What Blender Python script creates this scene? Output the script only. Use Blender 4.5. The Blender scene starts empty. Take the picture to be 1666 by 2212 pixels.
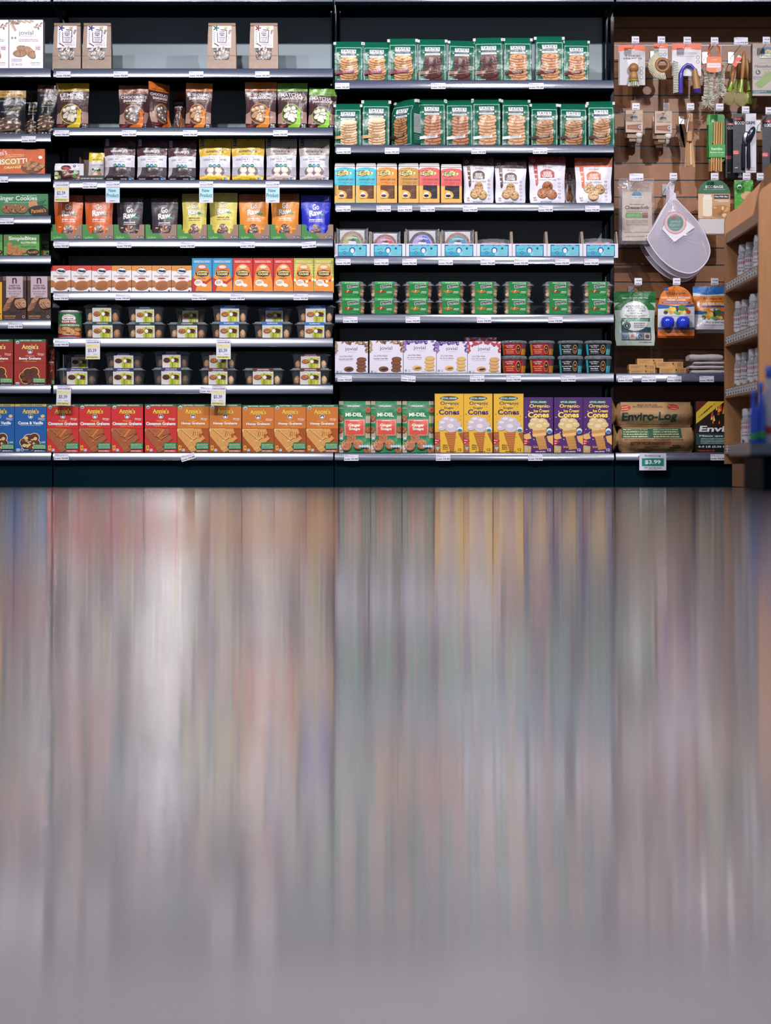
import bpy, bmesh, math, random
from mathutils import Vector, Matrix
from mathutils.geometry import tessellate_polygon
PI = math.pi
SC = bpy.context.scene
C = SC.collection
random.seed(7)

# ------------------------------------------------------------------ camera, world, lights, exposure
F = 4500.0            # focal length in pixels of the 1666 x 2212 frame
CX, HY = 833.0, 1012.0
CH = 0.056            # the lens sits a few centimetres above the polished floor
cam = bpy.data.objects.new('camera', bpy.data.cameras.new('camera')); C.objects.link(cam)
cam.location = (0, 0, CH); cam.rotation_euler = (PI/2, 0, 0)
cam.data.sensor_fit = 'VERTICAL'; cam.data.sensor_height = 36.0
cam.data.lens = F/2212*36.0
cam.data.shift_y = -(1106-HY)/2212
cam.data.clip_start = 0.02
cam.data.dof.use_dof = True; cam.data.dof.focus_distance = 9.05; cam.data.dof.aperture_fstop = 1.6
SC.camera = cam
SC.cycles.sample_clamp_indirect = 35
SC.view_settings.view_transform = 'Standard'; SC.view_settings.look = 'None'
SC.view_settings.exposure = 0.0; SC.view_settings.gamma = 1.0; SC.view_settings.use_curve_mapping = False

W = bpy.data.worlds.new('store_ambient'); SC.world = W; W.use_nodes = True
W.node_tree.nodes['Background'].inputs[0].default_value = (0.62, 0.66, 0.80, 1)
W.node_tree.nodes['Background'].inputs[1].default_value = 0.30

def spot(x, y, z, tx, ty, tz, e, ang, col=(1, .955, .965), r=.045, blend=.35):
    l = bpy.data.lights.new('track_or_fill_spot', 'SPOT'); l.energy = e; l.spot_size = math.radians(ang); l.spot_blend = blend
    l.shadow_soft_size = r; l.color = col
    o = bpy.data.objects.new('track_or_fill_spot', l); C.objects.link(o); o.location = (x, y, z)
    o.rotation_euler = (Vector((tx, ty, tz))-Vector((x, y, z))).to_track_quat('-Z', 'Y').to_euler()
    return o
# track spots above the aisle, in front of the shelving; last two are added fill
spot(-2.12, 5.4, 3.2, -1.75, 9.0, 0.95, 125, 60)

spot(-1.395, 5.4, 3.2, -0.95, 9.0, 0.95, 330, 62)
spot(-0.77, 5.4, 3.2, -0.15, 9.0, 0.95, 150, 62)
spot(2.00, 5.4, 3.2, 1.15, 9.1, 1.1, 400, 60)
spot(1.10, 3.2, 3.4, 1.45, 7.6, 0.75, 95, 34)  # added to brighten the wooden rack and the blue bottles
spot(0.62, 6.3, 3.6, 0.40, 9.0, 0.9, 105, 66, r=.30)  # added wide soft fill for the middle bay
def area(x, y, z, sx, sy, e, col=(.92, .95, 1)):
    l = bpy.data.lights.new('ceiling_or_fill_lamp', 'AREA'); l.shape = 'RECTANGLE'; l.size = sx; l.size_y = sy; l.energy = e; l.color = col
    o = bpy.data.objects.new('ceiling_or_fill_lamp', l); C.objects.link(o); o.location = (x, y, z); return o
area(-1.50, 5.6, 3.7, 0.8, 0.4, 32)
area(0, 3.0, 4.2, 7.0, 0.4, 30)
area(0, 0.6, 3.9, 7.0, 0.8, 140).data.spread = math.radians(85)  # added to brighten the near floor; narrow spread keeps it off the rails

# ------------------------------------------------------------------ materials
def hx(s):
    if not isinstance(s, str): return s
    s = s.lstrip('#')
    o = []
    for i in (0, 2, 4):
        c = int(s[i:i+2], 16)/255
        o.append(c/12.92 if c <= .04045 else ((c+.055)/1.055)**2.4)
    return (o[0], o[1], o[2], 1.0)
def mat(name, rough=.5, metal=0, color=None, spec=.5, bump=0, bscale=40, coat=0, alpha=1, trans=0, stretch=None, dist=.01):
    m = bpy.data.materials.new(name); m.use_nodes = True
    nt = m.node_tree; b = nt.nodes['Principled BSDF']
    if color is None:
        a = nt.nodes.new('ShaderNodeAttribute'); a.attribute_name = 'Col'
        nt.links.new(a.outputs['Color'], b.inputs['Base Color'])
    else: b.inputs['Base Color'].default_value = hx(color)
    b.inputs['Roughness'].default_value = rough; b.inputs['Metallic'].default_value = metal
    b.inputs['Specular IOR Level'].default_value = spec
    b.inputs['Coat Weight'].default_value = coat; b.inputs['Alpha'].default_value = alpha
    if bump:
        tc = nt.nodes.new('ShaderNodeTexCoord'); n = nt.nodes.new('ShaderNodeTexNoise'); n.inputs['Scale'].default_value = bscale
        n.inputs['Detail'].default_value = 3
        mp = nt.nodes.new('ShaderNodeMapping')
        if stretch: mp.inputs['Scale'].default_value = stretch
        nt.links.new(tc.outputs['Object'], mp.inputs['Vector']); nt.links.new(mp.outputs[0], n.inputs['Vector'])
        bp = nt.nodes.new('ShaderNodeBump'); bp.inputs['Strength'].default_value = bump; bp.inputs['Distance'].default_value = dist
        nt.links.new(n.outputs['Fac'], bp.inputs['Height']); nt.links.new(bp.outputs[0], b.inputs['Normal'])
    return m
def clear(name, tint, tr=.9, rough=.08, bump=0, edge=.75):
    m = bpy.data.materials.new(name); m.use_nodes = True; nt = m.node_tree; nt.nodes.clear()
    out = nt.nodes.new('ShaderNodeOutputMaterial'); mix = nt.nodes.new('ShaderNodeMixShader'); t = nt.nodes.new('ShaderNodeBsdfTransparent')
    p = nt.nodes.new('ShaderNodeBsdfPrincipled'); p.inputs['Base Color'].default_value = hx(tint); p.inputs['Roughness'].default_value = rough
    p.inputs['Coat Weight'].default_value = .5
    lw = nt.nodes.new('ShaderNodeLayerWeight'); lw.inputs[0].default_value = .35
    mr = nt.nodes.new('ShaderNodeMapRange'); mr.inputs[3].default_value = 1-tr; mr.inputs[4].default_value = edge
    nt.links.new(lw.outputs['Facing'], mr.inputs[0]); nt.links.new(mr.outputs[0], mix.inputs[0])
    nt.links.new(t.outputs[0], mix.inputs[1]); nt.links.new(p.outputs[0], mix.inputs[2]); nt.links.new(mix.outputs[0], out.inputs[0])
    if bump:
        n = nt.nodes.new('ShaderNodeTexNoise'); n.inputs['Scale'].default_value = 60
        tc = nt.nodes.new('ShaderNodeTexCoord'); nt.links.new(tc.outputs['Object'], n.inputs['Vector'])
        bp = nt.nodes.new('ShaderNodeBump'); bp.inputs['Strength'].default_value = bump; bp.inputs['Distance'].default_value = .01
        nt.links.new(n.outputs['Fac'], bp.inputs['Height']); nt.links.new(bp.outputs[0], p.inputs['Normal'])
    return m
CARTON = mat('printed_carton', .42, bump=.08, bscale=25)
FILM = mat('printed_film', .30, bump=.5, bscale=22, spec=.45)
MFILM = mat('matte_film', .38, bump=.45, bscale=20)
PAPER = mat('printed_paper', .62, bump=.5, bscale=24)
PLAIN = mat('plain_coloured', .45)
WOODM = mat('turned_wood', .42, bump=.2, bscale=30, stretch=(6, 6, 1))
FIBRE = mat('bristle_fibre', .7, bump=.5, bscale=120)
PLASTIC = mat('glossy_plastic', .16, coat=.4)
FOODM = mat('baked_food', .65, bump=1, bscale=90)
CLOTH = mat('woven_cloth', .85, bump=.4, bscale=200)
METAL = mat('dark_painted_metal', .5, color=(.0012, .010, .016, 1), spec=.03, bump=.06, bscale=250)
BACKP = mat('grey_back_panel', .55, color=(.29, .35, .39, 1), spec=.1, bump=.04, bscale=150)
CHROME = mat('bright_wire', .22, metal=1, color=(.55, .58, .62, 1))
BLACKM = mat('black_matte', .5, color=(.006, .010, .016, 1))
CLEAR = clear('clear_plastic', 'c8d0d4', .95, .08, .25, .42)
CLEARL = clear('clear_lid_plastic', 'b4bcc4', .78, .08, .8, .7)
CLEARB = clear('clear_bag_film', 'd0d0dc', .88, .12, .9, .6)
def rail_mat():
    m = mat('price_rail_plastic', .27, color=(.030, .045, .10, 1), spec=.5, bump=.05, bscale=500, coat=1)
    m.node_tree.nodes['Principled BSDF'].inputs['IOR'].default_value = 1.6
    m.node_tree.nodes['Principled BSDF'].inputs['Coat Roughness'].default_value = .115
    m.node_tree.nodes['Principled BSDF'].inputs['Coat IOR'].default_value = 2.5
    return m
RAIL = rail_mat()

# ------------------------------------------------------------------ mesh building
class MB:
    def __init__(s): s.v = []; s.f = []; s.c = []; s.s = []
    def face(s, pts, c, sm=False):
        b = len(s.v); s.v += [tuple(p) for p in pts]; s.f.append(tuple(range(b, b+len(pts)))); s.c.append(hx(c)); s.s.append(sm)
    def idx(s, verts, faces, c, sm=True):
        b = len(s.v); s.v += [tuple(p) for p in verts]; c = hx(c)
        for f in faces: s.f.append(tuple(b+i for i in f)); s.c.append(c); s.s.append(sm)
    def box(s, x0, x1, y0, y1, z0, z1, c, bev=0):
        if bev > 0:
            b = bev; P = []
            for z, i in ((z0, b), (z0+b, 0), (z1-b, 0), (z1, b)):
                P.append([(x0+i+b*(i == 0), y0+i, z), (x1-i-b*(i == 0), y0+i, z), (x1-i, y0+i+b*(i == 0), z), (x1-i, y1-i-b*(i == 0), z),
                          (x1-i-b*(i == 0), y1-i, z), (x0+i+b*(i == 0), y1-i, z), (x0+i, y1-i-b*(i == 0), z), (x0+i, y0+i+b*(i == 0), z)])
            s.loft(P, c, caps=True, sm=False); return
        v = [(x, y, z) for z in (z0, z1) for y in (y0, y1) for x in (x0, x1)]
        s.idx(v, [(0, 2, 3, 1), (4, 5, 7, 6), (0, 1, 5, 4), (2, 6, 7, 3), (0, 4, 6, 2), (1, 3, 7, 5)], c, False)
    def loft(s, rings, c, caps=True, sm=True, closed=True):
        n = len(rings[0]); v = [p for r in rings for p in r]; f = []
        for i in range(len(rings)-1):
            for j in range(n if closed else n-1):
                k = (j+1) % n; f.append((i*n+j, i*n+k, (i+1)*n+k, (i+1)*n+j))
        s.idx(v, f, c, sm)
        if caps: s.face(list(reversed(rings[0])), c); s.face(list(rings[-1]), c)
    def lathe(s, prof, c, cx=0, cy=0, n=20, sm=True, sy=1):
        s.loft([[(cx+r*math.cos(2*PI*j/n), cy+sy*r*math.sin(2*PI*j/n), z) for j in range(n)] for r, z in prof], c, True, sm)
    def tube(s, pts, r, c, n=8, caps=True):
        pts = [Vector(p) for p in pts]; rings = []
        rr = r if isinstance(r, (list, tuple)) else [r]*len(pts)
        for i, p in enumerate(pts):
            d = (pts[min(i+1, len(pts)-1)]-pts[max(i-1, 0)]).normalized()
            u = d.cross(Vector((0, 1, 0)))
            if u.length < .05: u = d.cross(Vector((1, 0, 0)))
            u.normalize(); w = d.cross(u)
            rings.append([tuple(p+u*rr[i]*math.cos(2*PI*j/n)+w*rr[i]*math.sin(2*PI*j/n)) for j in range(n)])
        s.loft(rings, c, caps)
    def blob(s, cx, cy, cz, rx, ry, rz, c, n=12, m=8, wob=0, seed=0):
        rg = random.Random(seed); R = []
        for i in range(m+1):
            t = PI*i/m; a = max(math.sin(t), .02)
            R.append([(cx+rx*a*math.cos(2*PI*j/n)*(1+wob*rg.uniform(-1, 1)), cy+ry*a*math.sin(2*PI*j/n)*(1+wob*rg.uniform(-1, 1)), cz-rz*math.cos(t)*(1+wob*rg.uniform(-.5, .5))) for j in range(n)])
        s.loft(R, c, True)
    def prism(s, pts, y0, y1, c, sm=False):     # outline in x,z extruded along y
        n = len(pts); v = [(x, y0, z) for x, z in pts]+[(x, y1, z) for x, z in pts]
        tri = tessellate_polygon([[Vector((x, z, 0)) for x, z in pts]])
        s.idx(v, [tuple(t) for t in tri]+[tuple(n+i for i in reversed(t)) for t in tri], c, False)
        s.idx(v, [(j, (j+1) % n, n+(j+1) % n, n+j) for j in range(n)], c, sm)
    def build(s, name, m, parent=None, loc=None):
        me = bpy.data.meshes.new(name); me.from_pydata(s.v, [], s.f)
        at = me.color_attributes.new('Col', 'FLOAT_COLOR', 'CORNER'); d = []
        for f, c in zip(s.f, s.c): d += list(c)*len(f)
        at.data.foreach_set('color', d)
        me.polygons.foreach_set('use_smooth', s.s); me.materials.append(m); me.update()
        o = bpy.data.objects.new(name, me); C.objects.link(o)
        if parent is not None: o.parent = parent
        if loc: o.location = loc
        return o
def tag(o, label=None, cat=None, group=None, kind=None):
    if label: o['label'] = label
    if cat: o['category'] = cat
    if group: o['group'] = group
    if kind: o['kind'] = kind
    return o
def thing(name, label, cat, loc=(0, 0, 0), group=None):
    o = bpy.data.objects.new(name, None); C.objects.link(o); o.location = loc; o.empty_display_size = .02
    return tag(o, label, cat, group)
def dup(o, parent=None):
    c = o.copy(); C.objects.link(c)
    if parent is not None: c.parent = parent
    for ch in list(o.children): dup(ch, c)
    return c

# ------------------------------------------------------------------ printed graphics
_tc = {}
def glyphs(s, bold):
    k = (s, bold)
    if k not in _tc:
        cu = bpy.data.curves.new('t', 'FONT'); cu.body = s; cu.size = 1; cu.offset = bold; cu.resolution_u = 3; cu.fill_mode = 'FRONT'
        ob = bpy.data.objects.new('t', cu); me = bpy.data.meshes.new_from_object(ob)
        v = [(a.co.x, a.co.y) for a in me.vertices]; f = [tuple(p.vertices) for p in me.polygons]
        bpy.data.objects.remove(ob); bpy.data.curves.remove(cu); bpy.data.meshes.remove(me)
        x0 = min(a[0] for a in v); x1 = max(a[0] for a in v); y0 = min(a[1] for a in v); y1 = max(a[1] for a in v)
        _tc[k] = ([((a[0]-x0)/(x1-x0)-.5, .5-(a[1]-y0)/(y1-y0)) for a in v], f)
    return _tc[k]
class G:
    """graphics in photo pixels, origin top left, y down"""
    def __init__(s, w, h, bg): s.w = w; s.h = h; s.p = []; s.R(0, 0, w, h, bg)
    def add(s, v, f, c):
        xs = [a[0] for a in v]; ys = [a[1] for a in v]
        bb = (min(xs), min(ys), max(xs), max(ys)); L = 0
        for q in s.p:
            b = q[3]
            if b[0] < bb[2] and b[2] > bb[0] and b[1] < bb[3] and b[3] > bb[1]: L = max(L, q[4]+1)
        s.p.append((v, f, hx(c), bb, L))
    def R(s, x0, y0, x1, y1, c): s.add([(x0, y0), (x1, y0), (x1, y1), (x0, y1)], [(0, 1, 2, 3)], c)
    def P(s, pts, c):
        t = tessellate_polygon([[Vector((x, y, 0)) for x, y in pts]]); s.add(pts, [tuple(i) for i in t], c)
    def E(s, cx, cy, rx, ry, c, n=18, rot=0, a0=0, a1=2*PI):
        ca, sa = math.cos(rot), math.sin(rot); v = []
        full = abs(a1-a0-2*PI) < 1e-6
        for j in range(n if full else n+1):
            t = a0+(a1-a0)*j/n; x = rx*math.cos(t); y = ry*math.sin(t); v.append((cx+x*ca-y*sa, cy+x*sa+y*ca))
        s.add(v, [tuple(range(len(v)))], c)
    def T(s, t, cx, cy, w, h, c, b=0.0, rot=0, sh=0, arc=0, ol=None, ow=.04):
        if ol: s.T(t, cx, cy, w*1.0+h*ow*2.2, h*(1+ow*2.6), ol, b+ow, rot, sh, arc)
        v, f = glyphs(t, round(b*.65, 4)); ca, sa = math.cos(rot), math.sin(rot); o = []
        for x, y in v:
            X = x*w-sh*y*h; Y = y*h+arc*(2*x)**2; o.append((cx+X*ca-Y*sa, cy+X*sa+Y*ca))
        s.add(o, f, c)
    def M(s, x0, y, x1, h, c, seed=1, rot=0):     # a line of print too small to read
        rg = random.Random(seed*7+int(x0*3)+int(y*5)); v = []; f = []; x = x0
        while x < x1-.3:
            L = rg.uniform(.5, 1.6)*h*1.1; e = min(x+L, x1); b = len(v); hh = h*rg.choice((1, .75, .75, 1))
            v += [(x, y+h-hh+(x-x0)*rot), (e, y+h-hh+(e-x0)*rot), (e, y+h+(e-x0)*rot), (x, y+h+(x-x0)*rot)]; f.append((b, b+1, b+2, b+3)); x = e+h*rg.choice((.25, .25, .6))
        if v: s.add(v, f, c)
    def F(s, x0, y0, x1, y1, t, c):
        v = [(x0, y0), (x1, y0), (x1, y1), (x0, y1), (x0+t, y0+t), (x1-t, y0+t), (x1-t, y1-t), (x0+t, y1-t)]
        for i in range(4):
            j = (i+1) % 4; s.add([v[i], v[j], v[4+j], v[4+i]], [(0, 1, 2, 3)], c)
    def L(s, pts, t, c):
        for a, b in zip(pts[:-1], pts[1:]):
            dx, dy = b[0]-a[0], b[1]-a[1]; l = math.hypot(dx, dy) or 1; nx, ny = -dy/l*t/2, dx/l*t/2
            s.add([(a[0]+nx, a[1]+ny), (b[0]+nx, b[1]+ny), (b[0]-nx, b[1]-ny), (a[0]-nx, a[1]-ny)], [(0, 1, 2, 3)], c)
    def CK(s, cx, cy, rx, ry, c, dk, lt=None, n=7, seed=0, rot=0):   # a printed cookie
        rg = random.Random(seed+int(cx*11)+int(cy*7)); s.E(cx, cy+ry*.10, rx*1.02, ry*1.0, dk, rot=rot); s.E(cx, cy-ry*.05, rx*.96, ry*.92, c, rot=rot)
        for k in range(n):
            a = rg.uniform(0, 6.28); q = rg.uniform(.1, .75); 
            s.E(cx+rx*q*math.cos(a), cy+ry*q*math.sin(a)-.05*ry, rx*rg.uniform(.07, .2), ry*rg.uniform(.07, .2), dk if (k % 2 or not lt) else lt, n=6, rot=a)
    def ST(s, cx, y0, y1, rx, ry, n, c, dk, lt=None, seed=0, jit=3, spots=6):       # a printed stack, top one on top
        rg = random.Random(seed); ys = [y1+(y0-y1)*i/(n-1) for i in range(n)]
        for i, y in enumerate(ys):
            j = rg.uniform(-jit, jit); top = i == n-1
            s.E(cx+j, y+ry*.28, rx, ry, dk, n=16); s.E(cx+j, y, rx*.99, ry*.93, c, n=16)
            if lt: s.E(cx+j+rx*.2, y-ry*.1, rx*.6, ry*.6, lt, n=12)
            for k in range(spots if top else 2):
                a = rg.uniform(0, 6.28); q = rg.uniform(.2, .7)*(1 if top else 1.2)
                s.E(cx+j+rx*q*math.cos(a), y+ry*(q*math.sin(a) if top else .55), rx*.11, ry*.16, dk, n=6)
    def into(s, mb, fn, nx=0, ny=0, step=.00016, clip=True, outline=None):
        bm = bmesh.new(); cols = []
        for v, f, c, bb, L in s.p:
            vs = [bm.verts.new((a[0], a[1], L)) for a in v]
            if c not in cols: cols.append(c)
            ci = cols.index(c)
            for q in f:
                try: fc = bm.faces.new([vs[i] for i in q]); fc.material_index = ci
                except ValueError: pass
        def cut(co, no, clear=False):
            bmesh.ops.bisect_plane(bm, geom=bm.verts[:]+bm.edges[:]+bm.faces[:], dist=1e-5, plane_co=co, plane_no=no, clear_outer=clear)
        if clip:
            e = 1e-3
            cut((e, 0, 0), (-1, 0, 0), True); cut((s.w-e, 0, 0), (1, 0, 0), True); cut((0, e, 0), (0, -1, 0), True); cut((0, s.h-e, 0), (0, 1, 0), True)
        for i in range(1, nx): cut((s.w*i/nx, 0, 0), (1, 0, 0))
        for j in range(1, ny): cut((0, s.h*j/ny, 0), (0, 1, 0))
        b = len(mb.v); sm = nx > 0
        bm.verts.index_update()
        for v in bm.verts:
            X, Y, Z = fn(v.co.x, v.co.y); Y -= (.0004 if v.co.z > .5 and nx > 1 else 0); mb.v.append((X, Y-v.co.z*step, Z))
        for fc in bm.faces:
            # wind the face so that its normal looks to the front
            ids = [b+v.index for v in fc.verts]
            a = 0
            for i in range(len(fc.verts)):
                p = fc.verts[i].co; q = fc.verts[(i+1) % len(fc.verts)].co; a += p.x*q.y-q.x*p.y
            if a > 0: ids.reverse()
            mb.f.append(tuple(ids)); mb.c.append(cols[fc.material_index]); mb.s.append(sm)
        bm.free()
KX = 9.03/F
def flat(w, h, k=KX, y=0, z0=0):
    return lambda x, yy: ((x-w/2)*k, y, z0+(h-yy)*k)
def lerp(l, t):
    if t <= l[0][0]: return l[0][1]
    for a, b in zip(l[:-1], l[1:]):
        if t <= b[0]:
            u = (t-a[0])/(b[0]-a[0]); u = u*u*(3-2*u); return a[1]+(b[1]-a[1])*u
    return l[-1][1]
def carton(g, depth, side, top=None, m=None, name='carton', bev=.0008):
    w, h = g.w*KX, g.h*KX; mb = MB()
    mb.box(-w/2, w/2, .0004, depth, 0, h, side)
    if top: mb.box(-w/2+.0005, w/2-.0005, .001, depth-.0005, h, h+.0004, top)
    g.into(mb, flat(g.w, g.h)); mb.v = [tuple(p) for p in mb.v]
    return mb.build(name, m or CARTON)
def bag(g, name, m, back, sil, te, bul, wr=.0015, ux=2.2, nx=14, ny=18, seed=0, parent=None, k=KX):
    w, h = g.w, g.h; rg = random.Random(seed); ph = [rg.uniform(0, 6) for _ in range(8)]
    dmax = max(a[1] for a in te)/2+max(a[1] for a in bul)
    def W(x, y):
        u = x/w; t = y/h; e = max(0, 1-abs(2*u-1)**6)
        return wr*e*(math.sin(u*7+t*5+ph[0])+.8*math.sin(u*13-t*4+ph[1])*lerp([(0, .4), (.5, 1), (1, .5)], t)+.6*math.sin(t*17+u*3+ph[2])+.5*math.sin(u*19+t*11+ph[3]))
    def fr(x, y):
        t = y/h; a = abs(2*x/w-1)
        return ((x-w/2)*k*lerp(sil, t), dmax-lerp(te, t)/2-lerp(bul, t)*(1-min(a, 1)**ux)-W(x, y), (h-y)*k)
    def bk(x, y):
        t = y/h; a = abs(2*x/w-1)
        return ((x-w/2)*k*lerp(sil, t), dmax+lerp(te, t)/2+.6*lerp(bul, t)*(1-min(a, 1)**ux), (h-y)*k)
    mb = MB(); g.into(mb, fr, nx, ny, step=.0004)
    V = [bk(w*i/nx, h*j/ny) for j in range(ny+1) for i in range(nx+1)]
    mb.idx(V, [(j*(nx+1)+i, j*(nx+1)+i+1, (j+1)*(nx+1)+i+1, (j+1)*(nx+1)+i) for j in range(ny) for i in range(nx)], back)
    for xx in (0, w):
        A = [fr(xx, h*j/ny) for j in range(ny+1)]; B = [bk(xx, h*j/ny) for j in range(ny+1)]; mb.loft([A, B], back, False, True, False)
    for yy in (0, h):
        A = [fr(w*i/nx, yy) for i in range(nx+1)]; B = [bk(w*i/nx, yy) for i in range(nx+1)]; mb.loft([A, B], back, False, False, False)
    o = mb.build(name, m, parent); o['dmax'] = dmax
    return o
DOY = dict(sil=[(0, 1), (.15, .995), (.55, .93), (.85, .95), (1, .9)], te=[(0, .002), (.7, .006), (1, .045)], bul=[(0, .0005), (.12, .003), (.6, .02), (.85, .02), (1, .004)])
GUS = dict(sil=[(0, .98), (.15, 1), (1, .99)], te=[(0, .006), (.12, .03), (.25, .055), (1, .06)], bul=[(0, .001), (.3, .004), (.7, .006), (1, .002)], ux=4)
# ------------------------------------------------------------------ placing goods on the shelves
ITEMS = []     # (object, description, place, x) ; labels with ordinals are written at the end
PROTO = {}
def px(x, Y=9.03): return (x-CX)*Y/F
def pz(y, Y=9.03): return CH-(y-HY)*Y/F
SHELF = {}     # key -> (lip top y, lip bottom y, phrase)
def deck_z(k): return pz(SHELF[k][0], 9.0)-.003
def put(key, make, x0, x1, yt, shelf, desc, cat, ry=0, rz=0, back=0, yb=None, w=None, h=None, place=None, dz=0):
    Y = 9.03+back; X = px((x0+x1)/2, Y); base = deck_z(shelf)+.0005 if yb is None else pz(yb, Y)
    W_ = (x1-x0)*Y/9.03; H_ = (pz(yt, Y)-base)/KX
    if rz: W_ = w or W_
    if key not in PROTO:
        o = make(w or W_, h or H_); PROTO[key] = (o, w or W_, h or H_)
        sw = W_/(w or W_); sh = H_/(h or H_)
    else:
        p, pw, ph = PROTO[key]; o = dup(p); sw = W_/pw; sh = H_/ph
    if abs(sw-1) < .03 : sw = 1.0 if abs(sw-1) < .004 else sw
    o.location = (X, Y-.001, base+dz); o.rotation_euler = (0, ry, rz); o.scale = (sw, 1, sh)
    o['category'] = cat
    ITEMS.append((o, desc, place or (SHELF[shelf][2]), X))
    return o

# ------------------------------------------------------------------ the prints
def g_ginger_box(w, h):
    g = G(w, h, 'e6e2ee')
    br = ['8a6a50', 'a5805c', '6e4f3c']
    for i in range(7): g.E(2+i*3.2, 3+((i*7) % 6), 5, 2.2, br[i % 3], rot=.6+i*.5, n=8)
    g.P([(2, 8), (6, 4), (16, 22), (12, 25)], br[0]); g.P([(4, 10), (6, 8), (14, 22), (12, 24)], 'c9a680')
    for i in range(5): g.E(w-4-i*3.2, 8+((i*5) % 12), 4, 2, br[i % 3], rot=-.7+i, n=8)
    for i in range(5): g.E(w*.35+i*6, 2.5+(i % 2)*2, 5, 1.8, 'b79c80', rot=.3, n=8)
    g.T('jovial', w*.5, 29, 32, 12, '3c3440'); g.M(w*.34, 34.5, w*.7, 1, 'b06a6a')
    g.E(6.5, 39, 2.6, 2.6, '5a8f90'); g.E(13.5, 39, 2.2, 2.2, '4a6a70')
    g.M(w*.28, 41.5, w*.86, 1.6, '9a6468', 2); g.M(w*.28, 45, w*.86, 1.6, '6a5560', 3)
    g.CK(w*.31, 72, 15, 8, '9a6b40', '6b4424', 'b98654', 9); g.CK(w*.38, 61, 12, 6, '9a6b40', '6b4424', 'b98654', 8, rot=.1); g.CK(w*.62, 70, 16, 8.5, 'a5703f', '6b4424', 'c08c58', 10, rot=.85)
    for i in range(4): g.M(w*.78, 56+i*2.4, w*.92, 1.3, 'b07070', i)
    for i in range(3): g.M(5, 84+i*2.4, 28, 1.3, '706878', i)
    g.E(8, 96, 3, 3, '807888'); g.E(8, 96, 2, 2, 'e6e2ee'); g.T('3g', 17, 97, 7, 5, 'a03038', .03); g.M(22, 94, 29, 1.5, '807888'); g.M(22, 97, 29, 1.5, '807888')
    g.T('GINGER SPICE', w*.77, 93, 21, 2.8, '2c2838', .02); g.M(w*.66, 96.8, w*.9, 1.2, '807888')
    return g
def mk_ginger_box(w, h): return carton(g_ginger_box(w, h), .05, 'd8d2dc', 'c8c0cc')
def paper_bag(accent):
    def mk(w, h):
        root = thing('bakery_bag', None, 'bag')
        g = G(w, h, '9e887a'); g.L([(1, 72), (w*.3, 73), (w, 71.5)], .6, '8a7260'); g.L([(2, h-1), (9, h-14)], .5, '8d7562'); g.L([(w-2, h-1), (w-9, h-14)], .5, '8d7562')
        b = bag(g, 'paper_sack', PAPER, '8d745f', [(0, .93), (.3, .96), (.7, 1), (1, 1)], [(0, .012), (.3, .035), (.7, .06), (1, .065)], [(0, .001), (.6, .005), (1, .001)], ux=5, seed=3, parent=root, wr=.0012)
        dm = b['dmax']
        mb = MB(); lw = 41; g = G(lw, 54, 'e2dfe8')
        rg = random.Random(5)
        for a in range(5):
            t = a*1.25; g.E(8+3.4*math.cos(t), 9+3.8*math.sin(t), 4, 1.5, accent, rot=t, n=8)
        for a in range(9): t = a*.7; g.L([(29, 9), (29+5*math.cos(t), 9+5*math.sin(t))], .7, 'c9a93c')
        g.E(29, 9, 2, 2, 'c9a93c'); 
        g.L([(11, 19), (12, 41), (30, 42), (31, 14), (18, 13)], 1.5, '4d2340' if accent != '0e5f4c' else '5a2a38')
        for i, s in enumerate(('uncle', 'Eddie', 'vegan')): g.T(s, 21, 17.5+i*4.2, 11, 3, '2a2240', .04, rot=-.08)
        for i, s in enumerate(('cookies', 'whole', 'wheat')): g.T(s, 21, 30+i*3.9, 14-i*2, 2.6, '2a2240', .03)
        for i in range(14): g.E(3.5+((i*3) % 2)*1.5+rg.uniform(-.5, .5), 17+i*2.2, 1, .8, '4a2f2a', n=6); g.E(34+rg.uniform(-2, 3), 15+i*2.6, .5, 1.1, '3a3050', n=6, rot=rg.uniform(0, 3))
        for i in range(6): g.E(6+i*1.6, 44+i*1.1, 1.6, 1.1, '6a3a22', n=6)
        g.M(16, 45, 33, 1.4, '5a5070', 1); g.M(18, 48, 33, 1.4, 'a08a50', 2)
        pf = lambda x, y: ((x-lw/2)*KX, dm-lerp([(0, .012), (.3, .035), (.7, .06)], y/h)/2-lerp([(0, .001), (.6, .005)], y/h)-.0025, (h-1-y)*KX)
        g.into(mb, pf, 3, 8, step=.0003)
        mb.build('printed_label', PAPER, root)
        mb = MB(); g = G(34, 26, '2a1c1c')
        for i in range(42):
            x, y = rg.uniform(1, 33), rg.uniform(1, 25); r = rg.uniform(2, 5)
            g.P([(x, y), (x+r, y+rg.uniform(-3, 3)), (x+r*.4, y+r)], rg.choice(['c9c4d0', '6d5446', '8d6c50', 'e8e6f0', '3a2420', 'a58a70', '4a4050']))
        pf2 = lambda x, y: ((x-17)*KX*(1-.18*max(0, (y-18)/8)**2), dm-lerp([(0, .012), (.3, .035), (.7, .06)], (y+54)/h)/2-.0068, (h-54-y)*KX)
        g.into(mb, pf2, 4, 4, step=.0003); mb.build('cellophane_window', FILM, root)
        mb = MB()
        mb.box(-w*.47*KX, w*.47*KX, dm-.012, dm+.010, h*KX-.010, h*KX+.002, '8a705c', .001); mb.build('folded_top', PAPER, root)
        return root
    return mk
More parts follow.
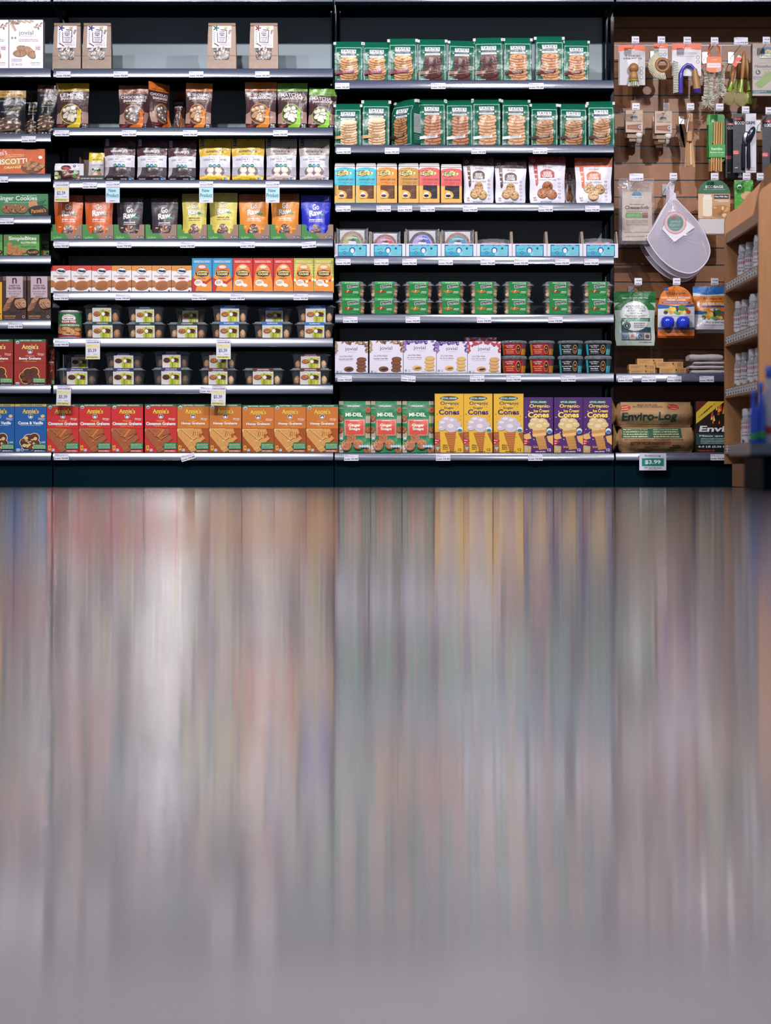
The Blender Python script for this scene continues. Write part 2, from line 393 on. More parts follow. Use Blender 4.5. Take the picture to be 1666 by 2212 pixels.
def snakaroon(top, flav, hand, cook, topdark=None):
    def mk(w, h):
        g = G(w, h, '43292c')
        g.R(0, 0, w, 18, top); g.E(w/2, 4, 1.2, 1.4, '2a1a18', n=8); g.R(0, 12.5, w, 18, top); g.T('LAUGHING GIRAFFE ORGANICS', w/2, 14.5, w*.74, 3, '3a1d12', .02)
        g.T(flav, w*.47, 26, w*.70 if len(flav) < 9 else w*.82, 8 if len(flav) < 8 else 6, 'd8d0d4', .03, arc=.6)
        g.T('SNAKAROONS', w*.49, 34, w*.72, 6, 'd8d0d4', .04, rot=-.02); g.M(w*.22, 39.5, w*.78, 1.3, 'b09070', 2)
        g.P([(0, h*.66), (w*.2, h*.60), (w*.2, h), (0, h)], '9c7c74'); g.P([(w, h*.62), (w*.8, h*.60), (w*.8, h), (w, h)], '9c7c74')
        g.E(w*.46, h*.66, w*.33, h*.215, hand); g.E(w*.46, h*.66, w*.31, h*.2, '5a4a44')
        rg = random.Random(len(flav))
        for i in range(13):
            a = i*2.4; q = .19*math.sqrt(i+.5)/1.0; x = w*.46+w*.30*q*1.1*math.cos(a); y = h*.66+h*.2*q*1.1*math.sin(a)
            g.E(x, y+1, 5.4, 5, '6a564c', n=10); g.E(x, y, 5, 4.6, cook, n=12); g.E(x-1, y-1, 2.6, 2.2, rg.choice(['f0e8d8', cook, 'd9cbb8']), n=8)
        g.P([(0, h*.86), (w*.5, h*.90), (w, h*.86), (w, h), (0, h)], '3a1818')
        hh = hand if flav != 'CHOCOLATE' else 'c8682c'
        g.P([(w*.30, h), (w*.38, h*.92), (w*.62, h*.86), (w*.68, h*.70), (w*.66, h*.60), (w*.70, h*.56), (w*.73, h*.60), (w*.76, h*.55), (w*.80, h*.58), (w*.82, h*.62), (w*.78, h*.66), (w*.80, h*.85), (w*.74, h)], hh)
        g.R(w*.82, h*.86, w*.97, h*.985, '1a1c30')
        for i in (0, 1):
            for j in (0, 1): g.E(w*(.865+.07*i), h*(.895+.05*j), 1.6, 1.6, 'c0c4d0', n=8)
        g.T('cookies', w*.16, h*.91, w*.2, 4, 'b02a28', .03, rot=-.15); g.M(w*.05, h*.965, w*.3, 1.4, 'd8d0d4')
        return bag(g, 'cookie_pouch', FILM, '3a2426', **DOY, seed=len(flav)+ord(flav[0]))
    return mk
def granola(top, l3):
    def mk(w, h):
        g = G(w, h, '14171e'); g.R(0, 0, w, 16, top); g.M(w*.15, 9, w*.85, 1.8, '3a2a20'); g.E(w*.43, 4, 1.2, 1.2, '14171e', n=8)
        g.T('SMALL BATCH', w*.5, 23, w*.72, 3.6, 'a8a4a8', .0, arc=.5); g.T('ORGANICS', w*.55, 31.5, w*.52, 3.8, 'a8a4a8', 0, arc=-.4); g.L([(w*.3, 27), (w*.85, 28)], .4, '908c90')
        g.T(l3, w*.62, 40, w*.5, 5, 'a08448', .02, rot=-.1); g.M(w*.2, 47, w*.8, 1.4, 'a8a4a8')
        rg = random.Random(3)
        g.P([(w*.1, h*.74), (w*.42, h*.55), (w*.9, h*.72), (w*.8, h*.86), (w*.15, h*.92)], '5a463a')
        for i in range(34):
            x, y = rg.uniform(w*.1, w*.85), rg.uniform(h*.58, h*.9); g.E(x, y, rg.uniform(2, 6), rg.uniform(1, 2.4), rg.choice(['8a7362', 'a89684', '4a3428', '6e4a36', 'c0aC98'.lower()]), n=7, rot=rg.uniform(-.6, .4))
        g.R(w*.1, h*.93, w*.9, h, '9a7038' if top[0] == 'a' else '3a3236')
        for i in range(4): g.E(w*(.2+.18*i), h*.955, 2.6, 2.6, 'c8ccd4' if i else '7a7a50', n=10)
        return bag(g, 'granola_pouch', FILM, '101218', **DOY, seed=int(w))
    return mk
def mk_biscotti(w, h):
    g = G(w, h, 'c85a22'); rg = random.Random(2)
    for i in range(40): g.E(rg.uniform(0, w), rg.uniform(0, h*.8), rg.uniform(3, 7), rg.uniform(1, 3), rg.choice(['b84c1c', 'd8682c']), n=8, rot=rg.uniform(-1, 1))
    g.R(w*.2, 19, w*.62, 35, 'c9872c')
    g.T("Nonni's", w*.28, 10, 36, 12, 'e0dcd8', .02, rot=-.25); g.M(w*.38, 13, w*.68, 1.6, 'f0d090', 1, rot=-.06); g.M(w*.38, 16.5, w*.68, 1.6, 'f0d090', 2, rot=-.06)
    g.T('BISCOTTI', w*.48, 27, 68, 11.5, 'f2ecd8', .03, rot=-.05, ol='7a3a1c', ow=.03); g.T('ORANGE', w*.50, 39.5, 38, 5.4, 'f0dca0', .02, rot=-.06)
    g.E(w*.80, 40, 24, 13, '6e3a1c'); 
    for i in range(5): g.CK(w*.72+i*8, 33+(i*7) % 12, 10, 5, 'a97442', '6a3c1e', 'd8a868', 9, rot=-.5)
    g.E(w*.93, 18, 4.5, 3.5, 'e8e4e0'); g.M(w*.3, h-4, w*.75, 1.5, 'f0d090')
    return carton(g, .045, '8a3a18', 'a84a1e')
def mk_gingerbox(w, h):
    g = G(w, h, '2f7a4c'); g.T('Ginger Cookies', w*.50, 10.5, 88, 13, 'dfe8e0', .015); g.M(w*.58, 3, w*.82, 1.6, 'b8d0bc'); g.M(w*.3, 17.5, w*.72, 1.5, 'a0c0a8')
    for i in range(3): g.CK(w*.36+i*15, 32, 14, 10.5, '8a5c34', '4a2c1a', 'c8a06a', 12, seed=i)
    for i in range(6): g.CK(w*.72+(i % 3)*6, 19+(i//3)*6, 4.5, 4, 'c48a5c', '7a4a2c', None, 3)
    g.P([(w*.82, 18), (w*.97, 12), (w*.90, 22), (w*.99, 24), (w*.85, 26)], '1c5a38')
    g.E(w*.84, 36, 21, 11, '10120f'); g.E(w*.95, 40, 14, 8, '10120f'); g.T("Pamela's", w*.85, 36, 31, 9, 'e08a2c', .02, rot=-.1)
    return carton(g, .045, '256040', '2a6a48')
def mk_simple(w, h):
    g = G(w, h, '5c9a48'); g.P([(0, 0), (w, 0), (w, 16), (0, 26)], '46803c'); g.E(5, 7, 3.4, 3.2, 'b83a2c')
    g.T('SimpleBites', w*.53, 9, 60, 10.5, 'e4ecdc', .03, ol='3a6a34', ow=.02); g.T('GLUTEN-FREE', w*.70, 17, 34, 4.2, 'e4ecdc', .03); g.T('GingerSnapz', w*.70, 26, 34, 5, '4a3a20', .02)
    for i, (x, y) in enumerate([(13, 20), (13, 26), (14, 31), (26, 27), (22, 34), (33, 34), (12, 38), (24, 40), (36, 40), (44, 35), (30, 44)]): g.CK(x, y+1, 6, 4.4, 'b07440', '74421f', 'cc9458', 4, i)
    g.E(w*.82, 37.5, 14, 6.5, '10120f'); g.T("Pamela's", w*.82, 37.5, 21, 5.5, 'e08a2c', .02, rot=-.08)
    return carton(g, .05, '3f7236', '4f8c42')
def mk_nairns(w, h):
    g = G(w, h, '3a221a'); g.R(0, 0, w, 9, '6e5450'); g.R(7.5, 0, w-7.5, 46, 'b8a4ac')
    g.T('n', w/2, 9.5, 10, 12.5, '3a2430', .03); g.T('nairns', w/2, 19.5, 23, 4, '3a2430', .03); g.T('GLUTEN FREE', w/2, 25.6, 27, 5, '3a2430', .05)
    g.T('Chocolate Chip', w/2, 33, 30, 3.2, '4a3440', .01, sh=.25); g.T('& Crabread', w/2, 37.5, 23, 3, '4a3440', .01, sh=.25); g.T('Cookies', w/2, 42.3, 16, 3, '4a3440', .01, sh=.25)
    for i in range(6): g.CK(9+i*1.6, 67-i*3.2, 11, 5, 'a8785a', '5a3626', 'c8a080', 5, i, rot=-.7)
    for i in range(3): g.CK(34+i*5, 60-i*1.0, 11, 8, 'b08060', '5c3828', 'c8a080', 9, i, rot=1.1)
    for i in range(12): g.E(14+(i*7) % 26, 76+(i*5) % 6, 2.6, 1.4, '1c100e', n=6, rot=i)
    g.T('4 SNACK & GO PACKS', w*.30, 86, 25, 3, 'd8a040', .03); g.M(4, 89.5, 26, 1.3, 'a89090'); g.E(w-6, 87.5, 3, 3, 'a8a0a8'); g.E(w-6, 87.5, 2, 2, '3a221a')
    return carton(g, .045, '2a1812', '4a2c22')
def mk_yellowbox(w, h):
    g = G(w, h, 'dca42c'); g.P([(0, 0), (w, 0), (w, 12), (0, 20)], '2c2418'); g.T('7', w-7, 9, 5, 9, 'dca42c'); g.CK(w*.4, h*.6, 18, 10, 'b07040', '7a4424'); g.M(w*.3, h-16, w-2, 2, '4a3018'); g.M(w*.3, h-7, w-2, 2, '4a3018')
    return carton(g, .045, 'a87a20')
def annies(bg, title, sub, pic, band='1c6a4c', bt='CERTIFIED ORGANIC', bgl=None, tcol='e8c84a'):
    def mk(w, h):
        g = G(w, h, bg)
        if bgl: g.R(0, h*.5, w, h, bgl)
        g.R(0, 0, w, 5, band); g.T(bt, w*.52, 2.7, w*.72, 2.6, 'd0e4d0' if band[0] == '1' else '40402c', .05)
        if band[0] == '1': g.E(7, 6.5, 3.6, 3.6, 'd6dce0'); g.E(7, 7.3, 2.7, 2.1, '4c7c9c')
        g.L([(0, h*.503), (w, h*.503)], .45, '4a2018' if bg[0] != '1' else '1c4a80')
        if title != 'Bunny Grahams':
            g.T("Annie's", w*.5, 14.5, 35, 9.5, tcol, .035, arc=.9, ol='3a2a18', ow=.03); g.L([(w*.3, 20.2), (w*.5, 19.4), (w*.7, 20.2)], .7, tcol)
        else: g.T("Annie's", w*.5, 15.5, 36, 10, 'e8d080', .035, arc=.9); g.L([(w*.32, 20.6), (w*.5, 19.8), (w*.68, 20.6)], .7, 'e8d080')
        g.E(w*.5, 26.5, 5.2, 5.2, 'e8e8ea'); g.E(w*.5, 26.5, 4.5, 4.5, '2a2a38'); g.E(w*.5, 26.5, 3.4, 3.4, 'e8e8ea', a0=0, a1=PI); g.R(w*.5-.9, 23.6, w*.5+.9, 26.5, 'c8ccd4')
        ty = 42 if sub else 40.5
        if sub: g.T('Organic', w*.5, 36.2, 19, 5, 'e8a83c' if title[0] != 'B' else 'd8a8a0', .01, sh=.2)
        tw = {'Cinnamon Grahams': 63, 'Honey Grahams': 51, 'Cocoa & Vanilla': 53, 'Bunny Grahams': 47}[title]
        g.T(title, w*.5, ty, tw, 6.6, 'f4eeee', .05, ol='5a2018' if bg[0] != '1' else '143a70', ow=.03)
        g.T('Graham Crackers' if sub else 'Gluten Free Bunny Cookies', w*.5, ty+5.3, 28 if sub else 44, 2.2, 'e8a040' if sub else 'c0d8f0', .02)
        g.M(w*.74, 29.6, w*.95, 1.3, 'f0e0d8', 3, rot=.12); g.M(w*.74, 32.4, w*.93, 1.3, 'f0e0d8', 4, rot=.12)
        rg = random.Random(4)
        if pic in ('cinn', 'honey'):
            c = ('9c5632', '6e3418', 'c08050') if pic == 'cinn' else ('cc9450', '8a5420', 'ecc888')
            y0 = h*.51
            if pic == 'honey': g.R(0, y0, w, h, 'a04c1c'); g.L([(w*.1, h*.6), (w*.95, h*.7)], .8, 'b05a28'); g.R(0, y0, w, y0+.5, '6a3414')
            cr = [[(0, y0), (w*.34, y0), (w*.60, h*.72), (w*.42, h*.78), (0, h*.56)], [(0, y0+6), (w*.2, h*.6), (w*.56, h*.88), (w*.40, h*.97), (w*.02, h*.66)],
                  [(w*.35, h*.93), (w*.52, h*.88), (w*.62, h*.95), (w*.45, h*.995)], [(w*.44, h*.78), (w*.78, h*.64), (w*.88, h*.71), (w*.55, h*.88)], [(w*.1, y0), (w*.55, y0), (w*.78, h*.62), (w*.5, h*.74)], [(w*.5, y0), (w*.75, y0), (w*.80, h*.60), (w*.55, h*.66)]]
            for i, q in enumerate(cr):
                q2 = [(a+.9, b+1.3) for a, b in q]; g.P(q2, c[1]); g.P(q, c[0] if i % 2 else c[2]);
                cxm = sum(a for a, b in q)/len(q); cym = sum(b for a, b in q)/len(q)
                g.P([(cxm+(a-cxm)*.88, cym+(b-cym)*.88) for a, b in q], c[0])
                for k in range(10): g.E(cxm+rg.uniform(-8, 8), cym+rg.uniform(-4, 4), .6, .6, c[1] if k % 2 else c[2], n=5)
            if pic == 'cinn':
                g.P([(w*.28, h*.66), (w*.50, h*.51), (w*.58, h*.51), (w*.34, h*.68)], 'b86830'); g.P([(w*.38, h*.68), (w*.56, h*.52), (w*.64, h*.52), (w*.44, h*.69)], 'c87838'); g.L([(w*.33, h*.66), (w*.54, h*.52)], .7, '7a3c18')
            else:
                g.E(w*.64, h*.63, 8, 7.4, 'd8a050', rot=.5); 
                for k in range(4): g.L([(w*(.53+.06*k), h*.57), (w*(.50+.065*k), h*.66)], 1.1, '7a3c18')
                g.E(w*.72, h*.65, 3.5, 4, 'b84c20')
        else:
            out = 'f0d878' if pic == 'choc' else 'e8dcb0'
            for k, c in ((1, out), (0, '5c2c20')):      # a heap of small cookies with an outlined edge
                for (x, y, r) in [(.30, .80, 9), (.45, .74, 12), (.62, .70, 10), (.52, .85, 12), (.35, .88, 8), (.66, .82, 9)]: g.E(w*x, h*y, r+1.2*k, r*.9+1.2*k, c)
            for i in range(26):
                a = i*2.4; q = math.sqrt(i/26); g.CK(w*.50+w*.25*q*math.cos(a), h*.80+h*.13*q*math.sin(a), 4.6, 4, ['5c2c20', '6e3828', '54281c'][i % 3] if pic == 'choc' or i % 2 else 'd8bc80', '341410', None, 1, i)
        if pic in ('cinn', 'honey'):
            g.R(3, h*.86, 9, h*.965, 'd8a83c'); g.T('1', 6, h*.905, 1.6, 5, '4a2810', .06); g.R(10.5, h*.93, 16.5, h*.98, 'c8ccd8'); g.M(11, h*.945, 16, 1.2, '40506a')
        else:
            g.R(3, h*.93, 11, h*.985, 'c8ccd8'); g.M(3.5, h*.95, 10.5, 1.5, '40506a')
            if pic == 'cocoa': g.E(16, h*.955, 3.2, 3.2, 'd0d8e8'); g.E(16, h*.955, 2.2, 2.2, bg); g.CK(w*.88, 26, 4.5, 3.6, 'd8bc80', 'a07840', None, 2); g.M(w*.83, h*.78, w*.96, 1.6, 'b8d0e8', 2); g.M(w*.83, h*.80, w*.96, 1.6, 'b8d0e8', 3)
        g.P([(w*.60, h*.80), (w*.70, h*.785), (w*.70, h*.80), (w*1.0, h*.80), (w*1.0, h*.93), (w*.58, h*.94)] if pic in ('cinn', 'honey') else [(w*.60, h*.83), (w*.99, h*.845), (w*.99, h*.945), (w*.60, h*.94)], '20704c')
        for i in range(5): g.M(w*.62, h*(.825+.021*i) if pic in ('cinn', 'honey') else h*(.855+.016*i), w*.97, 1.2, 'a8d0b0' if i else 'e0e070', i)
        g.M(w*.62, h*.965, w*.95, 2, 'f0e0d8', 8)
        return carton(g, .05, bg, '5a3418' if bg[0] != '1' else '8a7a30')
    return mk
def mk_chocbar(w, h):
    g = G(w, h, 'd4d2da'); g.E(w*.45, 10, 11, 6, '5c2c2c'); g.P([(w*.25, 10), (w*.45, 7), (w*.7, 12), (w*.5, 15)], 'b4505a'); g.E(w*.79, 6, 3, 3, '2a2a34'); g.E(w*.79, 6, 1.6, 1.6, 'd4d2da')
    g.R(0, 16, w, h, '3c2428')
    for x, y, r, c in ((5, 22, 5, 'a8b868'), (10, 30, 5, '7c9a4c'), (w-8, 20, 5, '8ab46c'), (w-12, 28, 6, '5c8a4c'), (4, 32, 4, 'd0cc98'), (w-4, 30, 4, 'a84a3c'), (w*.35, 17, 4, '7c9a4c')): g.E(x, y, r, r*.7, c, rot=.5)
    for i in range(3):
        for j in range(2): g.P([(16+i*7+j*3, 18+j*7-i), (21.5+i*7+j*3, 17+j*7-i), (24+i*7+j*3, 22.5+j*7-i), (18.5+i*7+j*3, 24+j*7-i)], '7a4030')
    g.M(2, h-2.4, w-2, 1.6, 'a8a0b0'); return bag(g, 'snack_pack', FILM, '9a98a4', [(0, .96), (.2, .99), (1, 1)], [(0, .002), (.2, .02), (1, .03)], [(0, .001), (.5, .006), (1, .002)], seed=8)
def mk_minipouch(w, h):
    g = G(w, h, 'd8c030'); g.P([(0, 22), (w, 19), (w, h), (0, h)], 'd0ccd4'); g.T("emmy's", w*.5, 16, w*.56, 4.6, '504818', .02, rot=-.08); g.T('COCONUT COOKIES', w*.52, 29, w*.72, 3, '484450', .02, rot=-.08); g.M(w*.3, 33, w*.75, 1.1, '686470')
    for i in range(5): g.E(w*(.3+.1*i), 39+(i % 2)*2, 3, 2.4, '3c5a38', n=8, rot=i)
    g.E(w*.35, 50, 7, 6, 'c8a27c'); g.E(w*.65, 49, 6.5, 6, 'b8906c'); return bag(g, 'sample_pouch', FILM, 'b0a020', **DOY, seed=4)
def emmy(top, low, win, cook, flav, dark=False):
    def mk(w, h):
        g = G(w, h, top); ink = 'd8d4dc' if dark else '3c3430'
        g.R(4, 1, 11, 16, '20242c' if not dark else 'd0ccd4'); 
        for i in range(3): g.M(5, 3+i*4.2, 10.5, 2.2, 'c8ccd4' if not dark else '3a2a30', i)
        g.E(w*.48, 3.5, 1.1, 1.1, '1c1818', n=8)
        g.T("emmy's", w*.49, 28, w*.55, 9.4, ink, .02); g.P([(w*.71, 20), (w*.77, 17), (w*.75, 23), (w*.715, 24)], '1c7a58'); g.M(w*.32, 34, w*.68, 1.1, ink, 3)
        g.P([(0, 40), (w*.12, 37.5), (w*.88, 37), (w, 38), (w, h*.66), (0, h*.66)], 'cfcdd8')
        g.P([(0, h*.655), (w, h*.655), (w, h*.86), (0, h*.86)], win if dark else 'a8a4b0')
        if dark:
            g.E(w*.5, h*.74, w*.26, h*.12, '4a3c3c'); g.E(w*.42, h*.72, 8, 7, '382a2a'); g.E(w*.6, h*.75, 8, 6, '423436'); g.P([(0, h*.66), (w*.16, h*.66), (w*.12, h*.82), (0, h*.9)], 'a8a4b0')
        else:
            g.E(w*.5, h*.76, w*.33, h*.14, '6a6064')
            for i, (x, y) in enumerate(((.36, .72), (.62, .72), (.36, .87), (.62, .87))): g.E(w*x, h*y+.8, 8.4, 8, '7a6a5c'); g.E(w*x, h*y, 8.1, 7.7, cook); g.E(w*x-1, h*y-1, 5, 4.6, 'e2d2c4')
        g.P([(0, h*.90), (w*.25, h*.85), (w*.75, h*.85), (w, h*.88), (w, h), (0, h)], low)
        g.M(w*.3, 40.5, w*.7, 1.2, '6a6874', 1); g.T('COCONUT COOKIES', w*.5, 46, w*.76, 4, '2c2a38', .02, arc=.5); g.T(flav, w*.5, 51, w*.36, 2.4, '6a6874', .01)
        for i in range(3): g.E(w*.5+(i-1)*w*.14, 60, 3.9, 3.9, '1c7a68' if i != 1 else '3c7c9c', n=14); g.M(w*.5+(i-1)*w*.14-2, 59.3, w*.5+(i-1)*w*.14+2, 1.4, 'd8e4e4')
        il = ink; g.M(5, h*.925, w*.3, 1.3, il, 1); g.M(5, h*.95, w*.3, 1.3, il, 2); g.T('GRAIN FREE', w*.66, h*.935, w*.2, 2.6, il, .03); g.R(w*.82, h*.90, w*.93, h*.97, '2c6ca0'); g.M(w*.84, h*.93, w*.92, 1.4, 'e0e8f0')
        return bag(g, 'cookie_pouch', FILM, low if not dark else '2c1c1e', **DOY, seed=ord(flav[0]))
    return mk
def goraw(bg, topc, flav, low=None, cook='6a4438'):
    def mk(w, h):
        g = G(w, h, bg); g.R(0, 0, w, 14, topc); g.L([(0, 9), (w, 9.4)], .4, bg); g.E(w*.5, 4, 1.1, 1.1, '1c1818', n=8); g.F(w*.82, 4, w*.94, 11, .5, 'c0b8b0')
        ol = '2a2224' if bg != '1f2ab8' else None; wt = 'ece8ea'
        g.T('Go', w*.5, 26, 14, 13, wt, .03, rot=-.1, ol=ol, ow=.03); g.T('Raw', w*.5, 39, 29, 13, wt, .05, rot=-.15, sh=.1, ol=ol, ow=.03); g.E(w*.72, 43, 6, 2.2, '3a9a6c', rot=.1)
        g.T(flav, w*.5, 54, w*.46, 4.6, wt if bg != 'cdbf5a' else '4a3c30', .04); g.M(w*.26, 58, w*.76, 1.4, wt if bg != 'cdbf5a' else '6a5c40', 2)
        for i, (x, y) in enumerate(((.56, .92), (.40, .90), (.56, .84), (.42, .80), (.56, .76), (.5, .70))): g.CK(w*x, h*y, 8.4, 5.2, cook, '3a221c', 'c8a898', 12, i)
        for i in range(4): g.E(w*(.2+.2*i), h*(.70+.05*(i % 2)), 4, 1.4, 'd8b878' if bg[0] != '1' else '3a44c8', n=7, rot=i*1.1)
        return bag(g, 'snack_pouch', MFILM, topc, **DOY, seed=ord(flav[0])+3)
    return mk
def mk_tray(w, h):     # open shipping tray, low front, green left and kraft right
    mb = MB(); k = KX; W_ = w*k; D = .20; H_ = h*k; lo = H_*.46
    g = G(w, h, '8c7060')
    g.P([(0, 0), (10, 0), (12, 2), (12, 10), (17, h*.54), (w*.44, h*.54), (w*.62, h), (0, h)], '3c7c3c'); g.T('GoRaw', w*.21, h*.80, 18, 5.5, '7cc870', .02, rot=-.1)
    g.E(w*.77, h*.78, 2.7, 2.7, '2a2430'); g.E(w*.77, h*.78, 1.8, 1.8, 'b8b0a8'); g.R(w*.84, h*.70, w*.97, h*.87, '2a3040'); g.M(w*.85, h*.74, w*.96, 1.4, 'b0b4b8'); g.M(w*.85, h*.80, w*.96, 1.4, 'b0b4b8')
    # cut the low centre away by keeping only the tray outline
    out = [(0, 0), (9, 0), (11, 2), (11, 10), (16, h*.54), (w-16, h*.54), (w-11, 10), (w-11, 2), (w-9, 0), (w, 0), (w, h), (0, h)]
    tri = tessellate_polygon([[Vector((x, y, 0)) for x, y in out]])
    f = flat(w, h); n = len(out)
    g.p = [p for p in g.p[1:]]
    g2 = G(w, h, '8c7060'); g2.p = []; g2.P(out, '8c7060')
    keep = []
    for v, fc, c, bb, L in g.p:
        if c == hx('3c7c3c'): keep.append(([(0, 0), (9, 0), (11, 2), (11, 10), (16, h*.54), (w*.44, h*.54), (w*.62, h), (0, h)], None, c, bb, 1))
        else: keep.append((v, fc, c, bb, 2+L))
    for v, fc, c, bb, L in keep:
        if fc is None: fc = [tuple(i) for i in tessellate_polygon([[Vector((x, y, 0)) for x, y in v]])]
        g2.p.append((v, fc, c, bb, L))
    g2.into(mb, f)
    mb.prism([((x-w/2)*k, (h-y)*k) for x, y in out], .0004, .002, '7a6050')
    mb.box(-W_/2, -W_/2+.0015, .002, D, 0, H_*.95, '7a6050'); mb.box(W_/2-.0015, W_/2, .002, D, 0, H_*.95, '7a6050'); mb.box(-W_/2, W_/2, .002, D, 0, .0015, '7a6050'); mb.box(-W_/2, W_/2, D, D+.002, 0, H_, '7a6050')
    return mb.build('shelf_tray', CARTON)
def stroop(top):
    def mk(w, h):
        g = G(w, h, 'ddd8d8'); g.P([(0, 0), (w, 0), (w, 9.5), (w*.5, 12.5), (0, 11)], top)
        g.E(w*.5, 11, 10.5, 6.6, '2a2a34'); g.E(w*.5, 11, 9.6, 5.8, 'd8d8dc'); g.E(w*.46, 11.5, 6, 2.4, '20242e', rot=.2); g.E(w*.62, 12, 4, 2.6, '20242e', n=8); g.P([(w*.44, 4.6), (w*.5, 3), (w*.56, 4.6)], '2a2a34')
        g.M(w*.4, 19.5, w*.6, 1, '7a7474'); g.T('STROOPWAFELS', w*.5, 23, w*.76, 3.6, '4a4444', .03); g.E(w*.5, 27.5, 9, 1.8, '9c2a2c' if top[0] == 'c' else 'b07840')
        for x, y, r in ((-.02, .66, 11), (1.0, .66, 11)): g.CK(w*x, h*y, r, 8, 'a86a3c', '7a421e', None, 0)
        g.E(w*.52, h*.735, 16.5, 10.5, '6e3c1c', rot=-.12); g.E(w*.52, h*.72, 16, 10, 'b87848', rot=-.12); g.E(w*.52, h*.72, 14.4, 8.8, 'a5653a', rot=-.12)
        for i in range(-4, 5): L = 13*math.sqrt(max(0, 1-(i/5.2)**2)); g.L([(w*.52-L, h*.72+i*1.8+L*.16), (w*.52+L, h*.72+i*1.8-L*.16)], .4, '7e4622')
        for i in range(-5, 6): L = 8*math.sqrt(max(0, 1-(i/6)**2)); g.L([(w*.52+i*2.5-1.5, h*.72-L), (w*.52+i*2.5+1.5, h*.72+L)], .35, 'c58a58')
        g.M(2, h-3.2, 10, 1.2, '8a6a60'); g.E(w-5, h-4.5, 2, 1.6, '2a2a34', n=8)
        return carton(g, .05, top, top)
    return mk
def caveman(bg, bg2, flav, sash):
    def mk(w, h):
        g = G(w, h, bg); g.R(0, 0, w, 12, bg2)
        for i in range(8): g.P([(0, 12+i*6), (4, 15+i*6), (0, 18+i*6)], bg2); g.P([(w, 12+i*6), (w-4, 15+i*6), (w, 18+i*6)], bg2)
        for i in (0, 1): g.M(w*.10, 5+i*2.6, w*.90, 1.5, 'e8d8c0', i)
        cr = 'e08a34'
        g.E(w*.5, 31, w*.36, 19, 'c4662c' if sash == 'ear' else cr, n=24); g.P([(w*.14, 30), (w*.86, 30), (w*.97, 52), (w, h), (0, h), (w*.03, 52)], cr)
        g.E(w*.5, 18.5, 8, 3.4, 'd8cfc4', n=14)
        g.P([(w*.2, 27), (w*.5, 24.5), (w*.8, 27), (w*.84, 33), (w*.78, 38), (w*.5, 40), (w*.22, 38), (w*.16, 33)], '2a1c18')
        g.T('CAVEMAN', w*.5, 29, w*.56, 4.2, 'f0d890', .06, arc=.4); g.T('COOKIES', w*.5, 34.5, w*.52, 4.2, 'f0d890', .06, arc=-.3)
        if sash == 'ear': g.P([(0, 40), (w*.2, 46), (w*.7, 50), (w, 40), (w, 46), (w*.7, 56), (w*.3, 52), (w*.14, h), (0, h)], 'b42a2c')
        if sash == 'lei':
            for i in range(7): g.P([(w*(.0+i*.15), 42+4*math.sin(i*.52)+2), (w*(.12+i*.15), 42+4*math.sin(i*.52+.3)+2), (w*(.12+i*.15), 49+4*math.sin(i*.52+.3)), (w*(.0+i*.15), 49+4*math.sin(i*.52))], ['f0e8c0', 'b8402c'][i % 2])
        g.T(flav, w*.48, 43.2, w*.4, 3, '7a2a20' if sash != 'ear' else '5a4a8a', .05)
        g.E(w*.32, 53, 9, 7, 'e4ddd0'); g.M(w*.18, 50, w*.44, 1.4, '6a5040', 1, rot=-.1); g.M(w*.18, 53, w*.44, 1.4, '6a5040', 2, rot=-.1)
        g.E(w*.60, 58, 6, 3.6, 'e8e0d8', n=9, rot=.2)
        g.L([(w*.75, 50), (w*.85, 49)], .5, 'a85420'); g.M(w*.06, h-4, w*.5, 1.2, '8a3c18')
        return carton(g, .05, bg2, bg2)
    return mk
def mk_can(w, h):
    root = thing('macaroon_can', None, 'can'); k = KX; R = w/2*k
    mb = MB(); mb.lathe([(R*.97, 0), (R*1.0, .001), (R, .004), (R*.985, .006), (R*.985, h*k-.012)], 'b4b6bc', 0, R, 36)
    mb.build('can_body', CHROME, root)
    g = G(w*.985, h*.90, 'a02c34'); W2, H2 = g.w, g.h
    g.R(0, 2, W2, 34, '2f6a44'); g.E(W2*.5, 14, 15, 8.5, 'ddd8d8'); g.T('Jennies', W2*.5, 9, 24, 7, 'd8d0cc', .04, arc=.8, ol='7a2430', ow=.05); g.M(W2*.32, 14, W2*.7, 2, '3a3a3a'); g.R(W2*.16, 18, W2*.82, 25, '8a2830'); g.T('SUGAR FREE', W2*.5, 21.5, 31, 4.6, 'ece4e0', .05)
    g.T('COCONUT MACAROONS', W2*.5, 29, 44, 4, 'e4e0c8', .03)
    g.R(0, 33, W2, H2-5, '7a3c24')
    for i in range(18): g.CK(3+(i*9.7) % (W2-4), 36+(i*5.3) % 12, 6, 4, 'c89058', '8a4c28', 'e8c490', 6, i)
    g.M(W2*.3, H2-7.5, W2*.75, 1.6, 'e8e0d8'); g.R(0, H2-5, W2, H2, 'a02c34'); g.R(0, H2-1, W2, H2, 'c8c4c8')
    mb = MB(); g.into(mb, lambda x, y: ((x-W2/2)*k, R-math.sqrt(max(R*R-((x-W2/2)*k)**2, 0))-.0006, (H2-y)*k+.006), 16, 1, step=.0002)
    mb.build('paper_label', PAPER, root)
    mb = MB(); mb.lathe([(R*.9, h*k-.010), (R*1.015, h*k-.010), (R*1.015, h*k-.0015), (R*.99, h*k), (R*.9, h*k-.001)], 'c4c6d0', 0, R, 36); mb.build('plastic_lid', PLASTIC, root)
    return root
def rrect(hw, d0, d1, z, r, n=4):
    P = []
    for cx, cy, a in ((hw-r, d0+r, -PI/2), (hw-r, d1-r, 0), (-hw+r, d1-r, PI/2), (-hw+r, d0+r, PI)):
        for i in range(n+1): t = a+PI/2*i/n; P.append((cx+r*math.cos(t), cy+r*math.sin(t), z))
    return P
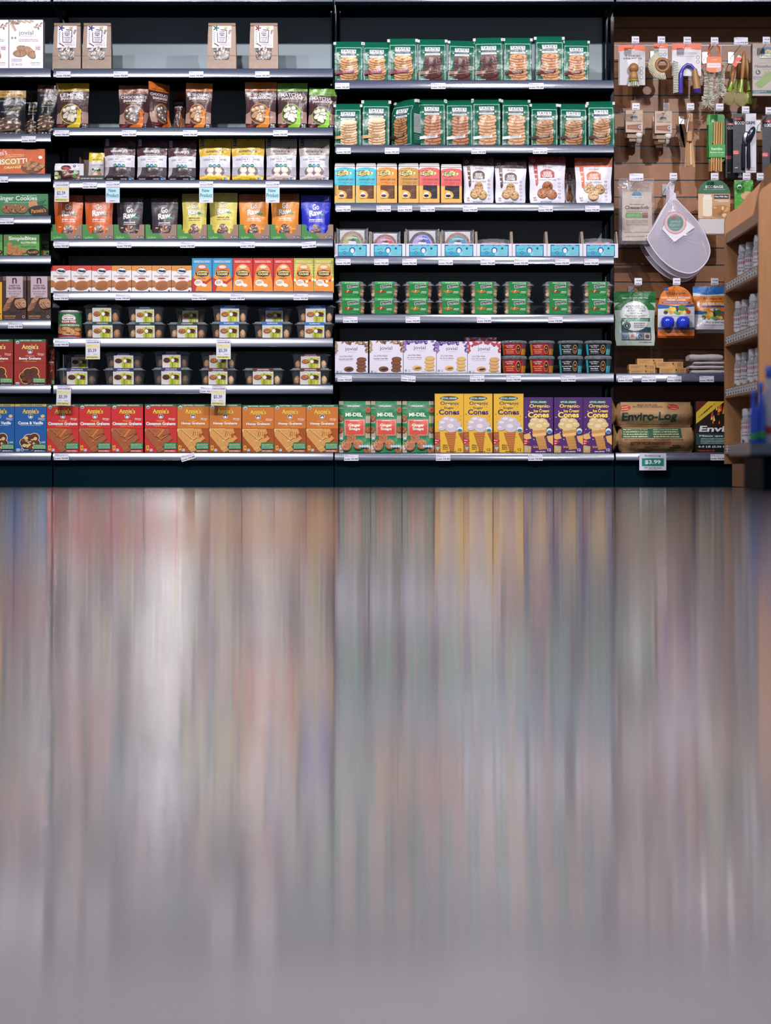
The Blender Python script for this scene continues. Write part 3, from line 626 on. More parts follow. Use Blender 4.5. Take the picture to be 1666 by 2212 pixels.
def tub(band, kind='mac', nut='mac'):
    def mk(w, h):
        root = thing('macaroon_tub' if kind == 'mac' else 'biscuit_tub', None, 'tub'); k = KX; hw = w/2*k; H_ = h*k; D = .11
        a = .80 if kind == 'mac' else .78
        mb = MB(); mb.loft([rrect(hw*a, .012, D-.012, .0008, .012), rrect(hw*(a+.03), .010, D-.010, .004, .012), rrect(hw*.93, .003, D-.003, H_*.86, .014), rrect(hw*.99, 0, D, H_*.88, .014)], 'c8d0d8', True); mb.build('tub', CLEAR, root)
        mb = MB()
        if kind == 'mac': mb.loft([rrect(hw*1.0, -.001, D+.001, H_*.87, .014), rrect(hw*1.0, -.001, D+.001, H_*.91, .014), rrect(hw*.90, .003, D-.003, H_*.93, .014), rrect(hw*.88, .005, D-.005, H_*.995, .012), rrect(hw*.80, .010, D-.010, H_*.998, .012)], 'c8d0d8', True)
        else: mb.loft([rrect(hw*.98, 0, D, H_*.80, .014), rrect(hw*1.06, -.004, D+.004, H_*.74, .014), rrect(hw*1.04, -.003, D+.003, H_*.77, .014), rrect(hw*.86, .004, D-.004, H_*.84, .014), rrect(hw*.78, .008, D-.008, H_*.995, .012)], 'c8d0d8', True)
        mb.build('lid', CLEARL, root)
        rg = random.Random(int(w*3)+len(band))
        col = {'mac': ['e0b080', 'ecc494', 'c88e5c'], 'dark': ['7c5c44', '6a4a38', '8c6850'], 'bis': ['dcb88c', 'e8c89c', 'd0a478'], 'choco': ['d09454', 'dca060', 'bc8044']}[nut]
        xs = [-.63, .66] if kind == 'mac' else [-.62, .64]
        for s in xs:
            for q in range(2 if kind == 'mac' else 3):
                mb = MB(); c = rg.choice(col)
                if kind == 'mac': mb.blob(hw*(s+rg.uniform(-.02, .02)), .030+.03*q, H_*(.30 if q == 0 else .34), hw*.15, .014, H_*.27, c, 12, 8, .10, rg.random())
                else: mb.blob(hw*(s+(.02 if q else 0)), .024+.012*q, H_*(.22+.24*q), hw*.20, .012, H_*.15, c, 12, 6, .08, rg.random())
                mb.build('macaroon' if kind == 'mac' else 'biscuit', FOODM, root)
        if kind == 'mac':
            g = G(w*.50, h*.98, 'd0ccc8'); W2, H2 = g.w, g.h; g.R(0, 0, W2, H2*.27, band); g.T({'1': 'COCONUT', '2': 'ALMOND', '3': 'DOUBLE CHOCOLATE', '5': 'CHOCOLATE DRIZZLE'}.get(band[0], 'COCONUT'), W2*.5, 3, W2*.56, 2.6, 'd8d8e0', .04); g.M(W2*.18, 6, W2*.82, 1.3, 'd8d8e0', 2)
            g.P([(W2*.35, H2*.27), (W2*.95, H2*.27), (W2*.88, H2), (W2*.42, H2)], 'b4b83c'); g.P([(W2*.5, H2*.27), (W2*.6, H2*.27), (W2*.58, H2), (W2*.5, H2)], '8a9a2c'); g.P([(W2*.75, H2*.27), (W2*.85, H2*.27), (W2*.8, H2), (W2*.72, H2)], 'd0cc60')
            cc = ('a86838', '5a2c18') if nut == 'mac' else ('52281c', '2c120c')
            g.CK(W2*.24, H2*.52, 8.2, 5.4, cc[0], cc[1], 'd8a868' if nut == 'mac' else '6a3c2c', 6); g.E(W2*.72, H2*.52, 8, 4.8, '4a2418'); g.E(W2*.57, H2*.53, 4.8, 4.8, '6a3c28'); g.E(W2*.57, H2*.53, 4, 4, 'e8e4e4'); g.P([(W2*.72, H2*.66), (W2*.98, H2*.60), (W2*.82, H2*.68)], '2c3828')
            ff = lambda x, y: ((x-W2/2)*k, -.0025+(.009 if y > H2*.20 else 0)*((y/H2)), (h*.99-y)*k)
        else:
            g = G(w*.60, h*.98, '1f8040'); W2, H2 = g.w, g.h; g.R(0, 0, W2, 5, '48a860' if nut != 'bis' or band == 'a' else '1f8040'); g.T({'a': 'pecan shortbread', 'b': 'chocolate chip cookies', 'c': 'almond biscotti', 'd': 'hazelnut biscotti'}[band], W2*.55, 3, W2*.72, 2.8, 'e4f0e0', .04)
            g.P([(W2*.30, 8.2), (W2*.90, 5.6), (W2*.90, 12.6), (W2*.32, 15.6)], 'dfe4e4'); g.P([(W2*.325, 9), (W2*.88, 6.6), (W2*.88, 11.8), (W2*.34, 14.6)], '10141c'); g.T("Aunt Gussie's", W2*.61, 10.6, W2*.48, 3.2, 'd8d8dc', .03, rot=-.08)
            for i in range(5): g.E(W2*(.18+.08*i), 23+(i % 2)*1.6-1, 4, 2.2, {'a': '8a4420', 'b': 'b07030', 'c': 'b06c34', 'd': '7c4428'}[band] if i != 2 else 'd0a070', n=9, rot=i*.9)
            g.M(W2*.66, 22, W2*.92, 1.4, 'e4f0e0', 1); g.M(W2*.62, 24.6, W2*.92, 1.4, 'e4f0e0', 2)
            g.M(W2*.25, 30, W2*.7, 1.0, '48a860', 1); g.E(W2*.92, 31, 1.3, 1.3, '0c3c20', n=8)
            ff = lambda x, y: ((x-W2/2)*k, -.0055+.009*(y/H2), (h*.99-y)*k)
        mb = MB(); g.into(mb, ff, 1, 6, step=.0002); b0 = len(mb.v)
        xa = W2/2*k; mb.box(-xa, xa, -.002, D*.6, h*.992*k, h*.998*k, band if kind == 'mac' else '1f8040')
        mb.build('sleeve_label', PAPER if kind == 'mac' else CARTON, root)
        return root
    return mk
def tates(kind, turned=False):
    ck = {'oat': ('c89a68', '8a5c34', 'e0bc8c'), 'dch': ('5a2c28', '34141a', '6e3a34'), 'chip': ('c89468', '8a5838', None), 'pale': ('dcbc98', 'a07c58', 'ead0b0'), 'wal': ('b07c5c', '74442e', None), 'mac': ('d0a078', '96684a', None), 'ww': ('b08058', '744c30', None)}[kind]
    st = {'oat': '7c3048', 'dch': 'a88474', 'chip': '5a2c30', 'pale': 'c8a070', 'wal': 'd8d4d4', 'mac': 'dcdcdc', 'ww': '4c2c1c'}[kind]
    ink = {'oat': 'b07088', 'dch': '4a2820', 'chip': 'd8c8c8', 'pale': '7a5a34', 'wal': '4a3c3c', 'mac': '8a8484', 'ww': 'c8b090'}[kind]
    def mk(w, h):
        root = thing('cookie_bag', None, 'bag'); k = KX; gr = '0b5a44'
        g = G(w, h, gr); g.F(2.6, 9, w-2.6, h-3.4, .9, 'b8ccc4')
        g.P([(w*.23, 14), (w*.77, 14), (w*.76, 23.4), (w*.24, 23.4)], 'dfe0e4'); g.T("TATE'S", w*.5, 17.6, w*.48, 5.4, '28303a', .01); g.T('BAKE SHOP', w*.5, 21.8, w*.30, 1.8, '50585e', .02)
        g.P([(w*.13, 25), (w*.87, 25), (w*.84, 26), (w*.87, 27.4), (w*.13, 27.4), (w*.16, 26)], 'b8ccc4'); g.R(w*.21, 24.0, w*.79, 27.2, '1c3c48'); g.T('SOUTHAMPTON, NY', w*.5, 25.6, w*.48, 1.7, 'b8c4c8', .04); g.R(w*.23, 28, w*.77, 32, 'dfe0e4'); g.M(w*.28, 29.4, w*.73, 1.4, '707c80')
        top = 38.5 if kind not in ('pale',) else 38
        g.ST(w*.52, top, h-10.5, w*.315, 6.0 if kind != 'pale' else 6.2, 9, ck[0], ck[1], ck[2], seed=len(kind)+ord(kind[0]), jit=2.2 if kind != 'pale' else 1.4, spots=8 if kind not in ('pale',) else 0)
        y = h-24.5
        g.P([(w*.02, y+2), (w*.70, y-2), (w*.70, y+4.4), (w*.02, y+8.6)], st)
        if kind == 'dch': g.P([(w*.04, y+3), (w*.24, y+1.8), (w*.24, y+6.4), (w*.04, y+7.6)], '8c6a5c'); g.P([(w*.37, y+1), (w*.68, y-.8), (w*.68, y+3.6), (w*.37, y+5.4)], '5a342c')
        g.M(w*.28, y+.8, w*.66, 1.5, ink, 2, rot=-.09); g.M(w*.32, y+3.2, w*.62, 1.5, ink, 3, rot=-.09)
        g.M(w*.10, h-6.8, w*.38, 1.6, 'b8ccc4', 4)
        b = bag(g, 'foil_bag', FILM, gr, [(0, .965), (.1, .985), (1, .99)], [(0, .012), (.10, .035), (.25, .060), (1, .062)], [(0, .0005), (.3, .003), (.7, .005), (1, .002)], ux=4, seed=ord(kind[0]), parent=root, wr=.0011)
        dm = b['dmax']; W_ = w*k
        mb = MB(); zt = h*k; yb = dm
        mb.loft([[(-W_*.485, yb-.006, zt-.002), (W_*.485, yb-.006, zt-.002), (W_*.485, yb+.012, zt-.002), (-W_*.485, yb+.012, zt-.002)], [(-W_*.47, yb+.004, zt+.012), (W_*.47, yb+.003, zt+.012), (W_*.47, yb+.014, zt+.012), (-W_*.47, yb+.014, zt+.012)]], gr, True, False)
        mb.build('folded_top', FILM, root)
        for s in (-1, 1):
            mb = MB(); mb.box(s*W_*.49-.006, s*W_*.49+.006, yb-.010, yb+.013, zt-.005, zt+.008, 'c4c8cc', .001); mb.build('tin_tie', PAPER, root, )
        return root
    return mk
def mk_tates_side(w, h):       # the same bag turned so that front and side panel both show
    return tates('ww')(w, h)
def effie(c, name, dark=False):
    def mk(w, h):
        root = thing('oatcake_bag', None, 'bag')
        g = G(w, h, 'd4d0d4'); g.R(0, 5.2, w, 6, '3a343c'); g.P([(0, 14), (w*.1, 10), (w*.5, 8), (w*.9, 10), (w, 13.5), (w, 48), (0, 48)], c)
        g.R(0, 48, w, h-4.4, 'd8a850'); g.R(0, h-4.4, w, h, c)
        g.E(w*.42, 20.5, w*.36, 6, 'e0cc84', rot=-.08); g.E(w*.66, 21, w*.18, 3.8, 'e0cc84'); g.T("Effie's", w*.44, 19.5, w*.64, 11, '3c2c20', .0, rot=-.1, sh=.25)
        g.P([(w*.26, 28), (w*.42, 25.6), (w*.64, 24.8), (w*.42, 27)], '3c2418'); g.T(name, w*.54, 33.6, w*.78, 5.6, '3a2c28', .01); g.M(w*.22, 40, w*.9, 1, '5a4440'); g.M(w*.4, 43, w*.9, 1, '5a4440')
        mb = MB()
        b = bag(g, 'paper_bag', CARTON, 'b8b0ac', [(0, .97), (.1, 1), (1, 1)], [(0, .010), (.15, .04), (1, .05)], [(0, .0005), (.5, .002), (1, .001)], ux=6, seed=2, parent=root, wr=.0006)
        dm = b['dmax']
        g = G(w*.68, 28, '2a1c1c'); W2, H2 = g.w, g.h; cc = '1c1a22' if dark else '6a4434'
        for i in range(8):
            g.R(1, 1.2+i*3.4, W2-1, 3.9+i*3.4, cc if not dark else ['22202a', '2c2a34'][i % 2]); g.M(1.5, 1.6+i*3.4, W2-2, .8, '8a6450' if not dark else '5a5a64', i)
        g.E(W2*.0, H2*.76, W2*.60, 11.5, 'd8a850', n=20); 
        g.E(W2*.22, H2*.80, 7.2, 4.4, 'e4dcd8'); g.E(W2*.22, H2*.80, 5.6, 3.0, '5a3830' if not dark else '181820'); g.E(W2*.22, H2*.62, 4.2, 2.6, 'e8e4e4', n=9)
        g.L([(W2*.22, H2*.94), (W2*.22, H2)], .6, '4a3434')
        mb = MB(); z1 = (h-47.5)*KX; g.into(mb, lambda x, y: ((x-W2/2+1.5)*KX, dm-.0285, z1-y*KX), 0, 0); mb.build('window', FILM, root)
        mb = MB(); mb.box(-w*.47*KX, w*.47*KX, dm-.008, dm+.006, h*KX-.003, h*KX+.0035, 'c4c0c4', .001); mb.build('folded_top', PAPER, root)
        return root
    return mk
def goodcookie(top, flav, rib):
    def mk(w, h):
        g = G(w, h, 'd6d4e0'); g.R(0, 0, w, 20, top); g.E(w*.12, 11, 3.6, 3.6, 'c8c0c0'); g.E(w*.12, 11, 2.6, 2.6, top); g.T('CRAFTED WITH BUTTER', w*.5, 7, w*.36, 2.2, 'c08c80', .02); g.T('FOR GOLDEN TASTE', w*.5, 11.5, w*.34, 2.2, 'c08c80', .02); g.F(w*.82, 5, w*.95, 14, .5, 'b07868')
        g.P([(w*.12, 20), (w*.23, 20), (w*.24, 62), (w*.20, 68), (w*.16, 64)], rib); g.M(w*.14, 30, w*.22, 3, 'e0c8c0', 1); g.M(w*.14, 40, w*.22, 3, 'e0c8c0', 2); g.M(w*.15, 50, w*.22, 3, 'e0c8c0', 3)
        g.T('Erin Baker', w*.52, 25, w*.26, 5, 'a8906c', .0, sh=.3)
        g.E(w*.5, 40, w*.205, 10, rib); g.R(w*.30, 40, w*.70, 49, rib); g.T('GOOD', w*.5, 38.6, w*.22, 6, 'ece4e4', .05); g.T('COOKIE', w*.5, 45.2, w*.28, 6, 'ece4e4', .05)
        g.T(flav, w*.5, 54.5, w*.50, 3.6, '5a5468', .0)
        cc = ('b8905c', '7a5430', 'dcc090') if flav[0] != 'Q' else ('9c5c34', '64301a', 'c08050')
        for i, (x, y) in enumerate(((.5, .62), (.36, .76), (.62, .78)) if flav[0] != 'G' else ((.36, .64), (.66, .66), (.48, .80))): g.CK(w*x, h*y, w*.15, 11, cc[0], cc[1], cc[2], 18, i)
        for i in range(6): g.E(w*.84, 52+i*8, 3.0, 3.0, '9a98ac', n=12); g.E(w*.84, 52+i*8, 2.4, 2.4, 'd6d4e0', n=12); g.M(w*.80, 51.4+i*8, w*.88, 1.2, '6a687c', i)
        for i in range(3): g.M(w*.10, h*.84+i*3, w*.19, 2, '9a5a60', i)
        g.T('NET WT. 8oz (227g)', w*.46, h*.94, w*.32, 2.4, '3a3848', .03)
        return bag(g, 'cookie_pouch', MFILM, '6a6c7c', **DOY, seed=ord(flav[0]))
    return mk
def mk_case(w, h):     # low white display case with printed teal panel, cookies stand in it
    root = thing('display_case', None, 'display box'); g = G(w, h, 'd0d2dc'); W2 = w
    x0, x1 = w*.09, w*.91; g.R(x0, 2, x1, h-2.6, '24409c'); g.R(x0+1.6, 4.6, x1-1.6, h-4, '58b8c8'); g.R(x0+1.6, h*.58, x1-1.6, h-4, '2c9cb0'); g.R(w*.52, h*.52, x1-3, h-4, '7cc4d0')
    g.T('DELICIOUS * SOFT * FRESH', w*.5, 3.4, w*.6, 1.9, 'c8d0f0', .03); g.E(w*.28, h*.64, 3.4, 3.4, '34509c'); g.E(w*.28, h*.64, 2, 2, '7c94c8'); g.T('Take a bite', w*.26, h*.38, w*.16, 2.4, '1c3450', .02, rot=-.2)
    g.E(w*.5, h*.46, 6.4, 6.4, '2c3c98'); g.E(w*.5, h*.50, 4.2, 5, 'd8dce8'); g.E(w*.725, h*.34, 2.4, 2.4, '24343c'); 
    for i in range(3): g.M(w*.6, h*(.55+.1*i), w*.86, 1.1, '2c7c90', i)
    mb = MB(); g.into(mb, flat(w, h)); k = KX; W_ = w*k; H_ = h*k; D = .14
    mb.box(-W_/2, W_/2, .0004, .0018, 0, H_, 'c4c6d0'); mb.box(-W_/2, W_/2, .0018, D, 0, .0015, 'b8bac4'); mb.box(-W_/2, W_/2, D, D+.0015, 0, H_*1.15, '5a5c64')
    mb.build('tray', CARTON, root)
    for s in (-1, 1):
        mb = MB(); x = s*(W_/2-.0018); top = H_*1.95
        mb.idx([(x-.003, .002, 0), (x+.0015, .002, 0), (x-.003, .002, H_), (x+.0015, .002, H_), (x-.003, .045, top), (x+.0015, .045, top), (x-.003, D, top), (x+.0015, D, top), (x-.003, D, 0), (x+.0015, D, 0)],
               [(0, 1, 3, 2), (2, 3, 5, 4), (4, 5, 7, 6), (6, 7, 9, 8), (8, 9, 1, 0), (0, 2, 4, 6, 8), (1, 9, 7, 5, 3)], '9c8c80', False); mb.build('side_wall', CARTON, root)
    return root
def wrapped(c1, c2, ck):
    def mk(w, h):
        root = thing('wrapped_cookie', None, 'cookie'); k = KX; R = w*.40*k
        mb = MB(); mb.box(-w*.40*k, w*.40*k, .012, .014, 0, h*.93*k, 'c8c8d0'); mb.build('backing_card', CARTON, root)
        mb = MB(); n = 28; z0 = h*k-.012-R
        mb.loft([[(r*math.cos(2*PI*j/n)*(1+.03*math.sin(j*5)), y, z0+r*math.sin(2*PI*j/n)) for j in range(n)] for r, y in ((R*.96, .012), (R, .008), (R*.96, .003), (R*.6, .001))], ck); mb.build('cookie', FOODM, root)
        mb = MB(); g = G(w*.62, w*.62, 'ffffff'); g.p = []; r = w*.31; g.E(r, r, r, r, '8a8ac0', n=28); g.E(r, r, r*.95, r*.95, c1, n=28); g.P([(r, r*.1), (r*1.5, r*.25), (r*1.85, r*.8), (r*1.85, r*1.2), (r, r)], c2)
        g.T('Complete', r, r*.36, r*1.1, r*.24, 'e8e8f0', .03, arc=2); g.E(r, r*1.0, r*.42, r*.5, 'd8dce4'); g.P([(r*.55, r*.66), (r*1.1, r*.48), (r*1.4, r*.72), (r*1.1, r*.74)], '14161c')
        g.into(mb, lambda x, y: ((x-r)*k, -.0002, z0+(r-y)*k), clip=False); mb.build('round_sticker', CARTON, root)
        mb = MB(); nx = 8; H_ = h*k; W_ = w*k; rg = random.Random(2)
        A = [(W_*(i/nx-.5), -.006*math.sin(PI*i/nx)-.001*(i % 2), z) for z in (0, H_*.33, H_*.66, H_*.97) for i in range(nx+1)]
        mb.idx(A, [(j*9+i, j*9+i+1, (j+1)*9+i+1, (j+1)*9+i) for j in range(3) for i in range(8)], 'd0d4dc'); B = [(x, .02-y, z) for x, y, z in A]; mb.idx(B, [(j*9+i, j*9+i+1, (j+1)*9+i+1, (j+1)*9+i) for j in range(3) for i in range(8)], 'd0d4dc')
        mb.build('film_wrapper', CLEARB, root)
        for s in (-1, 1):
            mb = MB(); mb.tube([(s*W_*.5+.0012*math.sin(i*2.2), .007, H_*i/10) for i in range(11)], .0028, 'a0a4b0', 6); mb.build('crimped_seal', CLEARL, root)
        return root
    return mk
def jovial(a1, a2, ck, cd, sub, fill):
    def mk(w, h):
        g = G(w, h, 'd4d0de'); rg = random.Random(ord(sub[0]))
        for i in range(24):
            x = rg.uniform(0, w); e = abs(2*x/w-1); y = rg.uniform(-1, 3+11*e**1.6); c = rg.choice([a1, a2, a2]); r = rg.uniform(.7, 1.15)
            if sub[0] == 'c': g.E(x, y, 6*r, 2.5*r, c, rot=rg.uniform(-1, 1), n=10); g.E(x+.4, y, 3*r, 1.1*r, 'e0ccb8' if i % 3 == 0 else a1, rot=rg.uniform(-1, 1), n=8)
            else:
                q = (4.4 if sub[0] == 'f' else 3.2)*r; g.E(x, y, q, q, c, n=12); g.E(x+q*.25, y-q*.2, q*.5, q*.4, a1 if c == a2 else 'c8a8c8' if sub[0] == 'f' else 'd05058', n=8)
                if i % 4 == 0: g.L([(x, y), (x+rg.uniform(-5, 5), y-5)], .5, '6a5a50')
        for i in range(5): g.E(2+(i % 2)*2, 6+i*4, 4, 2, a2, rot=1+i, n=8); g.E(w-2-(i % 2)*2, 6+i*4, 4, 2, a1 if i % 2 else a2, rot=-1+i, n=8)
        g.T('jovial', w*.49, 16.5, 26, 10, '3c3440'); g.M(w*.38, 22, w*.66, .9, 'a08888')
        g.T('GLUTEN FREE', w*.33, 32, 28, 3.2, '6a4850', .02); g.T(sub, w*.33, 37.4, 31, 3, '4a3c48', .03); g.M(w*.14, 40.4, w*.54, 1.1, '9a94a4')
        for i in range(4): x = w*.80+(.6 if i % 2 else -.8); y = 61-i*7.6; g.E(x, y+1, 10.6, 4.6, cd); g.E(x, y, 10.4, 4.5, ck); g.E(x-1, y-1, 6.5, 2, ck)
        g.E(w*.42, 60, 10.5, 5.6, cd); g.E(w*.42, 59, 10.2, 5.2, ck); g.E(w*.44, 60, 7, 2.4, fill, rot=-.15)
        g.E(5, 65.2, 2.6, 2.6, '7a90a0'); g.M(10, 63, 15, 1.4, '6a6878'); g.M(10, 66, 15, 1.4, '6a6878', 2); g.M(w*.72, 64, w*.96, 1.3, '6a6878'); g.M(w*.55, 67, w*.96, 1.1, '8a8898')
        return carton(g, .06, 'b4aec0', 'c8c2d0')
    return mk
def rtub(c, patch, ink):
    def mk(w, h):
        root = thing('bite_tub', None, 'tub'); k = KX; R = w/2*k; H_ = h*k
        def rad(z): return R*(.84+.13*z/H_)
        mb = MB(); mb.lathe([(R*.80, 0), (rad(.002), .002), (rad(H_*.82), H_*.82)], '3a4048', 0, R, 32); mb.build('tub', PLASTIC, root)
        mb = MB(); mb.lathe([(R*.9, H_*.80), (R*.99, H_*.80), (R*1.0, H_*.84), (R*1.0, H_*.93), (R*.95, H_*.99), (R*.85, H_*.97), (R*.1, H_*.97)], 'a0a8b4', 0, R, 32); mb.build('lid', CLEARL, root)
        g = G(w*.93, h*.70, c); W2, H2 = g.w, g.h
        g.R(W2*.80, 0, W2, H2, patch); g.R(W2*.80, 0, W2, H2*.45, '7a4858' if c[0] != '1' else '2c5868'); g.R(0, 0, W2*.07, H2, patch)
        for i in range(3): g.M(W2*.82, H2*(.55+.13*i), W2*.98, 1.0, ink, i)
        g.E(W2*.66, H2*.5, W2*.10, H2*.40, 'd8b060'); g.E(W2*.66, H2*.5, W2*.085, H2*.35, '2a1810'); g.E(W2*.66, H2*.42, 1.7, 2.4, 'c89070', n=8); g.E(W2*.66, H2*.68, 2.4, 2.4, 'b04030' if c[0] != '1' else 'a86040', n=8)
        g.T('Laura Wilkinson', W2*.30, H2*.16, W2*.36, 2.6, 'd8d4d4', .03, sh=.2); g.T('Mini Nuts', W2*.30, H2*.30, W2*.24, 2.6, 'd8d4d4', .03, sh=.2); g.T('Almond Toffee' if c[0] != '1' else 'Chocolate Fudge', W2*.30, H2*.52, W2*.42, 3, ink, .04); g.T('Bite-Sizes', W2*.30, H2*.68, W2*.30, 3, ink, .04); g.M(W2*.14, H2*.82, W2*.48, 1, 'd8d4d4')
        mb = MB()
        def f(x, y):
            z = (H2-y)*k+H_*.08; r = rad(z)+.0004; X = (x-W2/2)*k*(r/(R*.97)); X = max(-r*.999, min(r*.999, X)); return (X, R-math.sqrt(r*r-X*X)-.0002, z)
        g.into(mb, f, 14, 1, step=.0002); mb.build('wrap_label', CARTON, root)
        return root
    return mk
def mk_midel(w, h):
    g = G(w, h, '1d7a4a')
    for i in range(3):
        for j in range(7):
            if (i+j) % 2 == 0: g.R([0, w*.12, w*.85][i], j*16, [w*.14, w*.85, w][i], j*16+16, ['a8a08c', '1d7a4a', 'a8a08c'][i])
    g.R(w*.14, 0, w*.85, 40, '1d7a4a'); g.R(0, 8, w, 14, '14663c'); g.T('ORGANIC', w*.48, 10.5, 27, 4, 'd8e4d8', .03)
    g.T('MI-DEL', w*.48, 29, 37, 8, 'ece8e4', .06, arc=.6)
    for i, (x, y) in enumerate(((w-5, 19), (3, 37), (w-4, 62), (2, 62), (w-8, h-5))): g.CK(x, y, 7, 7.5, 'a0603c', '6a3420', 'c08860', 9, i)
    g.F(w*.16, 39, w*.84, 76, 1.2, 'a8a08c'); g.R(w*.175, 40, w*.825, 75, '8a3428'); g.F(w*.19, 41, w*.81, 74, .9, 'e0d0c0'); g.R(w*.205, 42, w*.795, 73, 'd04a38'); g.M(w*.36, 42.2, w*.66, 1.6, 'f0d8c8')
    g.T('Ginger', w*.5, 53, 27, 8, 'f0e8d8', .05, ol='6a2820', ow=.02); g.T('Snaps', w*.5, 61, 25, 8, 'f0e8d8', .05, ol='6a2820', ow=.02)
    for i, (x, y, r) in enumerate(((.40, .72, 10.5), (.62, .83, 11), (.24, .85, 11.5))):
        g.CK(w*x, h*y, r, r, 'b47048', '6e3820', 'cc9068', 4, i)
        for q in range(5): g.L([(w*x-r*.6+q*r*.3, h*y-r*.5+(q % 2)*2), (w*x-r*.4+q*r*.26, h*y+(q % 3)*2), (w*x-r*.5+q*r*.28, h*y+r*.55)], .7, '6e3820')
    g.E(5, h*.73, 3.4, 3.4, 'c8d4d8'); g.E(5, h*.74, 2.4, 1.6, '4c7c9c')
    for i in range(4): g.E(w*(.68+.075*i), h*.872, 2.8, 3.2, '9cc4d4', n=8)
    g.M(3, h*.9, 7, 4, 'c0b8a8')
    return bag(g, 'cookie_pouch', MFILM, '17603c', [(0, .98), (.1, 1), (.6, .97), (1, .99)], [(0, .002), (.6, .012), (1, .05)], [(0, .001), (.2, .008), (.6, .016), (1, .003)], seed=6, ux=2.6, wr=.001)
def cones(purple):
    def mk(w, h):
        bg = '4a2466' if purple else 'dcac34'; g = G(w, h, bg); rg = random.Random(9)
        for i in range(26 if purple else 22):
            x, y = rg.uniform(2, w-2), rg.uniform(10, h*.8)
            if purple: g.E(x, y, 1.1, 1.1, rg.choice(['c04878', '8c8cd0', 'e0dce8']), n=7)
            else: g.E(x, y, .55, 1.8, rg.choice(['6a4a20', '4a3018', '8c4c24']), n=6, rot=rg.uniform(0, 3))
        g.E(w*.5, 10, w*.32, 5, '1c4c44'); g.T("LET'S DO...ORGANIC", w*.5, 10, w*.55, 4.2, 'd8e4e0', .04)
        t1 = 'f4dc68' if purple else '2c2038'; ol = '8a2a34' if purple else 'f0dc90'
        oy = -1 if purple else 1
        g.T('Organic', w*.52, 20.5+oy, w*.66, 9.5, t1, .03, ol=ol, ow=.03)
        g.T('Ice Cream' if purple else 'Sugar', w*(.60 if purple else .5), 30+oy, w*(.52 if purple else .36), 6.6, t1 if purple else '4a2c1c', .04, ol=ol, ow=.03)
        g.T('Cones', w*.5, 38.5+oy, w*.72, 12, 'f4dc68' if purple else '3c1850', .05, ol=ol, ow=.03)
        sc = ('d4ba84', 'b0905c', 'e4d0a0') if purple else ('c4b8c4', '9c90a0', 'dcd4dc')
        blobs = ((.38, .42, 11, 7), (.62, .44, 12, 8), (.30, .50, 10, 8), (.55, .53, 15, 11), (.75, .49, 8, 6), (.44, .56, 10, 7)) if purple else ((.42, .44, 12, 8), (.30, .50, 11, 8), (.62, .46, 11, 8), (.58, .56, 14, 12), (.24, .58, 8, 5), (.80, .52, 7, 6))
        for x, y, a, b in blobs: g.E(w*x+.6, h*y+1, a, b, sc[1]); g.E(w*x, h*y, a, b, sc[0])
        for x, y, a, b in blobs[:5]: g.E(w*x-2, h*y-2, a*.5, b*.4, sc[2], n=10)
        if purple:
            g.P([(w*.28, h*.60), (w*.78, h*.58), (w*.76, h*.68), (w*.70, h*.70), (w*.80, h*.93), (w*.52, h*.945), (w*.40, h*.72), (w*.32, h*.70)], 'c8904c'); g.P([(w*.28, h*.66), (w*.77, h*.63), (w*.76, h*.68), (w*.32, h*.71)], 'e0b878')
            for i in range(7): g.L([(w*(.42+.055*i), h*.72), (w*(.53+.04*i), h*.935)], .8, 'a06c34')
            for i in range(3): g.L([(w*(.43+.03*i), h*(.77+.05*i)), (w*(.73+.02*i), h*(.75+.05*i))], .6, 'e0b878')
            g.P([(0, h*.67), (w*.2, h*.64), (w*.26, h*.74), (0, h*.77)], 'd8a868'); g.P([(w, h*.68), (w*.78, h*.70), (w*.84, h*.80), (w, h*.86)], 'd8a868'); g.P([(0, h*.86), (w*.25, h*.88), (w*.24, h), (0, h)], 'c89858')
        else:
            g.P([(w*.34, h*.66), (w*.74, h*.645), (w*.70, h*.82), (w*.66, h), (w*.56, h)], 'a8602c')
            for i in range(9): g.L([(w*(.37+.025*i), h*(.675+.036*i)), (w*.73-i*.6, h*(.668+.036*i))], .9, 'd08c48')
            g.P([(0, h*.65), (w*.18, h*.64), (w*.20, h), (0, h)], '9c5a2c'); g.P([(w*.82, h*.67), (w, h*.65), (w, h*.85)], '9c5a2c')
            for i in range(5): g.L([(0, h*(.7+.06*i)), (w*.18, h*(.68+.06*i))], .7, 'c8844c')
            for i in range(3): g.M(w*.28, h*.86+i*4, w*.46, 2, '5a4018', i)
        g.P([(0, h*.735), (w*.22, h*.795), (0, h*.87)], 'b4283c'); g.M(1, h*.78, w*.13, 2, 'e8c8cc', 1); g.M(1, h*.82, w*.1, 2, 'e8c8cc', 2)
        g.E(w*.875, h*.605, w*.095, 6, 'd8e0e4'); g.E(w*.875, h*.62, w*.08, 3.4, '2c7c9c')
        g.P([(2, h*.90), (11, h*.90), (6.5, h*.97)], '8cb8b8'); g.T('12', w*.87, h*.945, 7, 6, 'e8dcb0' if purple else '3a2c18', .04); g.M(w*.40, h*.965, w*.74, 2, 'e8dcd8' if purple else '5a4018', 5)
        if purple: g.T('Cake Cones', w*.40, h*.89, w*.16, 5, 'e8a040', .04)
        return carton(g, .055, '3a1c50' if purple else 'a8842c', '5a2c78' if purple else '2c2c24')
    return mk
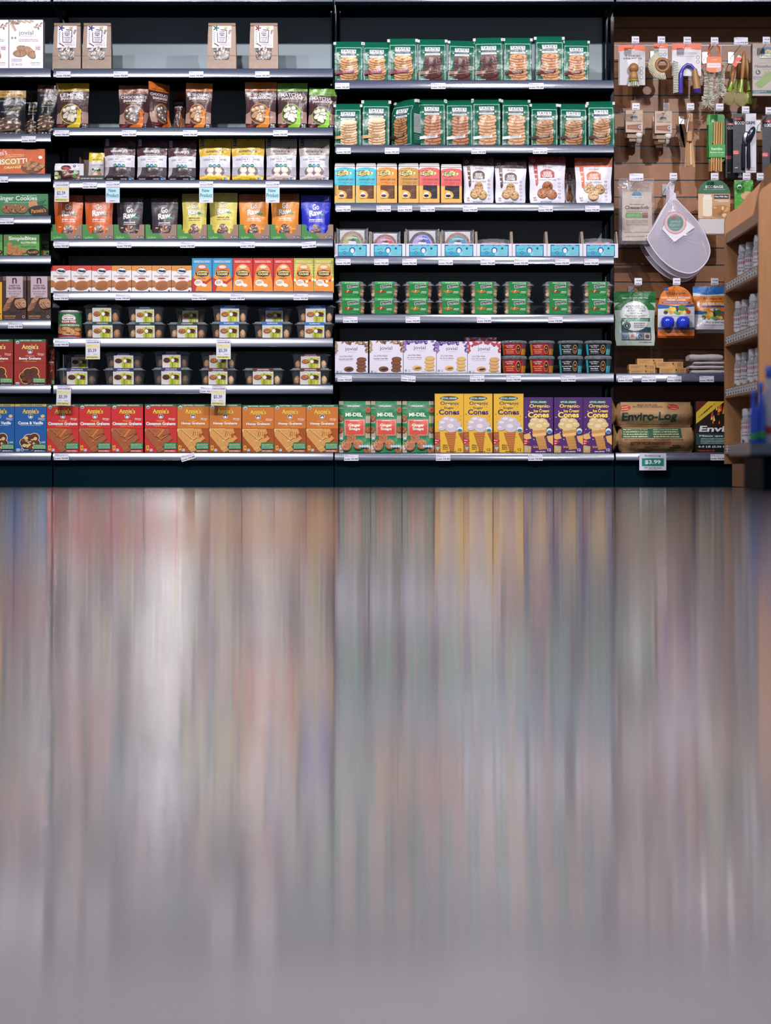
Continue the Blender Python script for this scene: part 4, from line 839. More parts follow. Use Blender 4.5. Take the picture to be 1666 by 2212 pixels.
# ------------------------------------------------------------------ the setting
FZ = pz(1052, 9.0)      # floor height under the shelving, a couple of cm lower than the middle of the aisle
def floor_mat():
    m = bpy.data.materials.new('polished_concrete'); m.use_nodes = True; nt = m.node_tree; b = nt.nodes['Principled BSDF']
    tc = nt.nodes.new('ShaderNodeTexCoord'); n = nt.nodes.new('ShaderNodeTexNoise'); n.inputs['Scale'].default_value = 3; n.inputs['Detail'].default_value = 6
    nt.links.new(tc.outputs['Object'], n.inputs['Vector'])
    r = nt.nodes.new('ShaderNodeValToRGB'); r.color_ramp.elements[0].position = .3; r.color_ramp.elements[0].color = (.120, .105, .112, 1); r.color_ramp.elements[1].position = .75; r.color_ramp.elements[1].color = (.160, .141, .149, 1)
    nt.links.new(n.outputs['Fac'], r.inputs[0]); nt.links.new(r.outputs[0], b.inputs['Base Color'])
    b.inputs['Anisotropic'].default_value = .85; cx = nt.nodes.new('ShaderNodeCombineXYZ'); cx.inputs[1].default_value = 1; nt.links.new(cx.outputs[0], b.inputs['Tangent'])
    b.inputs['Roughness'].default_value = .075; b.inputs['Specular IOR Level'].default_value = .55
    return m
mb = MB()
ys = [-2, -.5, .5, 2, 3.4, 4.0, 4.4, 4.7, 5.0, 5.5, 6, 7, 8, 8.6, 9.6]
def fz(y):
    if y < 4: return 0
    t = min((y-4)/5.0, 1); return FZ*(t**1.15)
ysm = [-2, 0, 2, 4]+[4+.1*i for i in range(1, 51)]+[9.6]
xs = [-6, -3, 0, 3, 6]
mb.idx([(x, y, fz(y)) for y in ysm for x in xs], [(j*5+i, j*5+i+1, (j+1)*5+i+1, (j+1)*5+i) for j in range(len(ysm)-1) for i in range(4)], '808080')
tag(mb.build('floor', floor_mat()), kind='structure')
WALLM = mat('painted_wall', .7, color='a8a2ac')
mb = MB(); mb.box(-6, 6, 9.44, 9.6, FZ, 4.2, 'a8a2ac'); tag(mb.build('wall_back', WALLM), kind='structure')

# ------------------------------------------------------------------ gondola bays
ledges = {'A': (-230, 112), 'B': (114.5, 721), 'C': (722.5, 1327), 'D': (1329, 1800)}
BPH = {'A': 'far left bay', 'B': 'wide left bay', 'C': 'middle bay', 'D': 'slatwall bay'}
bays = {}
ZT = pz(-14, 9.0)
for k, (a, b) in ledges.items():
    t = thing('base_unit', 'dark base deck with kick plate %s' % {'A': 'at far left, under blue cartons', 'B': 'under red and orange graham cartons', 'C': 'under yellow and purple cone cartons', 'D': 'under the kraft firelog sacks'}[k], 'base unit', (px((a+b)/2, 9.0), 9.0, FZ))
    bays[k] = t; X0 = t.location.x; xa, xb = px(a, 9.0)-X0, px(b, 9.0)-X0
    if k != 'D':
        mb = MB(); mb.box(xa-.0005, xb+.0005, .335, .35, .0, ZT-FZ, '303840'); 
        tag(mb.build('back_panel', BACKP, None, t.location), 'grey steel back panel behind the shelves of the %s' % BPH[k], 'panel')
    mb = MB(); mb.box(xa+.0008, xb-.0008, .012, .03, 0, pz(994, 9.0)-FZ-.001, '101820'); mb.build('kick_plate', METAL, t)
    mb = MB(); mb.box(xa+.0005, xb-.0005, .010, .318, pz(994, 9.0)-FZ, pz(976, 9.0)-FZ-.003, '101820'); mb.build('base_deck', METAL, t)
    for s, x in ((0, xa+.004), (1, xb-.004)):
        if (k, s) in (('A', 0), ('D', 1)): continue
        mb = MB(); w_ = .012; z0 = .01; zz = ZT-FZ
        x_in = x+(w_ if s == 0 else -w_)
        lo, hi = min(x, x_in), max(x, x_in)
        mb.box(lo, hi, .322, .334, z0, zz, '101820')
        z = .15
        while z < zz-.02:
            mb.box(lo+.004, lo+.0075, .3205, .3222, z, z+.012, '7a848e'); z += .0254
        tag(mb.build('upright_post', METAL, None, t.location), 'slotted dark upright post at the %s end of the %s' % ('left' if s == 0 else 'right', BPH[k]), 'post')
def rail(parent, xa, xb, z0, z1, y0=-.012):
    """convex clear price channel"""
    mb = MB(); n = 8; P = []
    for i in range(n+1):
        t = i/n; z = z0+(z1-z0)*t; y = y0+.0102*(t-.5)-.0016*math.sin(PI*t)
        P.append((y, z))
    P = [(y0+.010, z0-.0005)]+P+[(y0+.010, z1+.0005)]
    rings = [[(x, y, z) for y, z in P] for x in (xa, xb)]
    mb.loft(rings, '405070', True)
    for f in range(len(mb.f)): mb.s[f] = f < len(mb.f)-2 and 0 < f % len(P) < n+1
    o = mb.build('price_rail', RAIL, parent)
    return o
for k, t in bays.items():
    a, b = ledges[k]; X0 = t.location.x
    top = 976 if k in 'BD' else (975 if k == 'A' else 977)
    rail(t, px(a, 9.0)-X0+.002, px(b, 9.0)-X0-.002, pz(994.5, 9.0)-FZ, pz(top+1.5, 9.0)-FZ)
ROWS = {'A': [(148, 169), (289, 308), (376, 395), (466, 485), (552, 571), (691, 711), (831, 850)], 'B': [(149, 169), (276, 295), (389, 408), (517, 535), (630, 649), (730, 750), (831, 851)],
        'C': [(174, 193), (314, 332), (439, 457), (554, 572), (679, 698), (806, 825)], 'D': [(807, 825)]}
WHAT = {'A': ['white ginger spice boxes', 'black granola pouches', 'orange biscotti boxes', 'green ginger cookie boxes', 'light green snack boxes', 'brown oat biscuit boxes', 'dark red graham boxes'],
        'B': ['four brown paper bags', 'giraffe snack pouches', 'coconut cookie pouches', 'trays of snack pouches', 'stroopwafel cartons', 'can and macaroon tubs', 'lower macaroon tubs'],
        'C': ['nine green cookie bags', 'ten green cookie bags', 'oatcake bags and white pouches', 'white display cases', 'green banded biscuit tubs', 'white cookie boxes and round tubs'], 'D': ['kraft cartons and folded cloth']}
for k, rows in ROWS.items():
    a, b = ledges[k]
    for i, (yt, yb) in enumerate([(-14, 6)]+rows):
        if i == 0: lab = 'dark canopy shelf across the top of the %s' % BPH[k]; key = k+'0'
        else: lab = 'dark metal shelf with clear price rail carrying %s' % WHAT[k][i-1]; key = k+str(i)
        z1 = pz(yt, 9.0); z0 = pz(yb, 9.0)
        t = thing('metal_shelf', lab, 'shelf', (px((a+b)/2, 9.0), 9.0, z1)); X0 = t.location.x; xa, xb = px(a, 9.0)-X0, px(b, 9.0)-X0
        D = .318 if k != 'D' else .30
        mb = MB(); mb.box(xa+.001, xb-.001, -.004, D, -.006, -.003, '101820'); mb.box(xa+.001, xb-.001, -.004, 0, z0-z1-.004, -.006, '101820')
        mb.box(xa+.001, xb-.001, .018, .021, -.045, -.006, '101820'); mb.box(xa+.001, xb-.001, 0, .018, z0-z1-.004, z0-z1-.001, '101820'); mb.box(xa+.02, xb-.02, D-.05, D-.03, -.042, -.006, '101820')
        mb.build('shelf_deck', METAL, t)
        r = rail(t, xa+(.004 if k != 'A' else .001), xb-.003, z0-z1, .0005)
        for s in (-1, 1):
            x = xa+.004 if s < 0 else xb-.006
            mb = MB(); mb.idx([(x, .021, -.045), (x+.002, .021, -.045), (x, D, -.06), (x+.002, D, -.06), (x, D, -.006), (x+.002, D, -.006), (x, .021, -.006), (x+.002, .021, -.006)], [(0, 1, 3, 2), (2, 3, 5, 4), (6, 7, 1, 0), (0, 2, 4, 6), (1, 7, 5, 3), (4, 5, 7, 6)], '101820', False)
            mb.build('bracket', METAL, t)
        if i: SHELF[key] = (yt, yb, '')
for k, t in (('A8', 975), ('B8', 975.5), ('C7', 977), ('D2', 976)): SHELF[k] = (t, 994, '')
PH = {'A1': 'top shelf, far left bay', 'A2': 'second shelf, far left bay', 'A3': 'third shelf, far left bay', 'A4': 'fourth shelf, far left bay', 'A5': 'fifth shelf, far left bay', 'A6': 'sixth shelf, far left bay', 'A7': 'seventh shelf, far left bay', 'A8': 'bottom deck, far left bay',
      'B1': 'top shelf, wide left bay', 'B2': 'second shelf, wide left bay', 'B3': 'third shelf, wide left bay', 'B4': 'fourth shelf, wide left bay', 'B5': 'fifth shelf, wide left bay', 'B6': 'sixth shelf, wide left bay', 'B7': 'seventh shelf, wide left bay', 'B8': 'bottom deck, wide left bay',
      'C1': 'top shelf, middle bay', 'C2': 'second shelf, middle bay', 'C3': 'third shelf, middle bay', 'C4': 'fourth shelf, middle bay', 'C5': 'fifth shelf, middle bay', 'C6': 'sixth shelf, middle bay', 'C7': 'bottom deck, middle bay', 'D1': 'shelf below slatwall', 'D2': 'bottom deck below slatwall'}
for k in SHELF: SHELF[k] = SHELF[k][:2]+(PH[k],)

# slatwall
t = thing('slatwall_panel', 'brown wood grain slatwall with dark metal groove strips', 'wall panel', (px(1565, 9.32), 9.32, pz(1000, 9.32)))
X0, Z0 = t.location.x, t.location.z
SLAT = mat('brown_slat_laminate', .42, color='7c5a40', bump=.05, bscale=30, stretch=(1, 1, 14))
nt = SLAT.node_tree; b = nt.nodes['Principled BSDF']; n = nt.nodes.new('ShaderNodeTexNoise'); mp = nt.nodes.new('ShaderNodeMapping'); tc = nt.nodes.new('ShaderNodeTexCoord'); r = nt.nodes.new('ShaderNodeValToRGB')
mp.inputs['Scale'].default_value = (2, 2, 60); nt.links.new(tc.outputs['Object'], mp.inputs[0]); nt.links.new(mp.outputs[0], n.inputs['Vector']); nt.links.new(n.outputs[0], r.inputs[0]); nt.links.new(r.outputs[0], b.inputs['Base Color'])
r.color_ramp.elements[0].color = hx('7c4e30'); r.color_ramp.elements[1].color = hx('9c683f')
mb = MB(); st = MB(); y = 60-36.62*2; xa, xb = px(1327, 9.32)-X0, px(1800, 9.32)-X0
while y < 985:
    ya, yb = y+1.6, min(y+36.62-1.2, 998)
    mb.box(xa, xb, 0, .016, pz(yb, 9.32)-Z0, pz(ya, 9.32)-Z0, '8a6040')
    st.box(xa, xb, .004, .016, pz(y+1.6, 9.32)-Z0, pz(y-1.2, 9.32)-Z0, '5a6470'); y += 36.62
mb.build('slat_board', SLAT, t); st.build('groove_strip', mat('groove_metal', .3, metal=.7, color='4a545e'), t)

# ------------------------------------------------------------------ the goods, row by row
# far left bay
for x0, x1 in ((-56, 18.5), (20, 93)): put('gbox', mk_ginger_box, x0, x1, 43, 'A1', 'white cinnamon printed cookie box', 'box')
put('gr1', granola('a5803c', 'Toffee'), -15, 53, 192, 'A2', 'black granola pouch with gold top', 'pouch', rz=.0)
put('gr2', granola('5c3a2c', 'Choc'), 73, 119, 180, 'A2', 'black granola pouch with brown top, tilted', 'pouch', ry=.05)
put('gr3', granola('5c3a2c', 'Choc'), 50, 82, 197, 'A2', 'black granola pouch pushed back between two others', 'pouch', back=.10)
put('bis', mk_biscotti, -42, 97, 322, 'A3', 'orange biscotti carton with tilted title', 'box')
put('gin', mk_gingerbox, -32, 104, 419, 'A4', 'green ginger cookie carton with black oval', 'box')
put('sim', mk_simple, 8, 85, 507, 'A5', 'light green ginger snap carton facing front', 'box')
put('sim', mk_simple, -72, 5.5, 507, 'A5', 'light green carton cut by the left edge', 'box')
put('sim', mk_simple, 88, 106, 516, 'A5', 'narrow green carton edge set back', 'box', back=.12)
put('yel', mk_yellowbox, -46, 4.5, 597, 'A6', 'yellow biscuit carton cut by left edge', 'box')
for x0, x1 in ((6, 57), (59, 110)): put('nai', mk_nairns, x0, x1, 597, 'A6', 'brown chocolate oat biscuit carton', 'box')
ac = annies('962c24', 'Bunny Grahams', True, 'choc', tcol='e8d080')
for x0, x1 in ((-40, 28), (31, 99)): put('acho', ac, x0, x1, 733, 'A7', 'dark red chocolate graham carton', 'box')
put('acho', ac, 104, 118, 744, 'A7', 'dark red carton standing in shadow behind', 'box', back=.14)
co = annies('16589c', 'Cocoa & Vanilla', False, 'cocoa', band='c0ac54', bt='GLUTEN FREE')
for x0, x1 in ((-36.5, 31), (32, 100.5)): put('acoc', co, x0, x1, 873, 'A8', 'blue cocoa and vanilla cookie carton', 'box')
ci = annies('c02c2c', 'Cinnamon Grahams', True, 'cinn')
for x0, x1 in ((101.5, 170), (171, 239.5), (240.5, 309), (313, 382)): put('acin', ci, x0, x1, 873, 'B8', 'red cinnamon graham cracker carton', 'box')
ho = annies('c0702c', 'Honey Grahams', True, 'honey')
for x0, x1, y in ((383, 451.5, 873), (452.5, 521.5, 873), (523.5, 592, 875), (592.7, 661, 874), (662, 730.5, 874)): put('ahon', ho, x0, x1, y, 'B8', 'orange honey graham cracker carton', 'box')
# wide left bay
put('pb1', paper_bag('2c2468'), 113, 174, 48, 'B1', 'brown paper bag with purple flower label, creased', 'bag', ry=.0)
put('pb1', paper_bag('2c2468'), 177, 240, 48, 'B1', 'brown paper bag with purple flower label beside its twin', 'bag', ry=.0)
ITEMS[-2][0]['label'] = 'brown paper bag with purple flower label, first in the top row'
put('pb2', paper_bag('0e5f4c'), 447, 510, 48, 'B1', 'brown paper bag with green flower label', 'bag')
put('pb3', paper_bag('7a1c2c'), 538, 601, 48, 'B1', 'brown paper bag with dark red flower label', 'bag')
put('s_le', snakaroon('c8a024', 'LEMON', 'd0b830', 'c4bca8'), 118, 190, 176, 'B2', 'yellow topped lemon cookie pouch', 'pouch')
put('s_ch', snakaroon('8c4424', 'CHOCOLATE', 'b87838', '6c5c5c'), 254, 325, 181, 'B2', 'rust topped chocolate cookie pouch facing front', 'pouch')
put('s_ch', snakaroon('8c4424', 'CHOCOLATE', 'b87838', '6c5c5c'), 372, 398, 195, 'B2', 'dark chocolate pouch standing deep in shadow', 'pouch', back=.14)
put('s_c2', snakaroon('d0702c', 'CHOCOLATE', 'b87838', '6c5c5c'), 341, 378, 178, 'B2', 'orange topped chocolate pouch turned sideways', 'pouch', rz=.95, w=68)
sc = snakaroon('c8742c', 'SALTED CARAMEL', 'd08030', 'b89068')
put('s_sc', sc, 397, 455, 176, 'B2', 'orange topped salted caramel pouch leaning sideways', 'pouch', ry=.03)
put('s_sc', sc, 528, 597, 174, 'B2', 'orange topped salted caramel pouch beside green one', 'pouch')
ma = snakaroon('6ca43c', 'MATCHA', '88bc44', 'd0d4bc')
put('s_ma', ma, 598, 664, 176, 'B2', 'green topped matcha pouch standing upright', 'pouch'); put('s_ma', ma, 663, 724, 187, 'B2', 'green topped matcha pouch sagging at bay end', 'pouch', ry=.05)
put('choc', mk_chocbar, 117, 172, 352, 'B3', 'small chocolate snack pack, white over green print', 'pack')
def mk_pbox(w, h):
    mb = MB(); k = KX; W_ = w*k; g = G(w, h, '1c1c24'); g.T('GLUTEN FREE  VEGAN  NON-GMO', w/2, h/2, w*.9, 2.6, 'c8c8d0', .05); g.into(mb, flat(w, h)); H_ = h*k
    mb.box(-W_/2, W_/2, .0004, .002, 0, H_, '1c1c24'); mb.box(-W_/2, W_/2, .002, .12, 0, .002, '6a6a70')
    mb.box(-W_/2, -W_/2+.018, .0004, .0022, H_, H_*2.9, 'c8c8d0'); mb.box(W_/2-.002, W_/2, .002, .12, 0, H_*4, '5a3c2c'); mb.box(-W_/2, -W_/2+.002, .002, .12, 0, H_*4, '5a3c2c'); mb.box(-W_/2, W_/2, .12, .122, 0, H_*5.6, '5a3c2c')
    return mb.build('sample_display_box', CARTON)
put('pbx', mk_pbox, 172, 224.5, 379, 'B3', 'black fronted display box for sample pouches', 'display box')
put('mini', mk_minipouch, 186, 224, 328, 'B3', 'small yellow and white sample pouch in display box', 'pouch', back=.03, ry=.06, dz=.004)
ed = emmy('4a2c30', '2e1e20', '48444c', '4a3c3c', 'DARK CACAO', True)
for x0, x1, y in ((222, 291, 296), (293, 360, 297), (360.5, 423, 300)): put('e_d', ed, x0, x1, y, 'B3', 'dark brown coconut cookie pouch', 'pouch')
ey = emmy('d0a82c', 'dcb838', '', 'cfb8a8', 'LEMON GINGER')
for x0, x1, y in ((428, 498, 297), (498.5, 571, 296)): put('e_y', ey, x0, x1, y, 'B3', 'yellow coconut cookie pouch', 'pouch')
ev = emmy('a49a94', 'c4b4b0', '', 'cfbcb4', 'VANILLA BEAN')
for x0, x1, y in ((573, 641, 296), (645, 712, 297)): put('e_v', ev, x0, x1, y, 'B3', 'pale grey coconut cookie pouch', 'pouch')
for i, (x0, x1, y, c, tc_, fl, nm) in enumerate(((112, 178, 420, 'c85c24', 'a8421c', 'ginger snap', 'rust orange pouch behind price card'), (179, 243, 420, 'c85c24', '8c3a20', 'ginger snap', 'rust orange pouch with dark top'), (248, 308, 426, '3c343c', '24222a', 'choco crunch', 'charcoal pouch under blue card'), (323, 384, 427, '3c343c', '2a262c', 'choco crunch', 'charcoal pouch in the middle'),
        (390, 447, 417, 'cdbf5a', 'a89c48', 'lemon pie', 'pale yellow pouch with shade-tinted top'), (449, 513, 415, 'cdbf5a', 'cdbf5a', 'lemon pie', 'pale yellow pouch with torn corner'), (513, 581, 418, 'd88830', '9c4a20', 'carrot cake', 'amber orange pouch with rust top'), (583, 647, 417, 'd88830', '8c4420', 'carrot cake', 'amber orange pouch under blue card'), (648, 715, 420, '1f2ab8', '1f2ab8', 'sweet crunch', 'bright blue seed pouch'))):  # darker top of the first lemon pouch is shade put into its colour
    put('gr'+c+tc_, goraw(c, tc_, fl), x0+1.5, x1-1, y, 'B4', nm+' standing in its tray', 'pouch', back=.004, dz=.0022)
    a0, a1 = [(110, 177), (178, 245), (246, 312), (314, 381.5), (382.5, 447), (448, 515), (516, 583), (584, 650.5), (651.5, 720)][i]
    put('tray', mk_tray, a0, a1, 485, 'B4', 'green and kraft open tray', 'tray')
    ITEMS[-2][0].location.y = 9.034
for x0, x1 in ((110, 153), (154, 197.5), (198.5, 240.5)): put('st_r', stroop('c83a2c'), x0, x1, 574, 'B5', 'red topped stroopwafel carton', 'box')
for x0, x1 in ((241.3, 284), (285, 327.5), (328.3, 370), (371, 414)): put('st_o', stroop('cc8438'), x0, x1, 574, 'B5', 'amber topped stroopwafel carton', 'box')
for x0, x1 in ((415, 458), (459, 502.3)): put('cv_b', caveman('3494c0', '2c84b4', 'ALPINE', 'ear'), x0, x1, 558, 'B5', 'blue and orange cookie carton', 'box')
for x0, x1 in ((503.3, 546), (547, 590), (591, 634)): put('cv_r', caveman('c8382c', 'b82c28', 'ORIGINAL', ''), x0, x1, 558, 'B5', 'red and orange cookie carton', 'box')
for x0, x1 in ((635, 677.5), (678.3, 721)): put('cv_y', caveman('ccc070', 'a8a444', 'TROPICAL', 'lei'), x0, x1, 558, 'B5', 'olive and orange cookie carton', 'box')
put('can', mk_can, 122, 174, 670, 'B6', 'round green and red macaroon can with pale lid', 'can')
def tubs(key, mk, cols, shelf, noun, cat='tub'):
    for x0, x1, yt, yb, bk, nm in cols: put(key, mk, x0, x1, yt, shelf, nm+' '+noun, cat, back=bk, yb=yb, place=SHELF[shelf][2])
Q6 = 729.6; Q7 = 830.6
tubs('tg', tub('1c4440'), [(178, 265, 695, None, 0, 'lower'), (272, 355, 696, None, 0, 'lower'), (361, 448, 696, None, 0, 'lower'), (179, 261, 657, 696.5, 0, 'upper'), (273, 353, 661, 697, 0, 'upper'), (377, 445, 664, 697, .06, 'set back')], 'B6', 'clear macaroon tub with dark green band')
tubs('tb', tub('2a68b0'), [(453, 537, 695, None, 0, 'lower'), (545, 632, 695, None, 0, 'lower'), (637, 722, 696, None, 0, 'lower'), (456, 537, 659, 696.5, 0, 'upper'), (555, 630, 664, 697, .06, 'set back'), (639, 725, 659, 697, 0, 'upper')], 'B6', 'clear macaroon tub with blue band')
tubs('tn', tub('302c68', nut='dark'), [(122, 211, 795, None, 0, 'lower'), (222, 311, 795, None, 0, 'lower'), (327, 413, 794, None, 0, 'lower'), (136, 208, 765, 797, .06, 'set back'), (225, 309, 761, 796, 0, 'upper'), (331, 410, 758, 796, 0, 'upper')], 'B7', 'clear macaroon tub with navy band')
tubs('tm', tub('5c2c30', nut='mac'), [(430, 512, 795, None, 0, 'lower'), (524, 613, 795, None, 0, 'lower'), (626, 715, 795, None, 0, 'lower'), (432, 512, 760, 796, 0, 'upper'), (629, 713, 763, 797, 0, 'upper')], 'B7', 'clear macaroon tub with maroon band')
# middle bay
for i, (x0, x1, y, kd, nm) in enumerate(((722.5, 784, 90, 'oat', 'oatmeal cookies and plum strip'), (784.5, 843, 91, 'oat', 'oatmeal cookies and plum strip'), (840, 902, 84, 'oat', 'oatmeal cookies and plum strip'), (904, 965, 85, 'dch', 'dark chocolate cookies'), (967, 1025, 88, 'dch', 'dark chocolate cookies'), (1026, 1088, 82, 'dch', 'dark chocolate cookies'), (1088, 1149, 82, 'chip', 'chocolate chip cookies'), (1157, 1219, 79, 'chip', 'chocolate chip cookies'), (1217, 1273, 87, 'chip', 'chocolate chip cookies'))):
    put('T'+kd, tates(kd), x0, x1, y+2, 'C1', 'green bag of '+nm, 'bag', ry=(.0, .005, -.01, .0, .035, -.012, .008, 0, .01)[i])
for i, (x0, x1, y, kd, nm) in enumerate(((722.5, 781, 226, 'pale', 'pale thin cookies'), (782, 842, 218, 'pale', 'pale thin cookies'), (903, 963, 215, 'wal', 'walnut cookies and white strip'), (964, 1023, 217, 'wal', 'walnut cookies and white strip'), (1021, 1082, 214, 'mac', 'macadamia cookies and white strip'), (1084, 1144, 216, 'mac', 'macadamia cookies and white strip'), (1147, 1206, 225, 'ww', 'golden cookies and brown strip'), (1209, 1268, 226, 'ww', 'golden cookies and brown strip'), (1271, 1329, 221, 'ww', 'golden cookies and brown strip'))):
    put('T'+kd, tates(kd), x0, x1, y+1, 'C2', 'green bag of '+nm, 'bag', ry=(0, .01, 0, -.008, 0, .008, 0, .012, -.01)[i])
put('Tww', tates('ww'), 843, 890, 220, 'C2', 'green cookie bag turned to show its side panel', 'bag', rz=-.72, w=60)
_o = ITEMS[-1][0]
gg = G(27, 60, '0b5a44'); gg.R(2, 0, 25, 38, 'a8b0b0')
for i in range(13): gg.M(3, 2+i*2.7, 24, 1.1, '38484c', i)
for i in range(3): gg.M(4, 42+i*4, 22, 1.6, '5c9080', i)
_mb = MB(); gg.into(_mb, lambda x, y: ((x-13.5)*KX, 0, (60-y)*KX)); _p = _mb.build('nutrition_label', FILM, _o); _p.location = (.0615, .036, .012); _p.rotation_euler = (0, 0, PI/2)
for x0, x1, c, n_, dk, nm in ((723, 767, '2cb0c4', 'nutcakes', 0, 'turquoise oatcake bag'), (769, 813, '2cb0c4', 'nutcakes', 0, 'turquoise oatcake bag'), (814, 858, 'dc8420', 'oatcakes', 0, 'orange oatcake bag'), (861, 905, 'b88434', 'ryecakes', 0, 'ochre oatcake bag'), (906, 950, 'd05050', 'cocoa-cakes', 1, 'coral red oatcake bag'), (953, 998, 'd05050', 'cocoa-cakes', 1, 'coral red oatcake bag')):
    put('E'+c, effie(c, n_, dk), x0, x1, 353 if x0 < 950 else 355, 'C3', nm, 'bag')
gd = goodcookie('3a2420', 'DAIRY CHOCOLATE PECAN', '4a2c24')
put('g1', gd, 1001, 1069, 336, 'C3', 'white cookie pouch with dark brown top', 'pouch'); put('g1', gd, 1069, 1138, 342, 'C3', 'white cookie pouch with dark brown top', 'pouch', ry=.015)
put('g2', goodcookie('8c2030', 'QUINOA APPLE PIE', 'a02434'), 1143.5, 1224, 333, 'C3', 'white cookie pouch with crimson top', 'pouch')
put('g2', goodcookie('8c2030', 'QUINOA APPLE PIE', 'a02434'), 1218, 1246, 340, 'C3', 'white and crimson pouch half hidden behind', 'pouch', back=.10, rz=0)
put('g3', goodcookie('c85424', 'GINGER COCONUT', 'c85c34'), 1243.5, 1325, 338, 'C3', 'white cookie pouch with orange top', 'pouch')
for i, (x0, x1) in enumerate(((723, 799.3), (801, 876), (877.3, 952.7), (954, 1029.5), (1030.4, 1106), (1107, 1181.5), (1182.5, 1259), (1260, 1335.5))): put('case', mk_case, x0, x1, 526.5, 'C4', 'white display case with teal printed panel', 'display box')
for i, (x0, x1, y, a, b_, ck, nm) in enumerate(((728, 794, 492.5, 'a8a868', '4c8c44', '9c7c58', 'green sticker cookie'), (801, 864, 500, 'b880a8', 'cc2c34', '94603c', 'red sticker cookie'), (877, 948, 494, 'a894d0', '3858c8', '4a3840', 'blue and lilac sticker cookie'), (955, 1023, 496, '2c9ca8', '2484a0', '9c6c4c', 'teal sticker cookie'), (1036, 1102, 511, 'b87848', '6c3430', 'c87838', 'low amber cookie'), (1109, 1166, 521, 'c85040', 'a04040', 'b87858', 'low reddish cookie'), (1262, 1328, 510, 'c08070', 'b04838', 'b87850', 'low pink rimmed cookie'))):
    hh = max(554-y, 62)
    o = put('w'+str(i), wrapped(a, b_, ck), x0, x1, y, 'C4', nm+' in clear wrapper', 'cookie', back=.022, h=hh)
    if 554-y < 50:       # leaning back in the case
        o.rotation_euler.x = -math.acos(min(1, (554-y-2)/62)); o.location.y += .004; o.location.z += .010; o.scale = (1, 1, 1)
for i, (a, b_, nm, bd, nt_) in enumerate(((726, 792, 'pecan shortbread', 'a', 'bis'), (796, 864, 'pecan shortbread', 'a', 'bis'), (870, 937, 'chocolate chip', 'b', 'choco'), (942, 1008, 'chocolate chip', 'b', 'choco'), (1013, 1080, 'almond biscotti', 'c', 'bis'), (1085, 1152, 'almond biscotti', 'c', 'bis'), (1174, 1241, 'hazelnut biscotti', 'd', 'bis'), (1258, 1325, 'hazelnut biscotti', 'd', 'bis'))):
    put('B'+bd, tub(bd, 'bis', nt_), a, b_, 643.5, 'C5', 'lower green banded tub of %s' % nm, 'tub'); put('B'+bd, tub(bd, 'bis', nt_), a+(i % 3)-1, b_+(i % 3)-1, 608, 'C5', 'upper green banded tub of %s' % nm, 'tub', yb=643.8)
put('jc', jovial('6a4434', 'a8885c', '74462c', '4a2a1a', 'chocolate cream filled', '2c1610'), 724, 795, 738, 'C6', 'white cookie box with cocoa pod print', 'box'); put('jc', jovial('', '', '', '', 'c', ''), 798.5, 871, 736, 'C6', 'white cookie box with cocoa pod print', 'box')
put('jf', jovial('3c2c78', '8868a8', 'd0ac70', 'a07c40', 'fig fruit filled', '8c4c24'), 872, 942.5, 735.5, 'C6', 'white cookie box with purple fig print', 'box'); put('jf', jovial('', '', '', '', 'f', ''), 943.5, 1009.5, 738, 'C6', 'white cookie box with purple fig print', 'box')
put('jr', jovial('b02c34', 'a84450', 'cc9c68', '9c6c3c', 'sour cherry filled', '3c1c1c'), 1010.5, 1082, 738, 'C6', 'white cookie box with red cherry print', 'box')
put('jr', jovial('b02c34', 'a84450', 'cc9c68', '9c6c3c', 'sour cherry filled', '3c1c1c'), 1004, 1073, 729, 'C6', 'cherry print box peeking up behind the front one', 'box', back=.075)
for c, p_, ink, cols, nm in (('a01c24', 'cc8c2c', 'f0a050', ((1083, 1141), (1144, 1201)), 'red labelled'), ('10181f', '38b0c0', 'e0e4e8', ((1207, 1263), (1265, 1325)), 'black labelled')):
    for a, b_ in cols: put('R'+c, rtub(c, p_, ink), a, b_, 768, 'C6', 'lower round %s candy tub' % nm, 'tub')
    for a, b_ in cols: put('R'+c, rtub(c, p_, ink), a, b_, 735, 'C6', 'upper round %s candy tub' % nm, 'tub', yb=768.6, rz=0)
for x0, x1 in ((731.5, 800.5), (801, 868), (869.3, 938)): put('md', mk_midel, x0, x1, 866, 'C7', 'green and red ginger snap pouch', 'pouch')
for x0, x1 in ((939.5, 1001.5), (1002.3, 1064), (1066.5, 1131)): put('cy', cones(False), x0, x1, 850.5, 'C7', 'yellow sugar cone carton', 'box')
for x0, x1 in ((1132, 1195), (1197, 1259.5), (1260.3, 1322)): put('cp', cones(True), x0, x1, 858.5, 'C7', 'purple ice cream cone carton', 'box')
